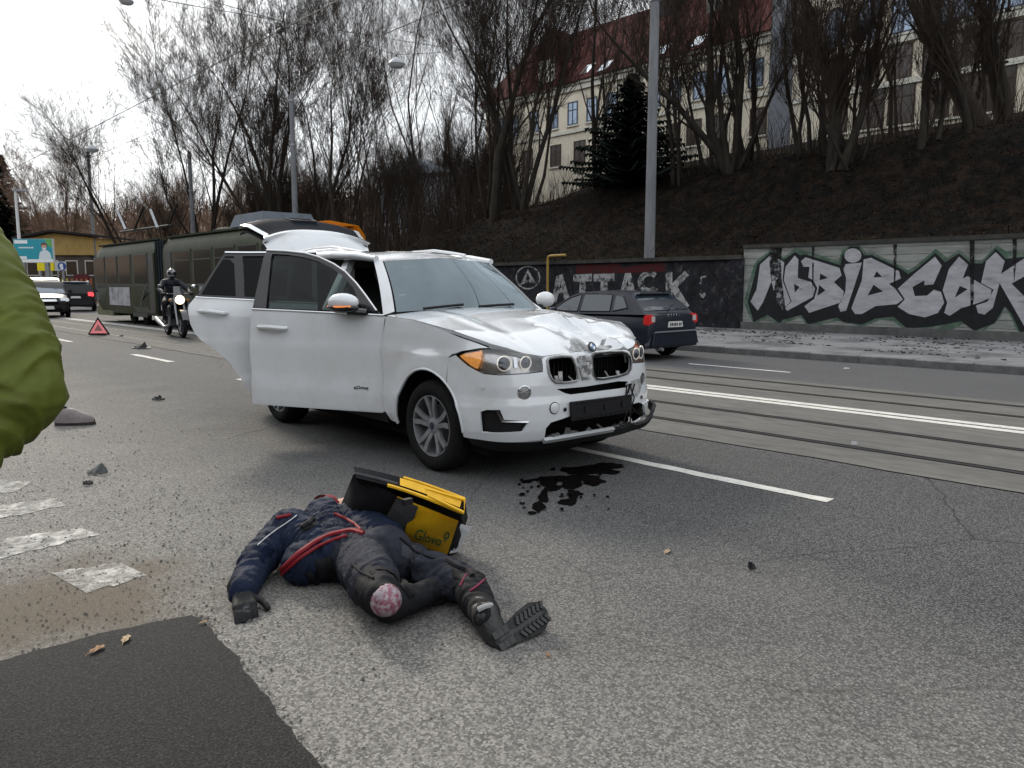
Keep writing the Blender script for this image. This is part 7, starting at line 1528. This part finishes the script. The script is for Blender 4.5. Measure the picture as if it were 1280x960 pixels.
q = MB(); q.ball((-.10, 0, 1.83), (.15, .125, .145), 14); hel = q.build('helmet', mat('black helmet shell', (.02, .02, .022), .2, coat=.6, col2=(.38, .38, .38), c2scale=9, c2pos=(.50, .53)), rider, smooth=True)
q = MB(); q.grid(lambda a, c: Vector((-.10, 0, 1.83))+Vector((.156*math.cos(R(-60+120*a))*math.cos(R(-20+38*c)), .131*math.sin(R(-60+120*a)), .15*math.sin(R(-20+38*c)))), 12, 5); q.build('visor', mat('dark visor', (.015, .016, .018), .06, spec=1), hel, smooth=True)
q = MB(); q.ball((.0, 0, 1.75), (.075, .085, .05), 8); q.build('chin_guard', m_mb, hel, smooth=True)
# =================================================================== WARNING TRIANGLE
to = gz(123.5, 419.5); to.z = 0; sz = 27*((to-EYE).dot(FW))/970
tri = empty('warning_triangle', to, RZ+R(4), 'red warning triangle standing on the road', 'warning triangle')
hh = sz*.80
def tri_pts(k): c = hh*.36; return [(-sz/2*k, .03+c-(c)*k), (sz/2*k, .03+c-c*k), (0, .03+c+(hh-c)*k)]
q = MB(); panel(q, tri_pts(1.0), lambda u, v: (u, .0, v), holes=[tri_pts(.78)], step=None, thick=.03, ref=(0, 9, .3)); q.build('frame', m_blk, tri, recalc=False)
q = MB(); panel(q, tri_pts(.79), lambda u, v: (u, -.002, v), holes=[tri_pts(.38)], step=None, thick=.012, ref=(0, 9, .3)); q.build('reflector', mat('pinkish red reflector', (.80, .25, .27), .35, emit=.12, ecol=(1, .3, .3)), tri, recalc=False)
q = MB(); panel(q, tri_pts(.40), lambda u, v: (u, .004, v), step=None, thick=.008, ref=(0, 9, .3)); panel(q, tri_pts(.24), lambda u, v: (u, -.006, v), step=None, thick=.008, ref=(0, 9, .3)); q.build('inner_panel', mat('dull fluorescent red', (.32, .16, .15), .6), tri, recalc=False)
q = MB(); q.bar((-sz*.35, .08, .02), (sz*.35, -.08, .02), .03, .015); q.bar((-sz*.35, -.08, .025), (sz*.35, .08, .025), .03, .015); q.build('stand', m_blk, tri)
# =================================================================== LOOSE SHOE, DEBRIS, LEAVES, STONES
so_ = gz(94, 531); so_.z = 0; shoe = empty('shoe', so_, RZ+R(8), 'grey slip on shoe lying on the asphalt beside the olive jacket', 'shoe')
m_sh = mat('grey mauve shoe', (.20, .175, .175), .6, var=.2, vscale=10); k_ = 1.3
q = MB()
def shoep(u, v):
    x = -.16+.32*u; w_ = .052*k_*math.sin(math.pi*min(1, max(.02, u*.94+.05)))**.45; hgt = interp([(0, .05), (.06, .12), (.25, .145), (.5, .125), (.75, .085), (.93, .06), (1, .03)], u); a = math.pi*v
    return Vector((x*k_*.95, w_*math.cos(a), .03+hgt*math.sin(a)**.7*1.15))
q.grid(shoep, 20, 14); q.build('upper', m_sh, shoe, smooth=True)
q = MB(); panel(q, [(-.165*k_*.95, 0), (-.15*k_*.95, -.052), (0, -.058), (.08*k_, -.066), (.145*k_*.95, -.05), (.170*k_*.95, 0), (.145*k_*.95, .05), (.08*k_, .066), (0, .058), (-.15*k_*.95, .052)], lambda u, v: (u, v, .032), step=None, thick=.03, ref=(0, 0, -3)); q.build('sole', mat('dark shoe sole', (.035, .028, .026), .7), shoe, recalc=False)
q = MB(); q.ball((-.10*k_, 0, .185), (.07, .038, .02), 8); q.build('opening', m_dark, shoe, smooth=True)
rnd = random.Random(41)
def shard(px, py, w_px, label, seed, hgt=.06, m_=None, name='car_debris'):
    p = gz(px, py); d = (p-EYE).dot(FW); s = w_px*d/970; rr = random.Random(seed); q = MB(); n = 9
    top = []; 
    for i in range(n): u = i/(n-1); w_ = s*.22*math.sin(math.pi*u)**.6+.01; top.append((s*(u-.5), w_*rr.uniform(.5, 1.2), w_*rr.uniform(.4, 1), hgt*rr.uniform(.15, 1)*math.sin(math.pi*u)+.012))
    vs = []
    for x, a, b_, z in top: vs += [(x, -a, .006), (x, b_, z), (x, -a+.01, .016), (x, b_, z+.012)]
    fs = []
    for i in range(n-1): k = 4*i; fs += [(k, k+4, k+5, k+1), (k+2, k+3, k+7, k+6), (k, k+2, k+6, k+4), (k+1, k+5, k+7, k+3)]
    fs += [(0, 1, 3, 2), (4*n-4, 4*n-2, 4*n-1, 4*n-3)]
    q.add(vs, fs); o_ = q.build(name, m_ or m_blk, None); o_.location = (p.x, p.y, .004); o_.rotation_euler = (0, 0, RZ+rr.uniform(-.5, .5)); tag(o_, label, 'debris'); return o_
shard(176, 436, 30, 'black twisted trim fragment behind the lane dash', 1, .16); shard(198, 501, 16, 'small black fragment in the middle of the lane', 2, .06)
shard(122, 593, 26, 'dark grey plastic fragment by the zebra bars', 3, .07, mat('dark grey plastic', (.05, .055, .055), .6)); shard(110, 607, 12, 'small black sliver just below the grey fragment', 4, .015)
shard(940, 713, 10, 'small dark stone like chip on the right foreground asphalt', 5, .03); shard(152, 421, 6, 'tiny black scrap right of the warning triangle', 6, .04)
shard(1068, 557, 9, 'pale scrap lying on the tram rail', 8, .03, m_scuff); shard(1058, 462, 9, 'white scrap on the far lane by the kerb', 9, .02, m_scuff)
m_leaf = mat('dry brown leaf', (.24, .13, .06), .7, var=.3, vscale=30); m_leaf2 = mat('pale dry leaf', (.34, .24, .14), .7, var=.3, vscale=30)
def leaf(px, py, wpx, label, m_, a):
    p = gz(px, py); s = wpx*(p-EYE).dot(FW)/970/2; q = MB(); N_ = 8
    P_ = [(-1, 0), (-.5, .42), (0, .30), (.35, .5), (1, 0), (.4, -.45), (0, -.28), (-.5, -.42)]
    q.add([(x*s, y*s, .006+.25*s*abs(y)) for x, y in P_]+[(0, 0, .012)], [(i, (i+1) % 8, 8) for i in range(8)]); q.tube([(-s*1.5, 0, .004), (-s, 0, .01), (s*.8, 0, .012)], .0015, 3)
    o_ = q.build('fallen_leaf', m_, None); o_.location = (p.x, p.y, .002 if px > 300 else .014); o_.rotation_euler = (0, 0, a); tag(o_, label, 'leaf', 'fallen leaves on the road')
leaf(834, 691, 16, 'tan fallen leaf right of the dark fluid stain', m_leaf2, .3); leaf(685, 821, 11, 'orange brown fallen leaf just below the boot', m_leaf, 1.2); leaf(122, 817, 24, 'brown fallen leaf at the top edge of the fresh asphalt patch', m_leaf, .5); leaf(158, 804, 22, 'pale curled leaf on the top edge of the fresh asphalt patch', m_leaf2, 1.0); leaf(255, 783, 10, 'pale leaf scrap at the peak of the fresh asphalt patch', m_leaf2, .1)
# fluid leaked under the nose
m_fl = mat('leaked dark fluid', (.006, .005, .005), .12, spec=.7)
def blob(cx, cy, rx, ry, seed):
    rr = random.Random(seed); n = 26; return [(cx+rx*math.cos(6.283*i/n)*(1+.55*mnoise.noise((math.cos(6.283*i/n)*1.6+seed, math.sin(6.283*i/n)*1.6, seed*.7))), cy+ry*math.sin(6.283*i/n)*(1+.55*mnoise.noise((math.cos(6.283*i/n)*1.6, math.sin(6.283*i/n)*1.6+seed, 3)))) for i in range(n)]
q = MB()
rs = random.Random(12); spots_ = [(735, 589, 34, 6), (695, 599, 30, 4), (715, 606, 11, 7), (716, 618, 8, 7), (711, 628, 11, 4), (692, 610, 10, 4), (680, 621, 6, 9), (672, 634, 8, 6), (665, 642, 6, 2), (742, 603, 12, 5), (657, 603, 7, 2), (760, 583, 18, 4), (725, 598, 24, 4), (686, 605, 12, 5)]
spots_ += [(rs.uniform(648, 762), rs.uniform(586, 640), rs.uniform(1.2, 4), rs.uniform(.6, 1.8)) for k in range(34)]
for i, (cx, cy, rx, ry) in enumerate(spots_):
    P_ = [gz(a, b_).to_2d() for a, b_ in blob(cx, cy, rx, ry, i+2)]; panel(q, P_, lambda u, v: (u, v, .004+.0002*i), step=None)
tag(q.build('fluid_stain', m_fl, recalc=False), kind='structure')
# loose stones and grit at the near left
m_stone = mat('loose grit', (.10, .095, .085), .95, var=.5, vscale=8); q = MB()
def stones(n, cx, cy, sx, sy, lo, hi):
    for k in range(n):
        x = rnd.gauss(cx, sx); y = rnd.gauss(cy, sy); s = rnd.uniform(lo, hi)
        if x > 3.6: continue
        q.add([(x+s, y, .004), (x, y+s*rnd.uniform(.6, 1), .004), (x-s, y, .004), (x, y-s, .004), (x, y, .004+s*rnd.uniform(.5, 1.0))], [(0, 1, 4), (1, 2, 4), (2, 3, 4), (3, 0, 4)])
stones(900, .75, 3.9, .5, .8, .002, .008); stones(700, 1.3, 5.2, .6, 1.4, .003, .009); stones(500, 1.7, 3.2, .8, .8, .002, .006); stones(250, 1.9, 8, .6, 2.5, .004, .011)
mpe = [(245, 772), (258, 782), (300, 832), (352, 900), (420, 985)]
for (a, b_), (c, d_) in zip(mpe, mpe[1:]):
    for k in range(60): u = rnd.random(); p = gz(a+(c-a)*u, b_+(d_-b_)*u); stones(1, p.x, p.y, .025, .025, .002, .007)
tag(q.build('loose_grit', m_stone, recalc=False), kind='stuff')
